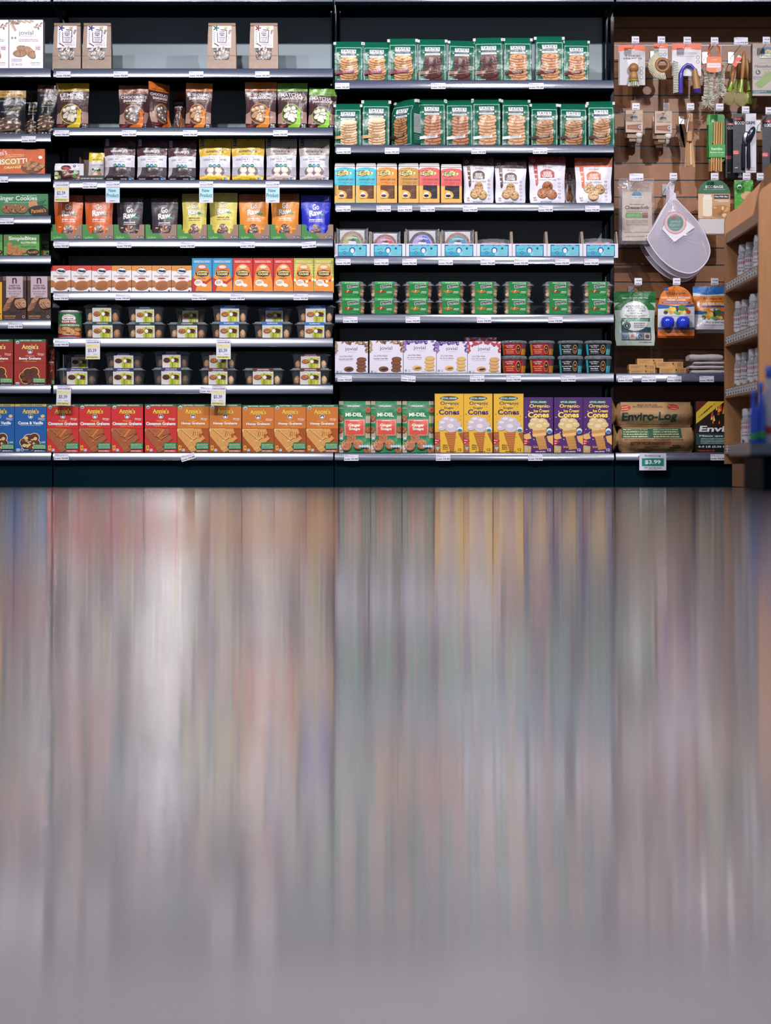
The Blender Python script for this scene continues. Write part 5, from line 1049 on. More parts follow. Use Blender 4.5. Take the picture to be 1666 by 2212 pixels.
# slatwall bay, deck and low shelf
def envlog(top):
    def mk(w, h):
        root = thing('firelog_sack', None, 'sack'); g = G(w, h, 'a48058')
        if top:
            g.E(w*.06, h*.24, 12, 6.5, 'b03028', rot=-.1); g.T('MAKES', w*.06, h*.20, 14, 2.6, 'e0b8a0', .03, rot=-.1); g.T('BURNS', w*.06, h*.30, 14, 2.6, 'e0b8a0', .03, rot=-.1); g.E(w*.74, h*.20, 13, 6.5, 'b03028', rot=.1); g.T('Burns Up To', w*.74, h*.17, 20, 2.6, 'e0b8a0', .03, rot=.1); g.T('3 Hours', w*.75, h*.26, 13, 2.6, 'e0b8a0', .03, rot=.1)
            g.T('MADE FROM 100%', w*.38, h*.12, 44, 3.6, '4a3a28', .02); g.T('RECYCLED WAX CARDBOARD', w*.38, h*.19, 66, 3.6, '4a3a28', .02)
            g.T('Enviro-Log', w*.40, h*.62, 118, 23, '143c38', .05, sh=.08, rot=-.02); g.T('earth friendly fire', w*.50, h*.91, 52, 4, '4a3a28', .02)
        else:
            g.R(0, h*.02, w*.84, h*.42, '1c4c3c')
            for i in range(4): g.M(w*.02, h*(.06+.095*i), w*.36, 2.4, 'c8c890', i); g.M(w*.44, h*(.06+.095*i), w*.80, 2.4, 'c8c890', i+5)
            g.T('FOR TAILGATING, COOKOUTS, CAMPING, AND FAMILY OCCASIONS', w*.44, h*.49, 126, 3.2, '3a2c1c', .02); g.T('BETTER VALUE THAN WOOD', w*.40, h*.64, 88, 7, 'a8302c', .02, sh=.15); g.T('www.enviro-log.net', w*.42, h*.77, 34, 3, '3a2c1c', .02); g.M(w*.70, h*.70, w*.82, 2.2, '3a2c1c', 1); g.M(w*.67, h*.77, w*.83, 2.2, '3a2c1c', 2); g.F(w*.24, h*.86, w*.74, h*1.1, .6, '4a3a28')
        b = bag(g, 'paper_wrap', PAPER, '8a6844', [(0, .985), (.5, 1), (1, .985)], [(0, .05), (.5, .09), (1, .05)], [(0, .002), (.25, .018), (.5, .024), (.75, .018), (1, .002)], ux=9, parent=root, seed=2 if top else 5, nx=16, ny=10, wr=.0022)
        dm = b['dmax']; rg = random.Random(top); W_ = w*KX; H_ = h*KX
        mb = MB(); R = []
        n = 20
        for i, (dx, ry_, rz_, cz) in enumerate(((.004, .045, .5, .5), (-.008, .032, .42, .5), (-.016, .013, .20, .52), (-.026, .026, .42, .56), (-.036, .036, .64, .62))):
            R.append([(-W_/2+dx+.004*math.sin(j*3.1), dm+ry_*math.cos(2*PI*j/n)*(1+.12*math.sin(j*4)), H_*(cz+rz_*math.sin(2*PI*j/n)*(1+.10*math.sin(j*5+i)))) for j in range(n)])
        mb.loft(R, '98744c', True, True); mb.build('twisted_end', PAPER, root)
        mb = MB(); R = []
        for i, (dx, ry_, rz_) in enumerate(((-.004, .045, .5), (.006, .038, .44), (.011, .02, .2))): R.append([(W_/2+dx, dm+ry_*math.cos(2*PI*j/n)*(1+.1*math.sin(j*4)), H_*(.5+rz_*math.sin(2*PI*j/n)*(1+.08*math.sin(j*5)))) for j in range(n)])
        mb.loft(R, '98744c', True, True); mb.build('tucked_end', PAPER, root)
        return root
    return mk
put('el2', envlog(0), 1345, 1499, 923, 'D2', 'lower kraft firelog sack with green panel', 'sack')
put('el1', envlog(1), 1342, 1496, 868, 'D2', 'upper kraft firelog sack with large dark lettering', 'sack', yb=922)
def mk_firebox(w, h):
    g = G(w, h, '1c0f10'); rg = random.Random(4)
    g.P([(0, 0), (w*.6, 0), (0, h*.45)], '5c1c14')
    for i in range(26):
        x = rg.uniform(w*.25, w); y = rg.uniform(h*.05, h*.42); g.P([(x, y+10), (x+rg.uniform(2, 5), y+rg.uniform(-12, -3)), (x+rg.uniform(3, 7), y+9)], rg.choice(['e87c1c', 'f0b838', 'c8481c', 'f8dc70', 'a8341c']))
    g.P([(w*.15, h*.42), (w, h*.46), (w, h*.5), (w*.1, h*.5)], '2c1410'); g.P([(0, h*.22), (w*.26, 0), (w*.62, 0), (0, h*.44)], 'd8b838')
    for i in range(4): g.M(w*(.05+.06*i), h*(.25-.05*i)+6, w*(.25+.05*i), 1.8, '3a2c14', i, rot=-.75)
    g.T('Enviro-Log', w*.82, h*.555, w*1.5, 17, 'dfe0e4', .05, sh=.2); g.R(0, h*.63, w, h*.85, '1c4440'); g.T('Mieux que le bois de chauffage', w*.82, h*.68, w*1.5, 4.6, 'e0e4e4', .05)
    for i in range(4): g.M(w*.1, h*(.72+.03*i), w, 1.6, 'b0c4c0', i)
    g.R(0, h*.85, w, h, '100c10'); g.T('6-5 LB (2.26 kg) LOGS & 6 BUCHES', w*.80, h*.89, w*1.5, 5, 'e0e0e4', .04); g.M(w*.05, h*.95, w*.4, 3, 'a82c28')
    return carton(g, .12, '241414', '4a2018')
put('fb', mk_firebox, 1504, 1604, 867, 'D2', 'black firelog carton with flames and yellow corner', 'box')
def mk_kraft(w, h):
    g = G(w, h, 'b88c58'); g.M(w*.07, 2.6, w*.5, 1.1, '6a4a2c', 1); g.M(w*.07, 5, w*.38, 1.1, '6a4a2c', 2); g.M(w*.07, 7.4, w*.45, 1.0, '6a4a2c', 3)
    g.L([(w*.64, 2.5), (w*.66, 6), (w*.64, 9.6)], .8, '4a3420'); g.E(w*.635, 3.6, 2, 2, '4a3420', n=8); g.L([(w*.71, 2.5), (w*.71, 9.6)], .8, '4a3420')
    for i in range(3):
        for j in range(2): g.E(w*(.80+.06*i), 4+j*4, 1.5, 1.5, '4a3420', n=8); g.E(w*(.80+.06*i), 4+j*4, .9, .9, 'b88c58', n=8)
    return carton(g, .07, 'a87c4c', 'c49a64')
for x0, x1, y, yb_, bk, nm in ((1360, 1416, 799, None, 0, 'bottom left'), (1425, 1482, 795, None, 0, 'bottom right'), (1359, 1416, 787.3, 798.8, 0, 'middle left'), (1417, 1476, 782, 794.5, .01, 'raised right'), (1377, 1433, 775, 787, .08, 'topmost, set back')):
    if bk == .08: yb_ = 787.5
    put('kr', mk_kraft, x0, x1, y, 'D1', 'small flat kraft carton, %s of the pile' % nm, 'box', back=bk, yb=yb_, h=12)
def mk_folded(w, h):
    mb = MB(); k = KX; W_ = w*k; H_ = h*k; D = .12; P = []
    n = 16; rg = random.Random(int(w))
    for x in [i/10 for i in range(11)]:
        r = []
        for j in range(n):
            a = 2*PI*j/n; ca, sa = math.cos(a), math.sin(a)
            yy = D/2+D/2*abs(ca)**.5*(1 if ca > 0 else -1)*(1 if x < .98 else .97); zz = H_/2+H_/2*abs(sa)**.6*(1 if sa > 0 else -1)*(.92+.08*math.sin(x*9+j+w))*(.75 if x in (0, 1) else 1)
            r.append((-W_/2+W_*x, yy, max(0, zz)))
        P.append(r)
    mb.loft(P, 'bcb4b4', True); return mb.build('folded_tote', CLOTH)
for i, (x0, x1, y, yb_, nm) in enumerate(((1494, 1566, 798, None, 'lowest in the stack'), (1490, 1564, 788.5, 798, 'third from top'), (1499, 1568, 780, 788.5, 'second from top'), (1490, 1562, 764, 780, 'crumpled on top'))):
    put('fd%d' % (i // 3), mk_folded, x0, x1, y, 'D1', 'folded pale cloth pack, '+nm, 'cloth bag', yb=yb_)
# ------------------------------------------------------------------ price tags on the rails
TAGN = []
def price_card(key, g, x, yt, Y, desc, place, ry=0, name='price_tag', m=None):
    if key not in PROTO:
        mb = MB(); w, h = g.w, g.h; g.into(mb, lambda a, b: ((a-w/2)*.002, -.0004, (h-b)*.002)); mb.box(-w*.001, w*.001, -.0003, .0003, 0, h*.002, 'd8d8e0'); o = mb.build(name, m or PAPERW); PROTO[key] = (o, w, h)
    else: o = dup(PROTO[key][0])
    w, h = PROTO[key][1:]
    o.location = (px(x, Y), Y, pz(yt+h, Y)); o.rotation_euler = (0, ry, 0); o['category'] = 'price tag'
    ITEMS.append((o, desc, place, o.location.x)); return o
PAPERW = mat('tag_paper', .55, spec=.3)
def gtag(p, w=31, h=13):
    g = G(w, h, 'd6d4e2'); g.M(1.2, 1.2, 9, 1, '5a5870', 1); g.M(1.2, 3.2, 22, .9, '8a88a0', 2); g.T(p.split(' ')[0], w-8.5, h-3.4, 14.5, 3.9, '20202c', .05); g.M(1.5, h-4.2, 13.5, 1.9, '50506a', 3); return g
YR = 8.9785
def tags(k, lst):
    yt = SHELF[k][0]
    for x, p, *r in lst:
        price_card('tag'+p, gtag(p), x, yt+5.2, YR, 'white price tag', PH[k].replace('shelf', 'rail').replace('deck', 'rail'), ry=r[0] if r else 0)['_p'] = p
tags('A2', [(62, '$3.99')]); tags('A3', [(2, '$3.49')]); tags('A4', [(14, '$3.99')]); tags('A6', [(33, '$3.99')])
tags('B1', [(137, '$5.99'), (261, '$5.99'), (424, '$5.99'), (567, '$5.99')]); tags('B2', [(134, '$6.49'), (279, '$6.99'), (411, '$6.49'), (606, '$6.99')])
tags('B3', [(194, '$5.49')]); tags('B4', [(133, '$4.49'), (268, '$4.49'), (405, '$4.49'), (535, '$4.49'), (668, '$4.49', -.06)]); tags('B5', [(132, '$4.69'), (265, '$4.69'), (430, '$5.99'), (513, '$5.99'), (650, '$5.99')])
tags('B6', [(133, '$4.39')]); tags('B7', [(447, '$5.99', .08)]); tags('B8', [(133, '$4.99'), (408, '$4.99', -.28)])
tags('C1', [(739.5, '$5.29'), (947, '$5.29'), (1159, '$5.29')]); tags('C2', [(742.5, '$5.29'), (847, '$5.29'), (1034, '$5.29'), (1167, '$5.29')])
tags('C3', [(742, '$5.99'), (829, '$5.99'), (875, '$5.99'), (924, '$5.99'), (1016, '$4.49'), (1179, '$4.49'), (1280, '$4.49')]); tags('C4', [(x, '$2.49') for x in (742, 824, 885, 963, 1054, 1126, 1215, 1278)])
tags('C5', [(757, '$4.99'), (892, '$4.99'), (1046, '$4.99'), (1200, '$4.99')]); tags('C6', [(745, '$3.69'), (882, '$3.69', .07), (1031, '$3.79'), (1110, '$4.99'), (1228, '$4.99')]); tags('C7', [(759, '$3.99'), (957.5, '$3.99'), (1157, '$2.99')])
tags('D1', [(1351, '$1.69'), (1402, '$9.99'), (1457, '$9.99'), (1527, '$8.99')]); tags('D2', [(1551, '$4.29')])
def gsale(p, full=True):
    g = G(31, 43, 'd0cedc'); g.M(2, 1.6, 24, 1, '8a88a0', 1); g.M(3, 6, 17, 1.9, '50506a', 2); g.T('$5.99', 23, 7, 11, 3.2, '20202c', .06); g.R(1.5, 11.5, 29.5, 18, 'd4cc90'); g.M(3, 13, 13, 1, 'a8a050', 3)
    g.T(p, 14, 24.5, 18, 8.6, '2c3440', .02); g.M(3, 32, 10, 1, '50506a', 4); g.M(17, 32, 27, 1, '50506a', 5); g.R(1.5, 35.5, 29.5, 42, 'ccc478'); g.T('NOW: Sale Price', 14, 38.6, 23, 3, '2c3820', .04); return g
def gnew():
    g = G(30, 46, 'd0cedc'); g.M(2, 2, 16, 1, '8a88a0', 1); g.T('$5.49', 23, 7, 11, 3.2, '20202c', .05); g.M(2, 6.3, 16, 1.8, '50506a', 2); g.R(1, 12.2, 29, 13, '404050'); g.R(1, 13, 29, 38, 'a8d0dc'); g.T('New', 14, 19.5, 16, 7.4, '245464', .02); g.T('Product', 15, 30, 26, 8.4, '245464', .02); g.T("CASEY'S", 14, 42, 13, 2.4, '404050', .04); return g
for x, yt, p, k in ((133.5, 393, '$2.39', 'B3'), (200.5, 733, '$5.39', 'B6'), (483, 733, '$5.39 ', 'B6'), (471.5, 833, '$5.39', 'B7'), (137, 833, '$5.39', 'B7')):
    price_card('sale'+p.strip(), gsale(p.strip()), x, yt, YR-.0012, 'hanging yellow sale card reading '+p.strip(), PH[k].replace('shelf', 'rail'), ry=.03 if k == 'B7' else 0)
for x in (243.5, 445.5, 589): price_card('newp', gnew(), x, 392, YR-.0012, 'pale blue New Product card', PH['B3'].replace('shelf', 'rail'))
g = G(58, 37, 'c8cad8'); g.T('Enviro-Log', 29, 6, 34, 5, '1c2c34', .02); g.R(5.5, 11, 53, 28, '1c7c74'); g.T('$3.99', 29, 19.5, 34, 9.5, 'e4e8ea', .04); g.T('10% case discount', 29, 31.4, 38, 3.4, '1c2c34', .02); g.T('when you buy 6', 29, 35, 20, 2, '1c2c34', .02)
price_card('esign', g, 1410.5, 979, YR-.002, 'large firelog price sign reading $3.99 on green', 'bottom rail below slatwall', name='price_sign')

# ------------------------------------------------------------------ slatwall goods
YH = 9.16
class H:
    def __init__(s, name, label, cat, x, y, Y=YH): s.Y = Y; s.t = thing(name, label, cat, (px(x, Y), Y, pz(y, Y))); s.x = x; s.y = y; s.k = Y/F
    def q(s, x, y, d=0): return ((x-s.x)*s.k, d, (s.y-y)*s.k)
    def card(s, name, g, x0, y0, m=CARTON, th=.001, d=0, side='c8c8cc', out=None):
        mb = MB(); k = s.k; f = lambda a, b: s.q(x0+a, y0+b, d)
        if out:
            g2 = []; g.into(mb, f) if False else None
            o = [(x, y) for x, y in out]; tmp = G(g.w, g.h, 'ffffff'); tmp.p = []; tmp.P(o, g.p[0][2]); tmp.p += g.p[1:]; tmp.into(mb, f)
            mb.prism([(s.q(x0+a, y0+b)[0], s.q(x0+a, y0+b)[2]) for a, b in o], d+.0003, d+th, side)
        else:
            g.into(mb, f); a = s.q(x0, y0+g.h); b = s.q(x0+g.w, y0); mb.box(a[0], b[0], d+.0003, d+th, a[2], b[2], side)
        return mb.build(name, m, s.t)
HOOKS = []
def hook(x, y, p, wide=False, rowname=''):
    h = H('peg_hook', None, 'peg hook', x, y, 9.05); t = h.t
    mb = MB(); zr = -.034; mb.tube([(0, .262, zr-.004), (0, .03, zr), (0, .008, zr+.004), (0, .003, zr+.012)], .0016, '50585e', 6); mb.box(-.012, .012, .262, .266, zr-.03, zr+.02, '50585e'); mb.build('steel_prong', CHROME, t)
    mb = MB(); w = .030 if wide else .026; mb.box(-w/2-.001, w/2+.001, -.001, .0008, -.036, 0, 'c8d0dc'); mb.build('ticket_holder', CLEARL, t)
    if p:
        g = gtag(p, 30, 15) if wide else G(16, 14, 'd4d2de')
        if not wide: g.T(p, 9, 5.6, 11, 3, '20202c', .05); g.M(2, 10.5, 14, 2.2, '50506a', 2)
        mb = MB(); o = .0 if wide else .002; g.into(mb, lambda a, b: ((a-g.w/2)*h.k+o, -.0016, -.002-b*h.k)); mb.build('price_card', PAPERW, t)
    HOOKS.append((t, rowname, x, p))
for x, y, p in ((1372, 78, '$3.99'), (1428, 78, '$3.49'), (1484, 79, '$4.99'), (1543, 80, '$4.79'), (1655, 79, '$3.49')): hook(x, y, p, False, 'top row')
hook(1601, 80, '$4.59', True, 'top row')
for x, y, p in ((1373, 222, '$1.99'), (1440, 222, ''), (1491, 222, '$11.99'), (1554, 223, '$9.99'), (1610, 229, '$13.99'), (1661, 231, '$8.99')): hook(x, y, p, False, 'second row')
hook(1375, 374, '$3.99', True, 'third row')
for x, y, p in ((1454, 373, '$6.99'), (1543, 373, '$7.99'), (1612, 373, '$4.99'), (1642, 373, '$2.99')): hook(x, y, p, False, 'third row')
for x, y, p in ((1378, 600, '$9.99'), (1461, 600, '$7.99'), (1543, 600, '$7.49')): hook(x, y, p, False, 'fourth row')
rn = {}
for t, r, x, p in HOOKS: rn.setdefault(r, []).append((x, t, p))
ORD = ['first', 'second', 'third', 'fourth', 'fifth', 'sixth', 'seventh', 'eighth', 'ninth', 'tenth', 'eleventh', 'twelfth']
for r, l in rn.items():
    for i, (x, t, p) in enumerate(sorted(l, key=lambda a: a[0])):
        t['label'] = 'slatwall peg hook with %s ticket holder, %s from left in %s' % ('blank' if not p else p, ORD[i], r); t['group'] = 'peg hooks on the slatwall'

def wbox(mb, h, x, y0, y1, r0, r1, c, d=-.01, n=16):
    a = h.q(x, y0); b = h.q(x, y1); mb.tube([(a[0], d, a[2]), ((a[0]+b[0])/2, d, (a[2]+b[2])/2), (b[0], d, b[2])], [r0, (r0+r1)/2, r1], c, n)
# dish brush with round wooden knob
def dish(dx, back, lab):
    h = H('dish_brush', lab, 'brush', 1366+dx, 97, YH-.02+back)
    g = G(55, 87, 'b4b2b8'); g.R(0, 0, 55, 14, 'd85020'); g.E(27, 19, 32, 8, 'b4b2b8'); g.M(18, 9, 34, 2, 'e8dcd8'); g.M(12, 21, 44, 4, '606068', 1); g.M(8, 27, 48, 4, '606068', 2); g.M(12, 33, 44, 1, '808088'); g.P([(15, 33), (41, 28), (38, 50), (20, 48)], 'd0ced6')
    for i in range(3): g.E(47, 51+i*9.5, 4, 4, '404048', n=14); g.E(47, 51+i*9.5, 3.1, 3.1, 'b8b6bc', n=14)
    h.card('backing_card', g, 1339+dx, 97, th=.0012)
    mb = MB(); c = h.q(1368+dx, 149, -.022); mb.blob(c[0], c[1], c[2], .022, .021, .022, '9c6c3c', 20, 12)
    mb.lathe([(.008, c[2]-.055), (.021, c[2]-.054), (.018, c[2]-.032), (.013, c[2]-.018)], 'a87844', c[0], c[1], 20); mb.build('wooden_knob', WOODM, h.t)
    mb = MB(); mb.lathe([(.020, c[2]-.059), (.023, c[2]-.058), (.023, c[2]-.054), (.020, c[2]-.053)], '98a038', c[0], c[1], 20); mb.build('green_ring', PLASTIC, h.t)
    mb = MB(); rg = random.Random(1)
    for i in range(70):
        a = rg.uniform(0, 6.28); r = .019*math.sqrt(rg.random()); x, y = r*math.cos(a), r*math.sin(a); mb.tube([(c[0]+x, c[1]+y, c[2]-.057), (c[0]+x*1.35, c[1]+y*1.35, c[2]-.080)], .0011, 'd8d4c4', 4)
    mb.build('bristles', FIBRE, h.t)
dish(0, 0, 'knob handled dish brush on orange and grey card, front'); dish(-3, .06, 'second knob dish brush card just behind the front one')
# ring handled scrub brush
h = H('ring_brush', 'wooden ring scrub brush with pale bristles round its left', 'brush', 1428, 96, YH-.02)
g = G(30, 36, 'd0ced6'); g.R(0, 0, 30, 10, 'd85020'); g.M(8, 5, 22, 1.6, 'e8dcd8')
for i in range(3): g.E(7+i*8.5, 23, 3.6, 3.6, '404048', n=14); g.E(7+i*8.5, 23, 2.7, 2.7, 'd0ced6', n=14)
g.M(4, 14, 26, 1, '909098'); h.card('hang_card', g, 1412, 96, d=-.012)
mb = MB(); c = h.q(1430, 143, -.02); R0, r0 = .0265, .0085
mb.loft([[(c[0]+(R0+r0*math.cos(a))*math.cos(b), c[1]+r0*1.2*math.sin(a), c[2]+(R0+r0*math.cos(a))*math.sin(b)) for a in [2*PI*j/12 for j in range(12)]] for b in [2*PI*i/32 for i in range(33)]], '98683c', False); mb.build('wooden_ring', WOODM, h.t)
mb = MB()
for b in [.60*PI+.036*PI*i for i in range(28)]:
    for dy in (-.007, 0, .007):
        mb.tube([(c[0]+.034*math.cos(b), c[1]+dy, c[2]+.034*math.sin(b)), (c[0]+.062*math.cos(b), c[1]+dy*1.3, c[2]+.062*math.sin(b))], .0016, 'f0ead0', 4)
mb.build('bristles', FIBRE, h.t)
# grout brush
h = H('grout_brush', 'grout brush with purple arch, wooden grip and white bristles', 'brush', 1484, 94, YH-.02)
g = G(63, 70, 'd0ced6'); g.R(0, 0, 63, 14, 'd85020'); g.E(31, 20, 36, 8, 'd0ced6'); g.M(24, 9, 42, 2, 'e8dcd8'); g.T('GROUT & TILE BRUSH', 32, 21, 42, 4, '808088', 0); g.M(14, 27, 48, 1, '909098')
for i in range(2): g.E(56, 30+i*9.5, 3.8, 3.8, '404048', n=14); g.E(56, 30+i*9.5, 2.9, 2.9, 'd0ced6', n=14)
h.card('backing_card', g, 1452, 94)
mb = MB(); P = [(1470, 203), (1470, 180), (1471, 158), (1476, 147), (1484, 141), (1492, 143), (1498, 150), (1500, 158)]
mb.tube([h.q(x, y, -.016) for x, y in P], [.0095]*3+[.0075]*4+[.008], '4438a8', 12); mb.build('purple_arch', PLASTIC, h.t)
mb = MB(); mb.tube([h.q(1500, 150, -.016), h.q(1502, 170, -.016), h.q(1505, 194, -.016)], [.009, .0155, .0175], 'a07848', 16); mb.build('wooden_grip', WOODM, h.t)
mb = MB(); mb.tube([h.q(1505, 194, -.016), h.q(1505.5, 202, -.016)], [.0185, .0175], '30288c', 16); mb.build('end_cap', PLASTIC, h.t)
mb = MB()
for i in range(19):
    for dy in (-.010, -.018, -.026): mb.tube([h.q(1464, 137+i*3.5, dy), h.q(1453.5, 133.5+i*3.8, dy)], .0022, 'ecece0', 5)
mb.build('bristles', FIBRE, h.t)
# bottle brushes
def bottlebrush(dx, dy, y1, lab, Y):
    h = H('bottle_brush', lab, 'brush', 1532+dx, 97+dy, Y)
    mb = MB(); mb.tube([h.q(1532+dx, 100+dy, -.01), h.q(1530+dx, y1-14, -.01), h.q(1529+dx, y1, -.01)], .0022, '9098a0', 6); mb.build('twisted_wire', CHROME, h.t)
    mb = MB(); rg = random.Random(int(dx))
    for i in range(760):
        t = rg.random(); y = 138+(y1-138)*t; a = rg.uniform(0, 6.28); L = .019+(.008 if y > y1-22 else 0)+rg.uniform(0, .003); x = 1531+dx-t*2
        p = Vector(h.q(x, y, -.01)); dz = rg.uniform(-.3, .1) if y < y1-12 else rg.uniform(-1.2, .7); d = Vector((math.cos(a), math.sin(a), dz)).normalized()
        mb.tube([p, p+d*L], .0010, 'f6f2e6', 3, False)
    mb.build('bristles', FIBRE, h.t)
    return h
h = bottlebrush(0, 0, 228, 'tan bristled bottle brush, left of the hanging pair', YH-.03)
g = G(33, 34, 'd86828'); g.R(2, 14, 31, 24, 'd8d0d0'); g.M(5, 18, 28, 1.4, 'c08878'); g.R(22, 26, 31, 32, 'd0d0d8'); 
for i in range(5): g.R(23+i*1.5, 27, 23.8+i*1.5, 31, '202030')
g.M(12, 6, 22, 1.4, 'f0c8b0'); h.card('orange_tag', g, 1523, 126, d=-.04, side='c85a20', out=[(2, 0), (31, 0), (33, 3), (33, 29), (26, 34), (7, 34), (0, 29), (0, 3)])
mb = MB(); mb.tube([h.q(1531, 126, -.04), h.q(1529, 108, -.035), h.q(1534, 97, -.02), h.q(1546, 97, -.02), h.q(1553, 108, -.035), h.q(1551, 126, -.04)], .0035, 'd85820', 8); mb.build('orange_strap', PLASTIC, h.t)
bottlebrush(25, 0, 208, 'white bristled bottle brush, right of the hanging pair', YH-.01)
# bunch of long wooden brushes with green collars
for i, (xt, yt, xb, yb, hx_, nm) in enumerate(((1608, 112, 1600, 208, 10, 'longest wooden dish brush with round head in front'), (1588, 130, 1576, 206, 9, 'wooden dish brush second behind, head turned left'), (1600, 128, 1588, 200, 8, 'wooden dish brush third behind'), (1614, 128, 1620, 204, 8, 'wooden dish brush hanging rightmost of the bunch'))):
    Y = YH-.05+.035*i; h = H('handled_brush', nm, 'brush', xt, yt, Y)
    mb = MB(); xm = xt+(xb-xt)*.6; ym = yt+(yb-yt)*.62
    mb.tube([h.q(xt, yt), h.q(xt+(xm-xt)*.3, yt+(ym-yt)*.35), h.q(xm, ym)], [.005, .0125, .006], 'a06c38', 12); mb.build('wooden_handle', WOODM, h.t)
    mb = MB(); mb.tube([h.q(xm, ym), h.q(xm+(xb-xm)*.5, ym+(yb-ym)*.4), h.q(xb, yb-8)], [.0072, .009, .014], '7c9c30', 12); mb.build('green_collar', PLASTIC, h.t)
    c = h.q(xb, yb+8, -.008); mb = MB(); mb.blob(c[0], c[1]+.004, c[2], .026, .010, .030, '8c9c38' if i == 3 else 'b8a870', 20, 10); mb.build('brush_head', PLASTIC, h.t)
    if i < 3:
        mb = MB(); rg = random.Random(i)
        for q in range(170):
            a = q*2.4; r = math.sqrt(q/170); x, z = .026*r*math.cos(a), .029*r*math.sin(a); mb.tube([(c[0]+x, c[1]-.004, c[2]+z), (c[0]+x*1.12, c[1]-.020, c[2]+z*1.12)], .0011, 'e4daa8', 4)
        mb.build('bristles', FIBRE, h.t)
    if i == 0:
        g = G(22, 22, 'd84820'); g.M(10, 9, 20, 2.4, 'e8e0e0'); o = h.card('orange_tag', g, 1580, 126, d=-.02, out=[(0, 16), (14, -6), (22, 0), (8, 21)])
# gloves carton
h = H('glove_carton', 'grey carton of household gloves at the right edge', 'box', 1650, 94, YH-.02)
g = G(72, 113, 'a89a94'); g.R(0, 0, 72, 11, '8c7868'); g.E(34, 22, 18, 15, '34587c', a0=PI, a1=2*PI); g.E(34, 18, 7, 5, 'b0a870'); g.E(32, 21, 3, 5, '8a9850'); g.R(16, 23, 52, 31, 'dcd8d4'); g.T('IF YOU CARE', 34, 27, 32, 4.6, '2c4438', .04); g.R(16, 31, 52, 33, '5c8a48')
g.M(12, 42, 60, 1, '807470'); g.T('Household Gloves', 40, 49, 70, 7, '2c2828', .03); g.M(20, 55, 60, 1.2, 'a04840')
g.E(12, 62, 5.6, 5.6, '1c4450'); g.T('L', 12, 61, 3.6, 6, 'e0e0e0', .04); g.P([(2, 72), (18, 72), (20, 74), (18, 77), (2, 77)], '34506c'); g.M(4, 73.6, 16, 2, 'c8ccd4')
g.P([(5, 88), (24, 66), (27, 58), (31, 64), (34, 56), (38, 62), (42, 57), (48, 64), (46, 74), (30, 88), (14, 98)], '7c9454'); g.L([(12, 90), (22, 96)], .7, '5c7440'); g.L([(31, 64), (30, 72)], .6, '5c7440'); g.L([(38, 62), (36, 72)], .6, '5c7440')
g.R(0, 101, 72, 108, '1c5058'); g.M(3, 103, 30, 1.2, 'b0c4c4'); g.M(3, 105.4, 16, 1.2, 'b0c4c4'); h.card('printed_panel', g, 1626, 94, side='6c5c54', th=.045)
g = None
# cooking twine cards
def twine(x0, y0, Y, lab):
    h = H('twine_card', lab, 'twine', x0+18, y0, Y)
    g = G(37, 48, 'b09a88'); g.P([(0, 0), (37, 0), (36, 13), (1, 15)], 'a8907c'); g.E(18, 4, 3.5, 2.4, '3a2c24', a0=0, a1=PI); g.E(18, 17, 8, 5, '2c4c5c', a0=PI, a1=2*PI); g.M(11, 18, 26, 1.6, '3c5c48'); g.T('Cooking Twine', 19, 24, 30, 3.6, '3a2c24', .03); g.P([(3, 32), (33, 30), (33, 44), (3, 41)], '7c4828'); g.M(6, 36, 24, 1.4, 'a87858'); g.E(31, 36, 3.4, 3.4, 'c8ccd8'); g.E(31, 36, 2.2, 2.2, '404c78')
    h.card('folded_card', g, x0, y0, side='8c7460', th=.022)
    mb = MB(); a = h.q(x0+30, y0+48, .012); mb.blob(a[0], .014, a[2]-.004, .016, .013, .020, 'dcd8d4', 14, 8, .06); 
    mb.build('twine_ball', CLOTH, h.t)
    mb = MB(); a = h.q(x0+6, y0+54, .02); mb.box(a[0]-.004, a[0]+.042, .012, .016, a[2]-.010, a[2]+.012, '8c7054'); mb.box(a[0]+.005, a[0]+.034, .018, .021, a[2]-.024, a[2]-.006, '7a6048'); mb.build('rear_flap', CARTON, h.t)
twine(1352, 238, YH-.03, 'kraft cooking twine card on the left hook, front'); twine(1415, 240, YH-.03, 'kraft cooking twine card on the second hook, front'); twine(1350, 250, YH+.06, 'kraft cooking twine card on left hook, behind'); twine(1410, 252, YH+.06, 'kraft cooking twine card on second hook, behind')
# wooden tongs in a bundle
h = H('wooden_tongs', 'bundle of pale wooden tongs held by a brown paper band', 'utensils', 1490, 243, YH-.02)
for i, (xa_, xm_, xb_, c) in enumerate(((1487, 1484, 1482, 'c49a6c'), (1490, 1488, 1487, 'b88c5c'), (1492, 1491, 1493, 'd0a878'), (1494, 1494, 1499, 'b48858'), (1489, 1486, 1484, 'a07848'))):
    mb = MB(); w_ = .0035; P = [h.q(xa_, 246, -.004*i), h.q(xm_, 300, -.004*i-.002), h.q(xb_, 362-(i % 3)*3, -.003*i)]
    mb.loft([[(x-w_*s, y-.001, z), (x+w_*s, y-.001, z), (x+w_*s, y+.001, z), (x-w_*s, y+.001, z)] for (x, y, z), s in zip(P, (1.2, .9, 1.5))], c, True, False); mb.build('tong_arm', WOODM, h.t)
mb = MB(); a = h.q(1484, 302); b = h.q(1497, 264); mb.box(a[0], b[0], -.022, .006, a[2], b[2], '7c5030', .002); a = h.q(1483, 307); b = h.q(1494, 285); mb.box(a[0], b[0], -.026, .0, a[2], b[2], 'b08458', .002); mb.build('paper_band', PAPER, h.t)
mb = MB(); mb.tube([h.q(1482, 288, -.03), h.q(1485, 262, -.03), h.q(1489, 252, -.02)], .002, 'd8d8dc', 6); mb.build('white_tie', PLASTIC, h.t)
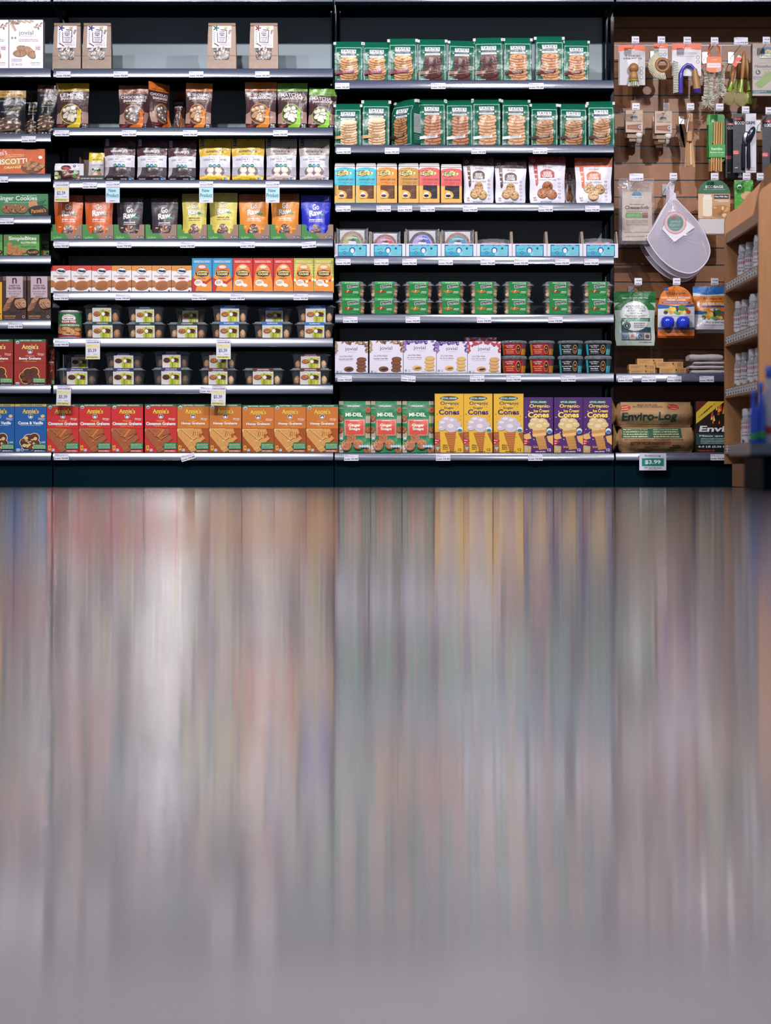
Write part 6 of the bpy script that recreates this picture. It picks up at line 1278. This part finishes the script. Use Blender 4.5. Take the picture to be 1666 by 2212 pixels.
for i in range(2):
    h = H('wooden_spatula', 'dark wooden utensil hanging %s the pale tongs' % ('left of' if i == 0 else 'close behind'), 'utensils', 1470+i*8, 262, YH+.06)
    mb = MB(); P = [h.q(1466+i*8, 268), h.q(1470+i*7, 290), h.q(1476+i*6, 318)]; mb.loft([[(x-w_, -.003, z), (x+w_, -.003, z), (x+w_, .003, z), (x-w_, .003, z)] for (x, y, z), w_ in zip(P, (.012, .015, .008))], '6c4428', True, False); mb.build('carved_wood', WOODM, h.t)
# bamboo straws
def straws(x0, Y, lab):
    h = H('bamboo_straws', lab, 'straws', x0+18, 248, Y)
    g = G(35, 105, '2c7c34'); g.P([(4, 0), (18, 16), (0, 24), (0, 4)], '3c9440'); g.E(9, 14, 3.4, 3.2, 'd0d8d0')
    h.card('green_card', g, x0, 247, side='246c2c', out=[(3, 0), (32, 0), (35, 4), (35, 98), (31, 103), (28, 105), (7, 105), (4, 103), (0, 98), (0, 4)])
    for i, x in enumerate((x0+6, x0+11, x0+16, x0+21, x0+26)):
        mb = MB(); yy = 264 if i in (1, 2, 4) else 352; mb.tube([h.q(x+2, yy if i not in (3,) else 266, -.006), h.q(x+1, 310, -.006), h.q(x-.5+i*.3, 371-(i % 2)*2, -.006)], .0042, ['b88448', 'c4925a', 'cc9c64', 'bc8c50', 'c8965c'][i], 10); mb.build('straw', WOODM, h.t)
    g = G(35, 28, '2f8c38'); g.T('bambu', 17, 9, 23, 6, 'd8e8d0', .02); g.T('Bamboo Straws', 18, 17, 30, 3.6, 'd8e8d0', .01); g.M(5, 22, 31, .9, 'b0d0a8'); h.card('front_band', g, x0, 313, d=-.0125, th=.006, side='2c7c34')
straws(1531, YH-.03, 'green card of bamboo straws, frontmost'); straws(1527, YH+.05, 'green card of bamboo straws hidden behind the front card')
# can openers on black card
def opener(x0, y0, Y, lab):
    h = H('can_opener', lab, 'can opener', x0+25, y0, Y)
    g = G(50, 128, '181c28'); g.R(27, 0, 50, 128, 'c8c8d4'); g.E(12, 12, 9, 3.4, 'b02830'); g.T('OXO', 12, 12, 9, 2.6, 'e0d0d0', .06); g.T('GOOD', 14, 20.5, 21, 7, 'e4e4ea', .08); g.T('GRIPS', 37.5, 20.5, 20, 7, '14161e', .08); g.M(36, 27, 48, 1.4, '50505c', 1); g.M(36, 30, 48, 1.4, '50505c', 2)
    g.E(6, 84, 8, 5.4, 'b82830'); g.M(1, 82, 11, 1.6, 'e8c8c8'); g.M(1, 85, 11, 1.6, 'e8c8c8'); g.M(4, 116, 11, 2, 'c0c0c8'); g.M(33, 116, 48, 1.2, 'b05060'); g.M(33, 118.5, 48, 1.2, 'b05060'); g.M(34, 122, 48, 2, '50505c')
    h.card('printed_card', g, x0, y0, side='181c28')
    for i, x in enumerate((x0+22, x0+33)):
        mb = MB(); mb.tube([h.q(x, y0+64, -.012), h.q(x-.5, y0+90, -.012), h.q(x, y0+119, -.012)], [.0065, .0085, .0085], '10141e', 12); mb.build('handle', PLASTIC, h.t)
    mb = MB(); a = h.q(x0+28, y0+54, -.012); mb.blob(a[0], a[1], a[2], .016, .006, .030, 'b0b4c0', 14, 8); mb.build('steel_head', CHROME, h.t)
    mb = MB(); a = h.q(x0+36, y0+48, -.026); v0 = len(mb.v); mb.blob(0, 0, 0, .016, .008, .038, '14182c', 18, 10)
    R = Matrix.Rotation(.42, 3, 'Y'); mb.v = [tuple(R @ Vector(v)+Vector(a)) for v in mb.v]; mb.build('turning_knob', PLASTIC, h.t)
    g = None
opener(1584, 245, YH-.03, 'can opener on black and white card, fully visible'); opener(1647, 250, YH-.02, 'can opener on black card cut by the right edge'); opener(1568, 256, YH+.06, 'can opener card mostly hidden behind the front one')
# cheesecloth packs
def cheese(x0, y0, Y, lab):
    h = H('cheesecloth_pack', lab, 'pack', x0+37, y0, Y)
    g = G(65, 112, 'b8a89c'); g.E(32, 14, 11, 9, '2c6cb0', a0=PI, a1=2*PI); g.E(32, 11, 5, 3, '2c8048'); g.R(19, 14.5, 46, 21, 'c8d0d8'); g.T('IF YOU CARE', 32, 17.8, 24, 3.4, '24406c', .03); g.T('100% Unbleached Cotton', 32, 33, 32, 2.6, '3a3434', .02); g.T('Cheesecloth', 32, 40, 52, 8, '201c1c', .05); g.M(9, 47, 56, 1.6, '4a4040', 1)
    g.R(7, 51, 42, 63, '4c8c34'); g.R(43, 51, 56, 63, '6c3428'); g.M(10, 54, 38, 1, 'a8cc90', 1); g.M(10, 57, 38, 1, 'a8cc90', 2); g.M(45, 54, 54, 1, 'c8a090', 1)
    for i in range(6): g.M(9, 67+i*2.2, 56, 1.0, '7a6c68', i)
    g.M(5, 93, 60, 1.2, '4a4040', 3); g.R(50, 98, 60, 106, 'd8d8dc')
    for i in range(5): g.R(51+i*1.8, 99, 52+i*1.8, 104, '203050')
    g.M(8, 102, 48, 1.6, '6a5c58', 7)
    kk = Y/F; b = bag(g, 'folded_cloth', PAPER, 'b0a094', [(0, .98), (1, 1)], [(0, .008), (.5, .02), (1, .025)], [(0, .001), (.5, .004), (1, .003)], ux=5, wr=.001, parent=h.t, k=kk); a = h.q(x0+40, y0+22+112); b.location = (a[0], 0, a[2])
    mb = MB(); nx = 12; ny = 16; x1_, z1_ = 76*kk, 142*kk; rg = random.Random(3); o = h.q(x0, y0+142)
    A = [(o[0]+x1_*i/nx, -.006-.004*math.sin(PI*i/nx)-.002*math.sin(i*2.3+j*1.1)-(.008*math.sin(PI*min(1, (16-j)/13))), o[2]+z1_*j/ny) for j in range(ny+1) for i in range(nx+1)]
    mb.idx(A, [(j*(nx+1)+i, j*(nx+1)+i+1, (j+1)*(nx+1)+i+1, (j+1)*(nx+1)+i) for j in range(ny) for i in range(nx)], 'd0d0dc'); mb.build('clear_sleeve', CLEARB, h.t)
cheese(1337, 386, YH-.05, 'cheesecloth in clear sleeve, front of the left hook'); cheese(1334, 393, YH+.03, 'cheesecloth in clear sleeve hanging behind the first')
# mesh produce bags
MESHW = clear('white_mesh_cloth', 'c4bece', .52, .8)
MESHB = mat('white_binding', .8, color='d8d2e0')
def meshbag(dx, dy, Y, lab, rot, sc_, front):
    h = H('mesh_bag', lab, 'mesh bag', 1452, 385, Y); o = [(1456, 424), (1470, 440), (1492, 462), (1512, 484), (1526, 510), (1536, 540), (1530, 562), (1515, 580), (1494, 592), (1470, 588), (1448, 577), (1428, 560), (1412, 540), (1400, 520), (1398, 512), (1412, 492), (1430, 462), (1446, 432)]
    o = [(x+dx, y+dy) for x, y in o]
    for _ in range(2):
        n_ = len(o); o = [o[0]]+[q for i in range(n_) for q in ((.75*o[i][0]+.25*o[(i+1) % n_][0], .75*o[i][1]+.25*o[(i+1) % n_][1]), (.25*o[i][0]+.75*o[(i+1) % n_][0], .25*o[i][1]+.75*o[(i+1) % n_][1]))]
    cx_ = sum(a for a, b in o)/len(o); cy_ = sum(b for a, b in o)/len(o); mb = MB(); V = []; rings = 7
    for sgn in (-1, 1):
        V = [h.q(cx_, cy_, sgn*.014)]
        for r in range(1, rings+1):
            t = r/rings
            for j, (x, y) in enumerate(o): V.append(h.q(cx_+(x-cx_)*t, cy_+(y-cy_)*t, sgn*(.014*(1-t*t)+.0025*math.sin(j*1.9+r)*(1-t))))
        n = len(o); f = [(0, 1+j, 1+(j+1) % n) for j in range(n)]
        for r in range(1, rings):
            for j in range(n): a = 1+(r-1)*n+j; b = 1+(r-1)*n+(j+1) % n; f.append((a, a+n, b+n, b))
        mb.idx(V, f, 'd4cede')
    mb.build('mesh_cloth', MESHW, h.t)
    mb = MB(); mb.tube([h.q(x, y, 0) for x, y in o+o[:2]], .0024, 'd8d2e0', 6); mb.build('bound_edge', MESHB, h.t)
    mb = MB()
    for i in range(5): mb.tube([h.q(1454+dx*.4+i*.8, 392, -.003*i), h.q(1447+i*2+dx*.5, 405+i*3, -.004+.002*i), h.q(1452+i*1.6+dx*.8, 418+dy*.5, .004-.003*i), h.q(1456+dx+(i-2)*2.4, 434+dy, 0)], .0022, 'd0ccd8', 6)
    mb.build('drawstring', MESHB, h.t)
    if front:
        g = G(76, 74, 'd4d0d8'); g.p = []; g.P([(22, 0), (50, 26), (70, 42), (26, 74), (0, 46)], 'd6d2dc'); g.E(28, 32, 24, 24.5, 'c07c84', n=32); g.E(28, 32, 22.6, 23, 'c8a8ac', n=32); g.E(28, 32, 17.5, 18, '5c8078', n=32); g.T('ORGANIC COTTON', 28, 16, 22, 3, 'c8a0a0', .03, arc=2); g.T('SIMPLE', 28, 30, 22, 5, '8ca89c', .04); g.T('ECOLOGY', 28, 37, 24, 5, '8ca89c', .04); g.E(26, 22, 4, 3, 'a84848'); g.M(18, 44, 38, 1.6, '8ca89c')
        mb = MB(); g.into(mb, lambda x, y: h.q(1430+x, 450+y, -.0135-.003*math.cos((x-34)/36)), 0, 0, clip=False); mb.build('round_printed_tag', PAPER, h.t)
meshbag(0, 0, YH-.07, 'white mesh drawstring bag with round red and green tag, front', 0, 1, True); meshbag(-8, 10, YH-.01, 'white mesh drawstring bag peeking out behind the front one', 0, 1, False); meshbag(-14, 18, YH+.05, 'white mesh drawstring bag hanging rearmost, lowest edge', 0, 1, False)
# nut milk bag
h = H('milk_bag_pack', 'dark green arched card with glass bottle picture over folded cloth', 'pack', 1541, 388, YH-.03)
g = G(69, 85, '1c5c3c'); g.T('ECOBAGS', 35, 17, 38, 6, 'e0e8e4', .05); g.T('Cleaning Up the Planet One Bag at a Time', 35, 23, 46, 2, 'c8d8d0', .03); g.R(0, 32, 69, 85, 'b88c60'); g.E(48, 70, 26, 14, 'a0703c'); g.P([(0, 32), (14, 32), (10, 85), (0, 85)], 'c8a480'); g.R(10, 42, 30, 78, 'd8ccb8'); g.E(20, 78, 10, 3, 'd8ccb8'); g.E(20, 41, 10, 4, 'dcd4cc'); g.R(12, 34, 28, 39, 'd8d4d4'); g.R(34, 34, 66, 43, '1c1c28'); g.T('Nut Milk Bag', 50, 38.5, 28, 4.4, 'e8e4e0', .03); g.M(36, 45, 66, 1.8, 'e8dcd0', 1); g.M(42, 48, 66, 1.6, 'e8dcd0', 2)
for i in range(13): g.E(36+(i*7) % 30, 62+(i*5) % 18, 4.4, 2.8, ['c89058', 'a87040', '8c5830', 'dcb480'][i % 4], n=8, rot=i)
out = [(34+35*math.cos(a), 32-31*math.sin(a)) for a in [PI*i/14 for i in range(15)]]+[(0, 85), (69, 85)]; out = [(max(0, min(69, x)), y) for x, y in out]
h.card('arched_card', g, 1507, 388, out=out, side='1c5c3c', d=-.022); mb = MB(); a = h.q(1508, 508); b = h.q(1575, 470); mb.box(a[0], b[0], -.020, .004, a[2], b[2], 'c4bcbc', .005); mb.build('folded_cloth', CLOTH, h.t)
a = h.q(1508, 473); b = h.q(1575, 440); 
# green hanging pack behind the rack
h = H('seed_pack', 'bright green hanging pack partly hidden by the wooden rack', 'pack', 1604, 389, YH-.02)
g = G(40, 62, '4c9c3c'); g.P([(6, 0), (24, 0), (8, 26), (0, 20)], '2c7434'); g.E(11, 15, 5.4, 5, 'd8e4d8'); g.E(11, 16, 4, 3, '3c7c50'); g.E(28, 34, 14, 10, 'c8a070'); h.card('printed_pack', g, 1587, 389, m=FILM, side='3c8434', th=.02)
# air purifying bag, two fruit savers, refill pouch
h = H('purifier_pouch', 'green and pale pouch with white oval and photo strip', 'pouch', 1374, 628, YH-.04)
g = G(91, 118, 'a4b4ac'); g.R(0, 0, 91, 24, '1c6834'); g.E(45, 40, 46, 22, '1c6834', a0=PI, a1=2*PI); g.T('keeps dry and odor free', 46, 14, 56, 4.6, 'd8e4dc', .02, arc=.6); g.E(45, 54, 33, 33, 'c8ccd0', n=32); g.R(14, 58, 80, 65, '1c6848'); g.M(20, 60, 76, 1.6, 'a8ccb8', 1); g.M(20, 62.4, 76, 1.6, 'a8ccb8', 2); g.P([(13, 65), (34, 65), (30, 86), (14, 84)], '1c5040'); g.R(14, 78, 82, 106, '24404c')
g.E(45, 66, 30, 20, 'c8ccd0', a0=0, a1=PI); g.T('MOSO NATURAL', 48, 34.5, 44, 8, '2c3438', .0); g.T('AIR PURIFYING BAG', 48, 42, 44, 4, '2c3438', 0); g.T('naturally absorbs', 48, 48, 28, 3, '2c3438', .04); g.M(22, 51.5, 74, 1.6, '50585c', 1); g.M(26, 54.5, 68, 1.6, '50585c', 2)
g.E(26, 75, 8.6, 8.6, '20302c'); g.E(26, 75, 6.4, 6.4, 'a8b4b0'); g.E(26, 75, 5.6, 5.6, '20302c'); g.T('2', 26, 75, 3.6, 4.6, 'd8dcdc', .05)
for i in range(3): g.M(42, 69+i*4, 68, 1.8, '404c50', i)
for i, c in enumerate(('5c7888', 'a8888c', '4c6478', 'b09080')): g.R(14+i*17, 90, 29+i*17, 105, c); g.E(22+i*17, 98, 5, 4, ['2c4858', '5c3c40', '28384c', '3c4c68'][i])
g.M(54, 110, 84, 1.6, '3c4c48')
b = bag(g, 'stand_pouch', FILM, '2c6c40', **DOY, seed=3, parent=h.t, k=h.k); b.location = h.q(1374, 628+118)
h = H('produce_saver_card', 'orange arched card with two blue plastic fruit shapes', 'pack', 1461, 617, YH-.04)
g = G(79, 108, 'd87424'); g.R(0, 42, 79, 108, 'c8ccd4'); g.P([(0, 40), (40, 44), (79, 40), (79, 45), (40, 49), (0, 50)], '2c5c98'); g.E(18, 8, 4.6, 3.6, '204c90'); g.T('bluapple', 39, 17, 42, 8.4, '4c2c28', .01); g.T('KEEPS FRUITS & VEGETABLES', 39, 26, 62, 3.8, 'f0e0d0', .04); g.T('FRESHER LONGER', 40, 30.8, 40, 3.8, 'f0e0d0', .04); g.P([(9, 35), (70, 35), (70, 38.6), (9, 38.6)], '204c90'); g.M(12, 36, 66, 1.6, 'c8d4e8')
VG = [(20, 54, 7, 4, 'a8b468'), (28, 50, 4, 6, 'e0b040'), (34, 52, 6, 6, 'e8c858'), (42, 50, 3, 7, '402850'), (38, 58, 5, 3, '78a848'), (52, 48, 9, 7, '3c7c34'), (28, 58, 4.4, 4, 'e08c34'), (50, 58, 5, 4, 'e09c3c'), (58, 58, 4.4, 4, 'd8d078'), (66, 57, 5, 4.4, 'c83c2c'), (62, 52, 4, 4, 'b04830'), (44, 60, 6, 3.4, '5c9c40'), (17, 58, 5, 4, '4c3828')]
for x, y, a, b_, c in VG: g.E(x, y, a, b_, c, n=10)
g.M(14, 66, 68, 1, '808890'); g.R(0, 90, 79, 95, '204c90'); g.R(0, 95, 79, 108, 'd06c28'); g.M(18, 103, 54, 1.4, 'f0c898')
out = [(39+36*math.cos(a), 34-33.5*math.sin(a)) for a in [PI*i/14 for i in range(15)]]+[(0, 108), (79, 108)]; out = [(max(0, min(79, x)), y) for x, y in out]
out = [(79, 42)]+out[0:15]+[(0, 42), (0, 108), (79, 108)]; h.card('arched_card', g, 1421.5, 617, out=out, side='c86820')
for x in (1441, 1474.5):
    mb = MB(); c = h.q(x, 697, -.024); prof = [(.004, -.026), (.018, -.027), (.028, -.018), (.0305, 0), (.028, .015), (.018, .025), (.008, .024), (.001, .018)]
    mb.lathe([(r, c[2]+z) for r, z in prof], '2038c0', c[0], c[1], 24); mb.build('blue_fruit', PLASTIC, h.t)
mb = MB(); a = h.q(1423, 716); b = h.q(1494, 680); mb.box(a[0], b[0], -.012, -.001, a[2], b[2], 'd0d8e8', .004); mb.build('blister', CLEAR, h.t)
h = H('produce_saver_card', 'orange arched card hidden behind the two blue shapes card', 'pack', 1459, 622, YH+.03)
g = G(79, 108, 'd06c28'); g.M(18, 100, 54, 1.4, 'f0c898'); h.card('arched_card', g, 1420, 622, out=out, side='c86820')
def refill(dx, dy, Y, lab):
    h = H('refill_pouch', lab, 'pouch', 1535+dx, 617+dy, Y)
    g = G(70, 94, 'd0d0d8'); g.R(0, 0, 70, 19, '2868b0'); g.P([(0, 14), (30, 19), (70, 16), (70, 20), (0, 22)], 'c8ccd8'); g.R(0, 21, 70, 56, 'dc8428'); g.P([(0, 52), (40, 57), (70, 54), (70, 62), (40, 63), (0, 60)], '2c5c98'); g.T('bluapple', 43, 27, 40, 7.6, '4c2c28', .01); g.M(34, 33, 66, 1.2, '6c3c1c'); g.T('ONE YEAR REFILL', 42, 38.4, 54, 5.6, 'f0e8e0', .03); g.P([(17, 43), (70, 42), (70, 45.4), (17, 46.4)], '204c90'); g.E(46, 51, 11, 2.4, 'c8dce8'); g.E(46, 51, 3, 2.6, '3c7cc0')
    for x, y, a, b_, c in VG: g.E(x+4, y+10, a, b_, c, n=10)
    g.T('FRUIT & VEGETABLE', 48, 78.5, 44, 3, '4a5468', .02); g.E(10, 38, 3, 6, 'e4e4e8', rot=.3); g.M(20, 84, 66, 1, '808890')
    b = bag(g, 'stand_pouch', FILM, 'a8b0b8', **DOY, seed=7, parent=h.t, k=h.k); b.location = h.q(1535+dx, 617+dy+94)
refill(0, 0, YH-.04, 'blue and orange refill pouch beside the wooden rack, front'); refill(4, 8, YH+.05, 'grey backed refill pouch hanging behind the front one')

# ------------------------------------------------------------------ wooden spice rack at the right, its open side facing the aisle
RX = 1.405; Y0, Y1 = 7.86, 8.62
OAK = mat('honey_oak_veneer', .45, color='b07c4c', bump=.04, bscale=20, stretch=(1, 1, .1))
nt = OAK.node_tree; b = nt.nodes['Principled BSDF']; n = nt.nodes.new('ShaderNodeTexNoise'); mp = nt.nodes.new('ShaderNodeMapping'); tc = nt.nodes.new('ShaderNodeTexCoord'); r = nt.nodes.new('ShaderNodeValToRGB')
mp.inputs['Scale'].default_value = (14, 14, 1.5); n.inputs['Detail'].default_value = 5; nt.links.new(tc.outputs['Object'], mp.inputs[0]); nt.links.new(mp.outputs[0], n.inputs['Vector']); nt.links.new(n.outputs[0], r.inputs[0]); nt.links.new(r.outputs[0], b.inputs['Base Color'])
r.color_ramp.elements[0].color = hx('946640'); r.color_ramp.elements[1].color = hx('ac7c54')
rk = thing('spice_rack', 'honey wood rack of spice jars with rounded sloping sides', 'display rack', (RX, (Y0+Y1)/2, fz(8.2)))
ox, oy, oz = rk.location
zc = 1.125; prof = [(0, .075)]+[(0, zc-.05)]+[(.05-.05*math.cos(a), zc-.05+.05*math.sin(a)) for a in (.3, .6, .9)]+[(.05, zc+.01), (.26, zc+.235), (.30, zc+.25), (.60, zc+.25), (.60, .075)]
def xz(pts, y0, y1, name):
    mb = MB(); mb.prism([(x, z-oz) for x, z in pts], y0-oy, y1-oy, 'b07c4c'); return mb.build(name, OAK, rk)
xz(prof, Y0-.02, Y0, 'side_panel'); xz([(x, z) for x, z in prof], Y1, Y1+.02, 'side_panel')
mb = MB(); mb.box(.16, .18, Y0-oy, Y1-oy, .09-oz, zc+.17-oz, 'b07c4c'); mb.build('back_board', OAK, rk)
mb = MB(); mb.box(.03, .55, Y0-.02-oy, Y1+.0-oy, fz(8.0)-oz+.001, .075-oz, 'b07c4c'); mb.build('plinth', OAK, rk)
SH = [.786, .564, .350, .119]
mb = MB(); mb.box(.004, .018, Y0-oy, Y1-oy, .987-oz, 1.028-oz, 'b07c4c'); mb.build('header_board', OAK, rk)
mb = MB(); mb.box(.018, .16, Y0-oy, Y1-oy, 1.022-oz, 1.034-oz, 'b07c4c'); mb.build('top_board', OAK, rk)
for z in SH:
    mb = MB(); mb.box(.004, .160, Y0-oy, Y1-oy, z+.002-oz, z+.016-oz, 'b07c4c'); mb.box(0, .012, Y0-oy, Y1-oy, z-.004-oz, z+.038-oz, 'b07c4c'); s_ = mb.build('shelf_board', OAK, rk)
    mb = MB(); rg = random.Random(int(z*1000))
    for i in range(12):
        y = Y0+.02+i*.061
        mb.box(-.002, -.0004, y-oy, y+.042-oy, z+.004-oz, z+.032-oz, 'c8ccd0'); mb.box(-.0026, -.002, y+.004-oy, y+.030-oy, z+.022-oz, z+.027-oz, '707078'); mb.box(-.0026, -.002, y+.016-oy, y+.038-oy, z+.008-oz, z+.014-oz, '40404c')
    mb.build('price_strip', PAPERW, s_)
GLASSJ = clear('clear_jar', 'd8e0e4', .65, .06)
jar0 = None; JARS = []
def mk_jar():
    t = thing('spice_jar', None, 'jar')
    mb = MB(); mb.lathe([(.020, 0), (.0225, .003), (.0225, .092), (.018, .104), (.016, .108)], 'd0d8dc', 0, 0, 16); mb.build('clear_body', GLASSJ, t)
    mb = MB(); mb.lathe([(.0195, .004), (.0205, .006), (.0205, .085), (.012, .088)], '8c5c34', 0, 0, 14); mb.build('spice_fill', FOODM, t)
    mb = MB(); mb.lathe([(.018, .108), (.0185, .110), (.0185, .130), (.017, .132), (.002, .132)], 'd8d8e0', 0, 0, 16); mb.build('white_cap', PLASTIC, t)
    mb = MB(); n = 10
    g = G(26, 36, 'd0ccd4'); g.F(0, 0, 26, 36, 1.5, '8c2c3c'); g.R(3, 4, 23, 9, '9c3444'); g.M(5, 13, 21, 2.4, '50485c', 1); g.M(5, 18, 21, 2.4, '50485c', 2); g.E(8, 28, 3, 3, '2c2c3c')
    g.into(mb, lambda x, y: (-.0232*math.cos((x-13)/13*1.25), .0232*math.sin((x-13)/13*1.25)*-1, .084-y*.0021), 8, 1); mb.v = [(-.0234*math.cos(math.atan2(v[1], -v[0])), .0234*math.sin(math.atan2(v[1], -v[0])), v[2]) for v in mb.v]
    mb.build('jar_label', PAPER, t); return t
for si, z in enumerate(SH):
    ks = (8, 8, 9, 8)[si]
    for i in range(ks):
        y = Y0+.055+i*(Y1-Y0-.14)/(ks-1)+(.0 if si != 1 else .01)
        if jar0 is None: jar0 = mk_jar(); t = jar0
        else: t = dup(jar0)
        t.scale = (1.12, 1.12, 1.22); t.location = (RX+.05+(.03 if (i*3+si) % 4 == 0 else 0)+.012*((i+si) % 2), y, z+.0165); t.rotation_euler = (0, 0, .9+.15*((i*5+si) % 5-2))
        t['group'] = 'spice jars in the wooden rack'; JARS.append(t)
        t['label'] = 'white capped spice jar, %s from far end, %s rack shelf' % (ORD[ks-1-i], ['top', 'second', 'third', 'lowest'][si])
# ------------------------------------------------------------------ nearer dark fixture with blue bottles, cut by the right edge
Yb = 6.2
d = thing('display_stand', 'dark stand with grey tray cut by the right edge', 'display stand', (px(1700, Yb), Yb, fz(Yb)))
X0, _, Z0 = d.location
mb = MB(); a = px(1652, Yb)-X0; mb.box(a, a+.34, .02, .36, 0, pz(984, Yb)-Z0, '101820', .004); mb.build('cabinet', METAL, d)
mb = MB(); zt0, zt1 = pz(984, Yb)-Z0, pz(958, Yb)-Z0; a = px(1620, Yb)-X0; mb.box(a, a+.40, -.01, .38, zt0+.0005, zt0+.006, '3c4654'); mb.box(a, a+.40, -.012, -.006, zt0+.006, zt1, '6a7484'); mb.box(a, a+.005, -.006, .38, zt0+.006, zt1, '6a7484'); mb.build('tray', mat('grey_tray_plastic', .35), d)
BLUEP = mat('blue_bottle_plastic', .15, color='1c54d8', coat=.5)
for i, (x, yb_, yt_, r_, nm) in enumerate(((1628, 968, 842, .012, 'leftmost'), (1644, 968, 825, .013, 'second from left'), (1662, 966, 790, .020, 'rightmost, widest'))):
    Yq = Yb+.05+.02*i; t = thing('blue_bottle', 'blurred bright blue bottle on the grey tray, '+nm, 'bottle', (px(x, Yq), Yq, zt0+Z0+.0062))
    hgt = pz(yt_, Yq)-(zt0+Z0+.0062); mb = MB(); mb.lathe([(r_*.9, 0), (r_, .004), (r_, hgt*.62), (r_*.55, hgt*.74), (r_*.5, hgt*.86)], '1440b0', 0, 0, 18); mb.build('bottle_body', BLUEP if i < 2 else mat('pale_bottle_plastic', .3, color='b8b4c8'), t)
    mb = MB(); mb.lathe([(r_*.55, hgt*.86), (r_*.6, hgt*.87), (r_*.6, hgt*.99), (r_*.3, hgt)], '2850c0', 0, 0, 16); mb.build('cap', PLASTIC, t)
    mb = MB(); mb.lathe([(r_*1.02, hgt*.22), (r_*1.03, hgt*.23), (r_*1.03, hgt*.30), (r_*1.02, hgt*.31)], '38b048' if i < 2 else 'a83444', 0, 0, 16); mb.build('label_band', PAPERW, t)

# ------------------------------------------------------------------ labels: what it is, which one in its row, where
def ordinal(i, n):
    if n == 1: return ''
    if i == 0: return 'leftmost of %s' % CNT[n]
    if i == n-1: return 'rightmost of %s' % CNT[n]
    return '%s of %s' % (ORD[i], CNT[n])
CNT = ['', 'one', 'two', 'three', 'four', 'five', 'six', 'seven', 'eight', 'nine', 'ten']
rows = {}
for it in ITEMS: rows.setdefault((it[1], it[2]), []).append(it)
for (desc, place), l in rows.items():
    l.sort(key=lambda a: a[3])
    for i, (o, _, _, x) in enumerate(l):
        s = ', '.join([q for q in (desc, ordinal(i, len(l)), place) if q])
        if len(s.split()) > 16: s = s.replace(' with ', ' ').replace(' and ', ' ')
        if len(s.split()) > 16: print('LONG', s)
        if '_p' in o.keys(): s = s.replace('price tag', 'price tag reading '+o['_p'], 1); del o['_p']
        o['label'] = s
        if len(l) > 1: o['group'] = desc+' row, '+place
        elif 'group' in o.keys(): del o['group']
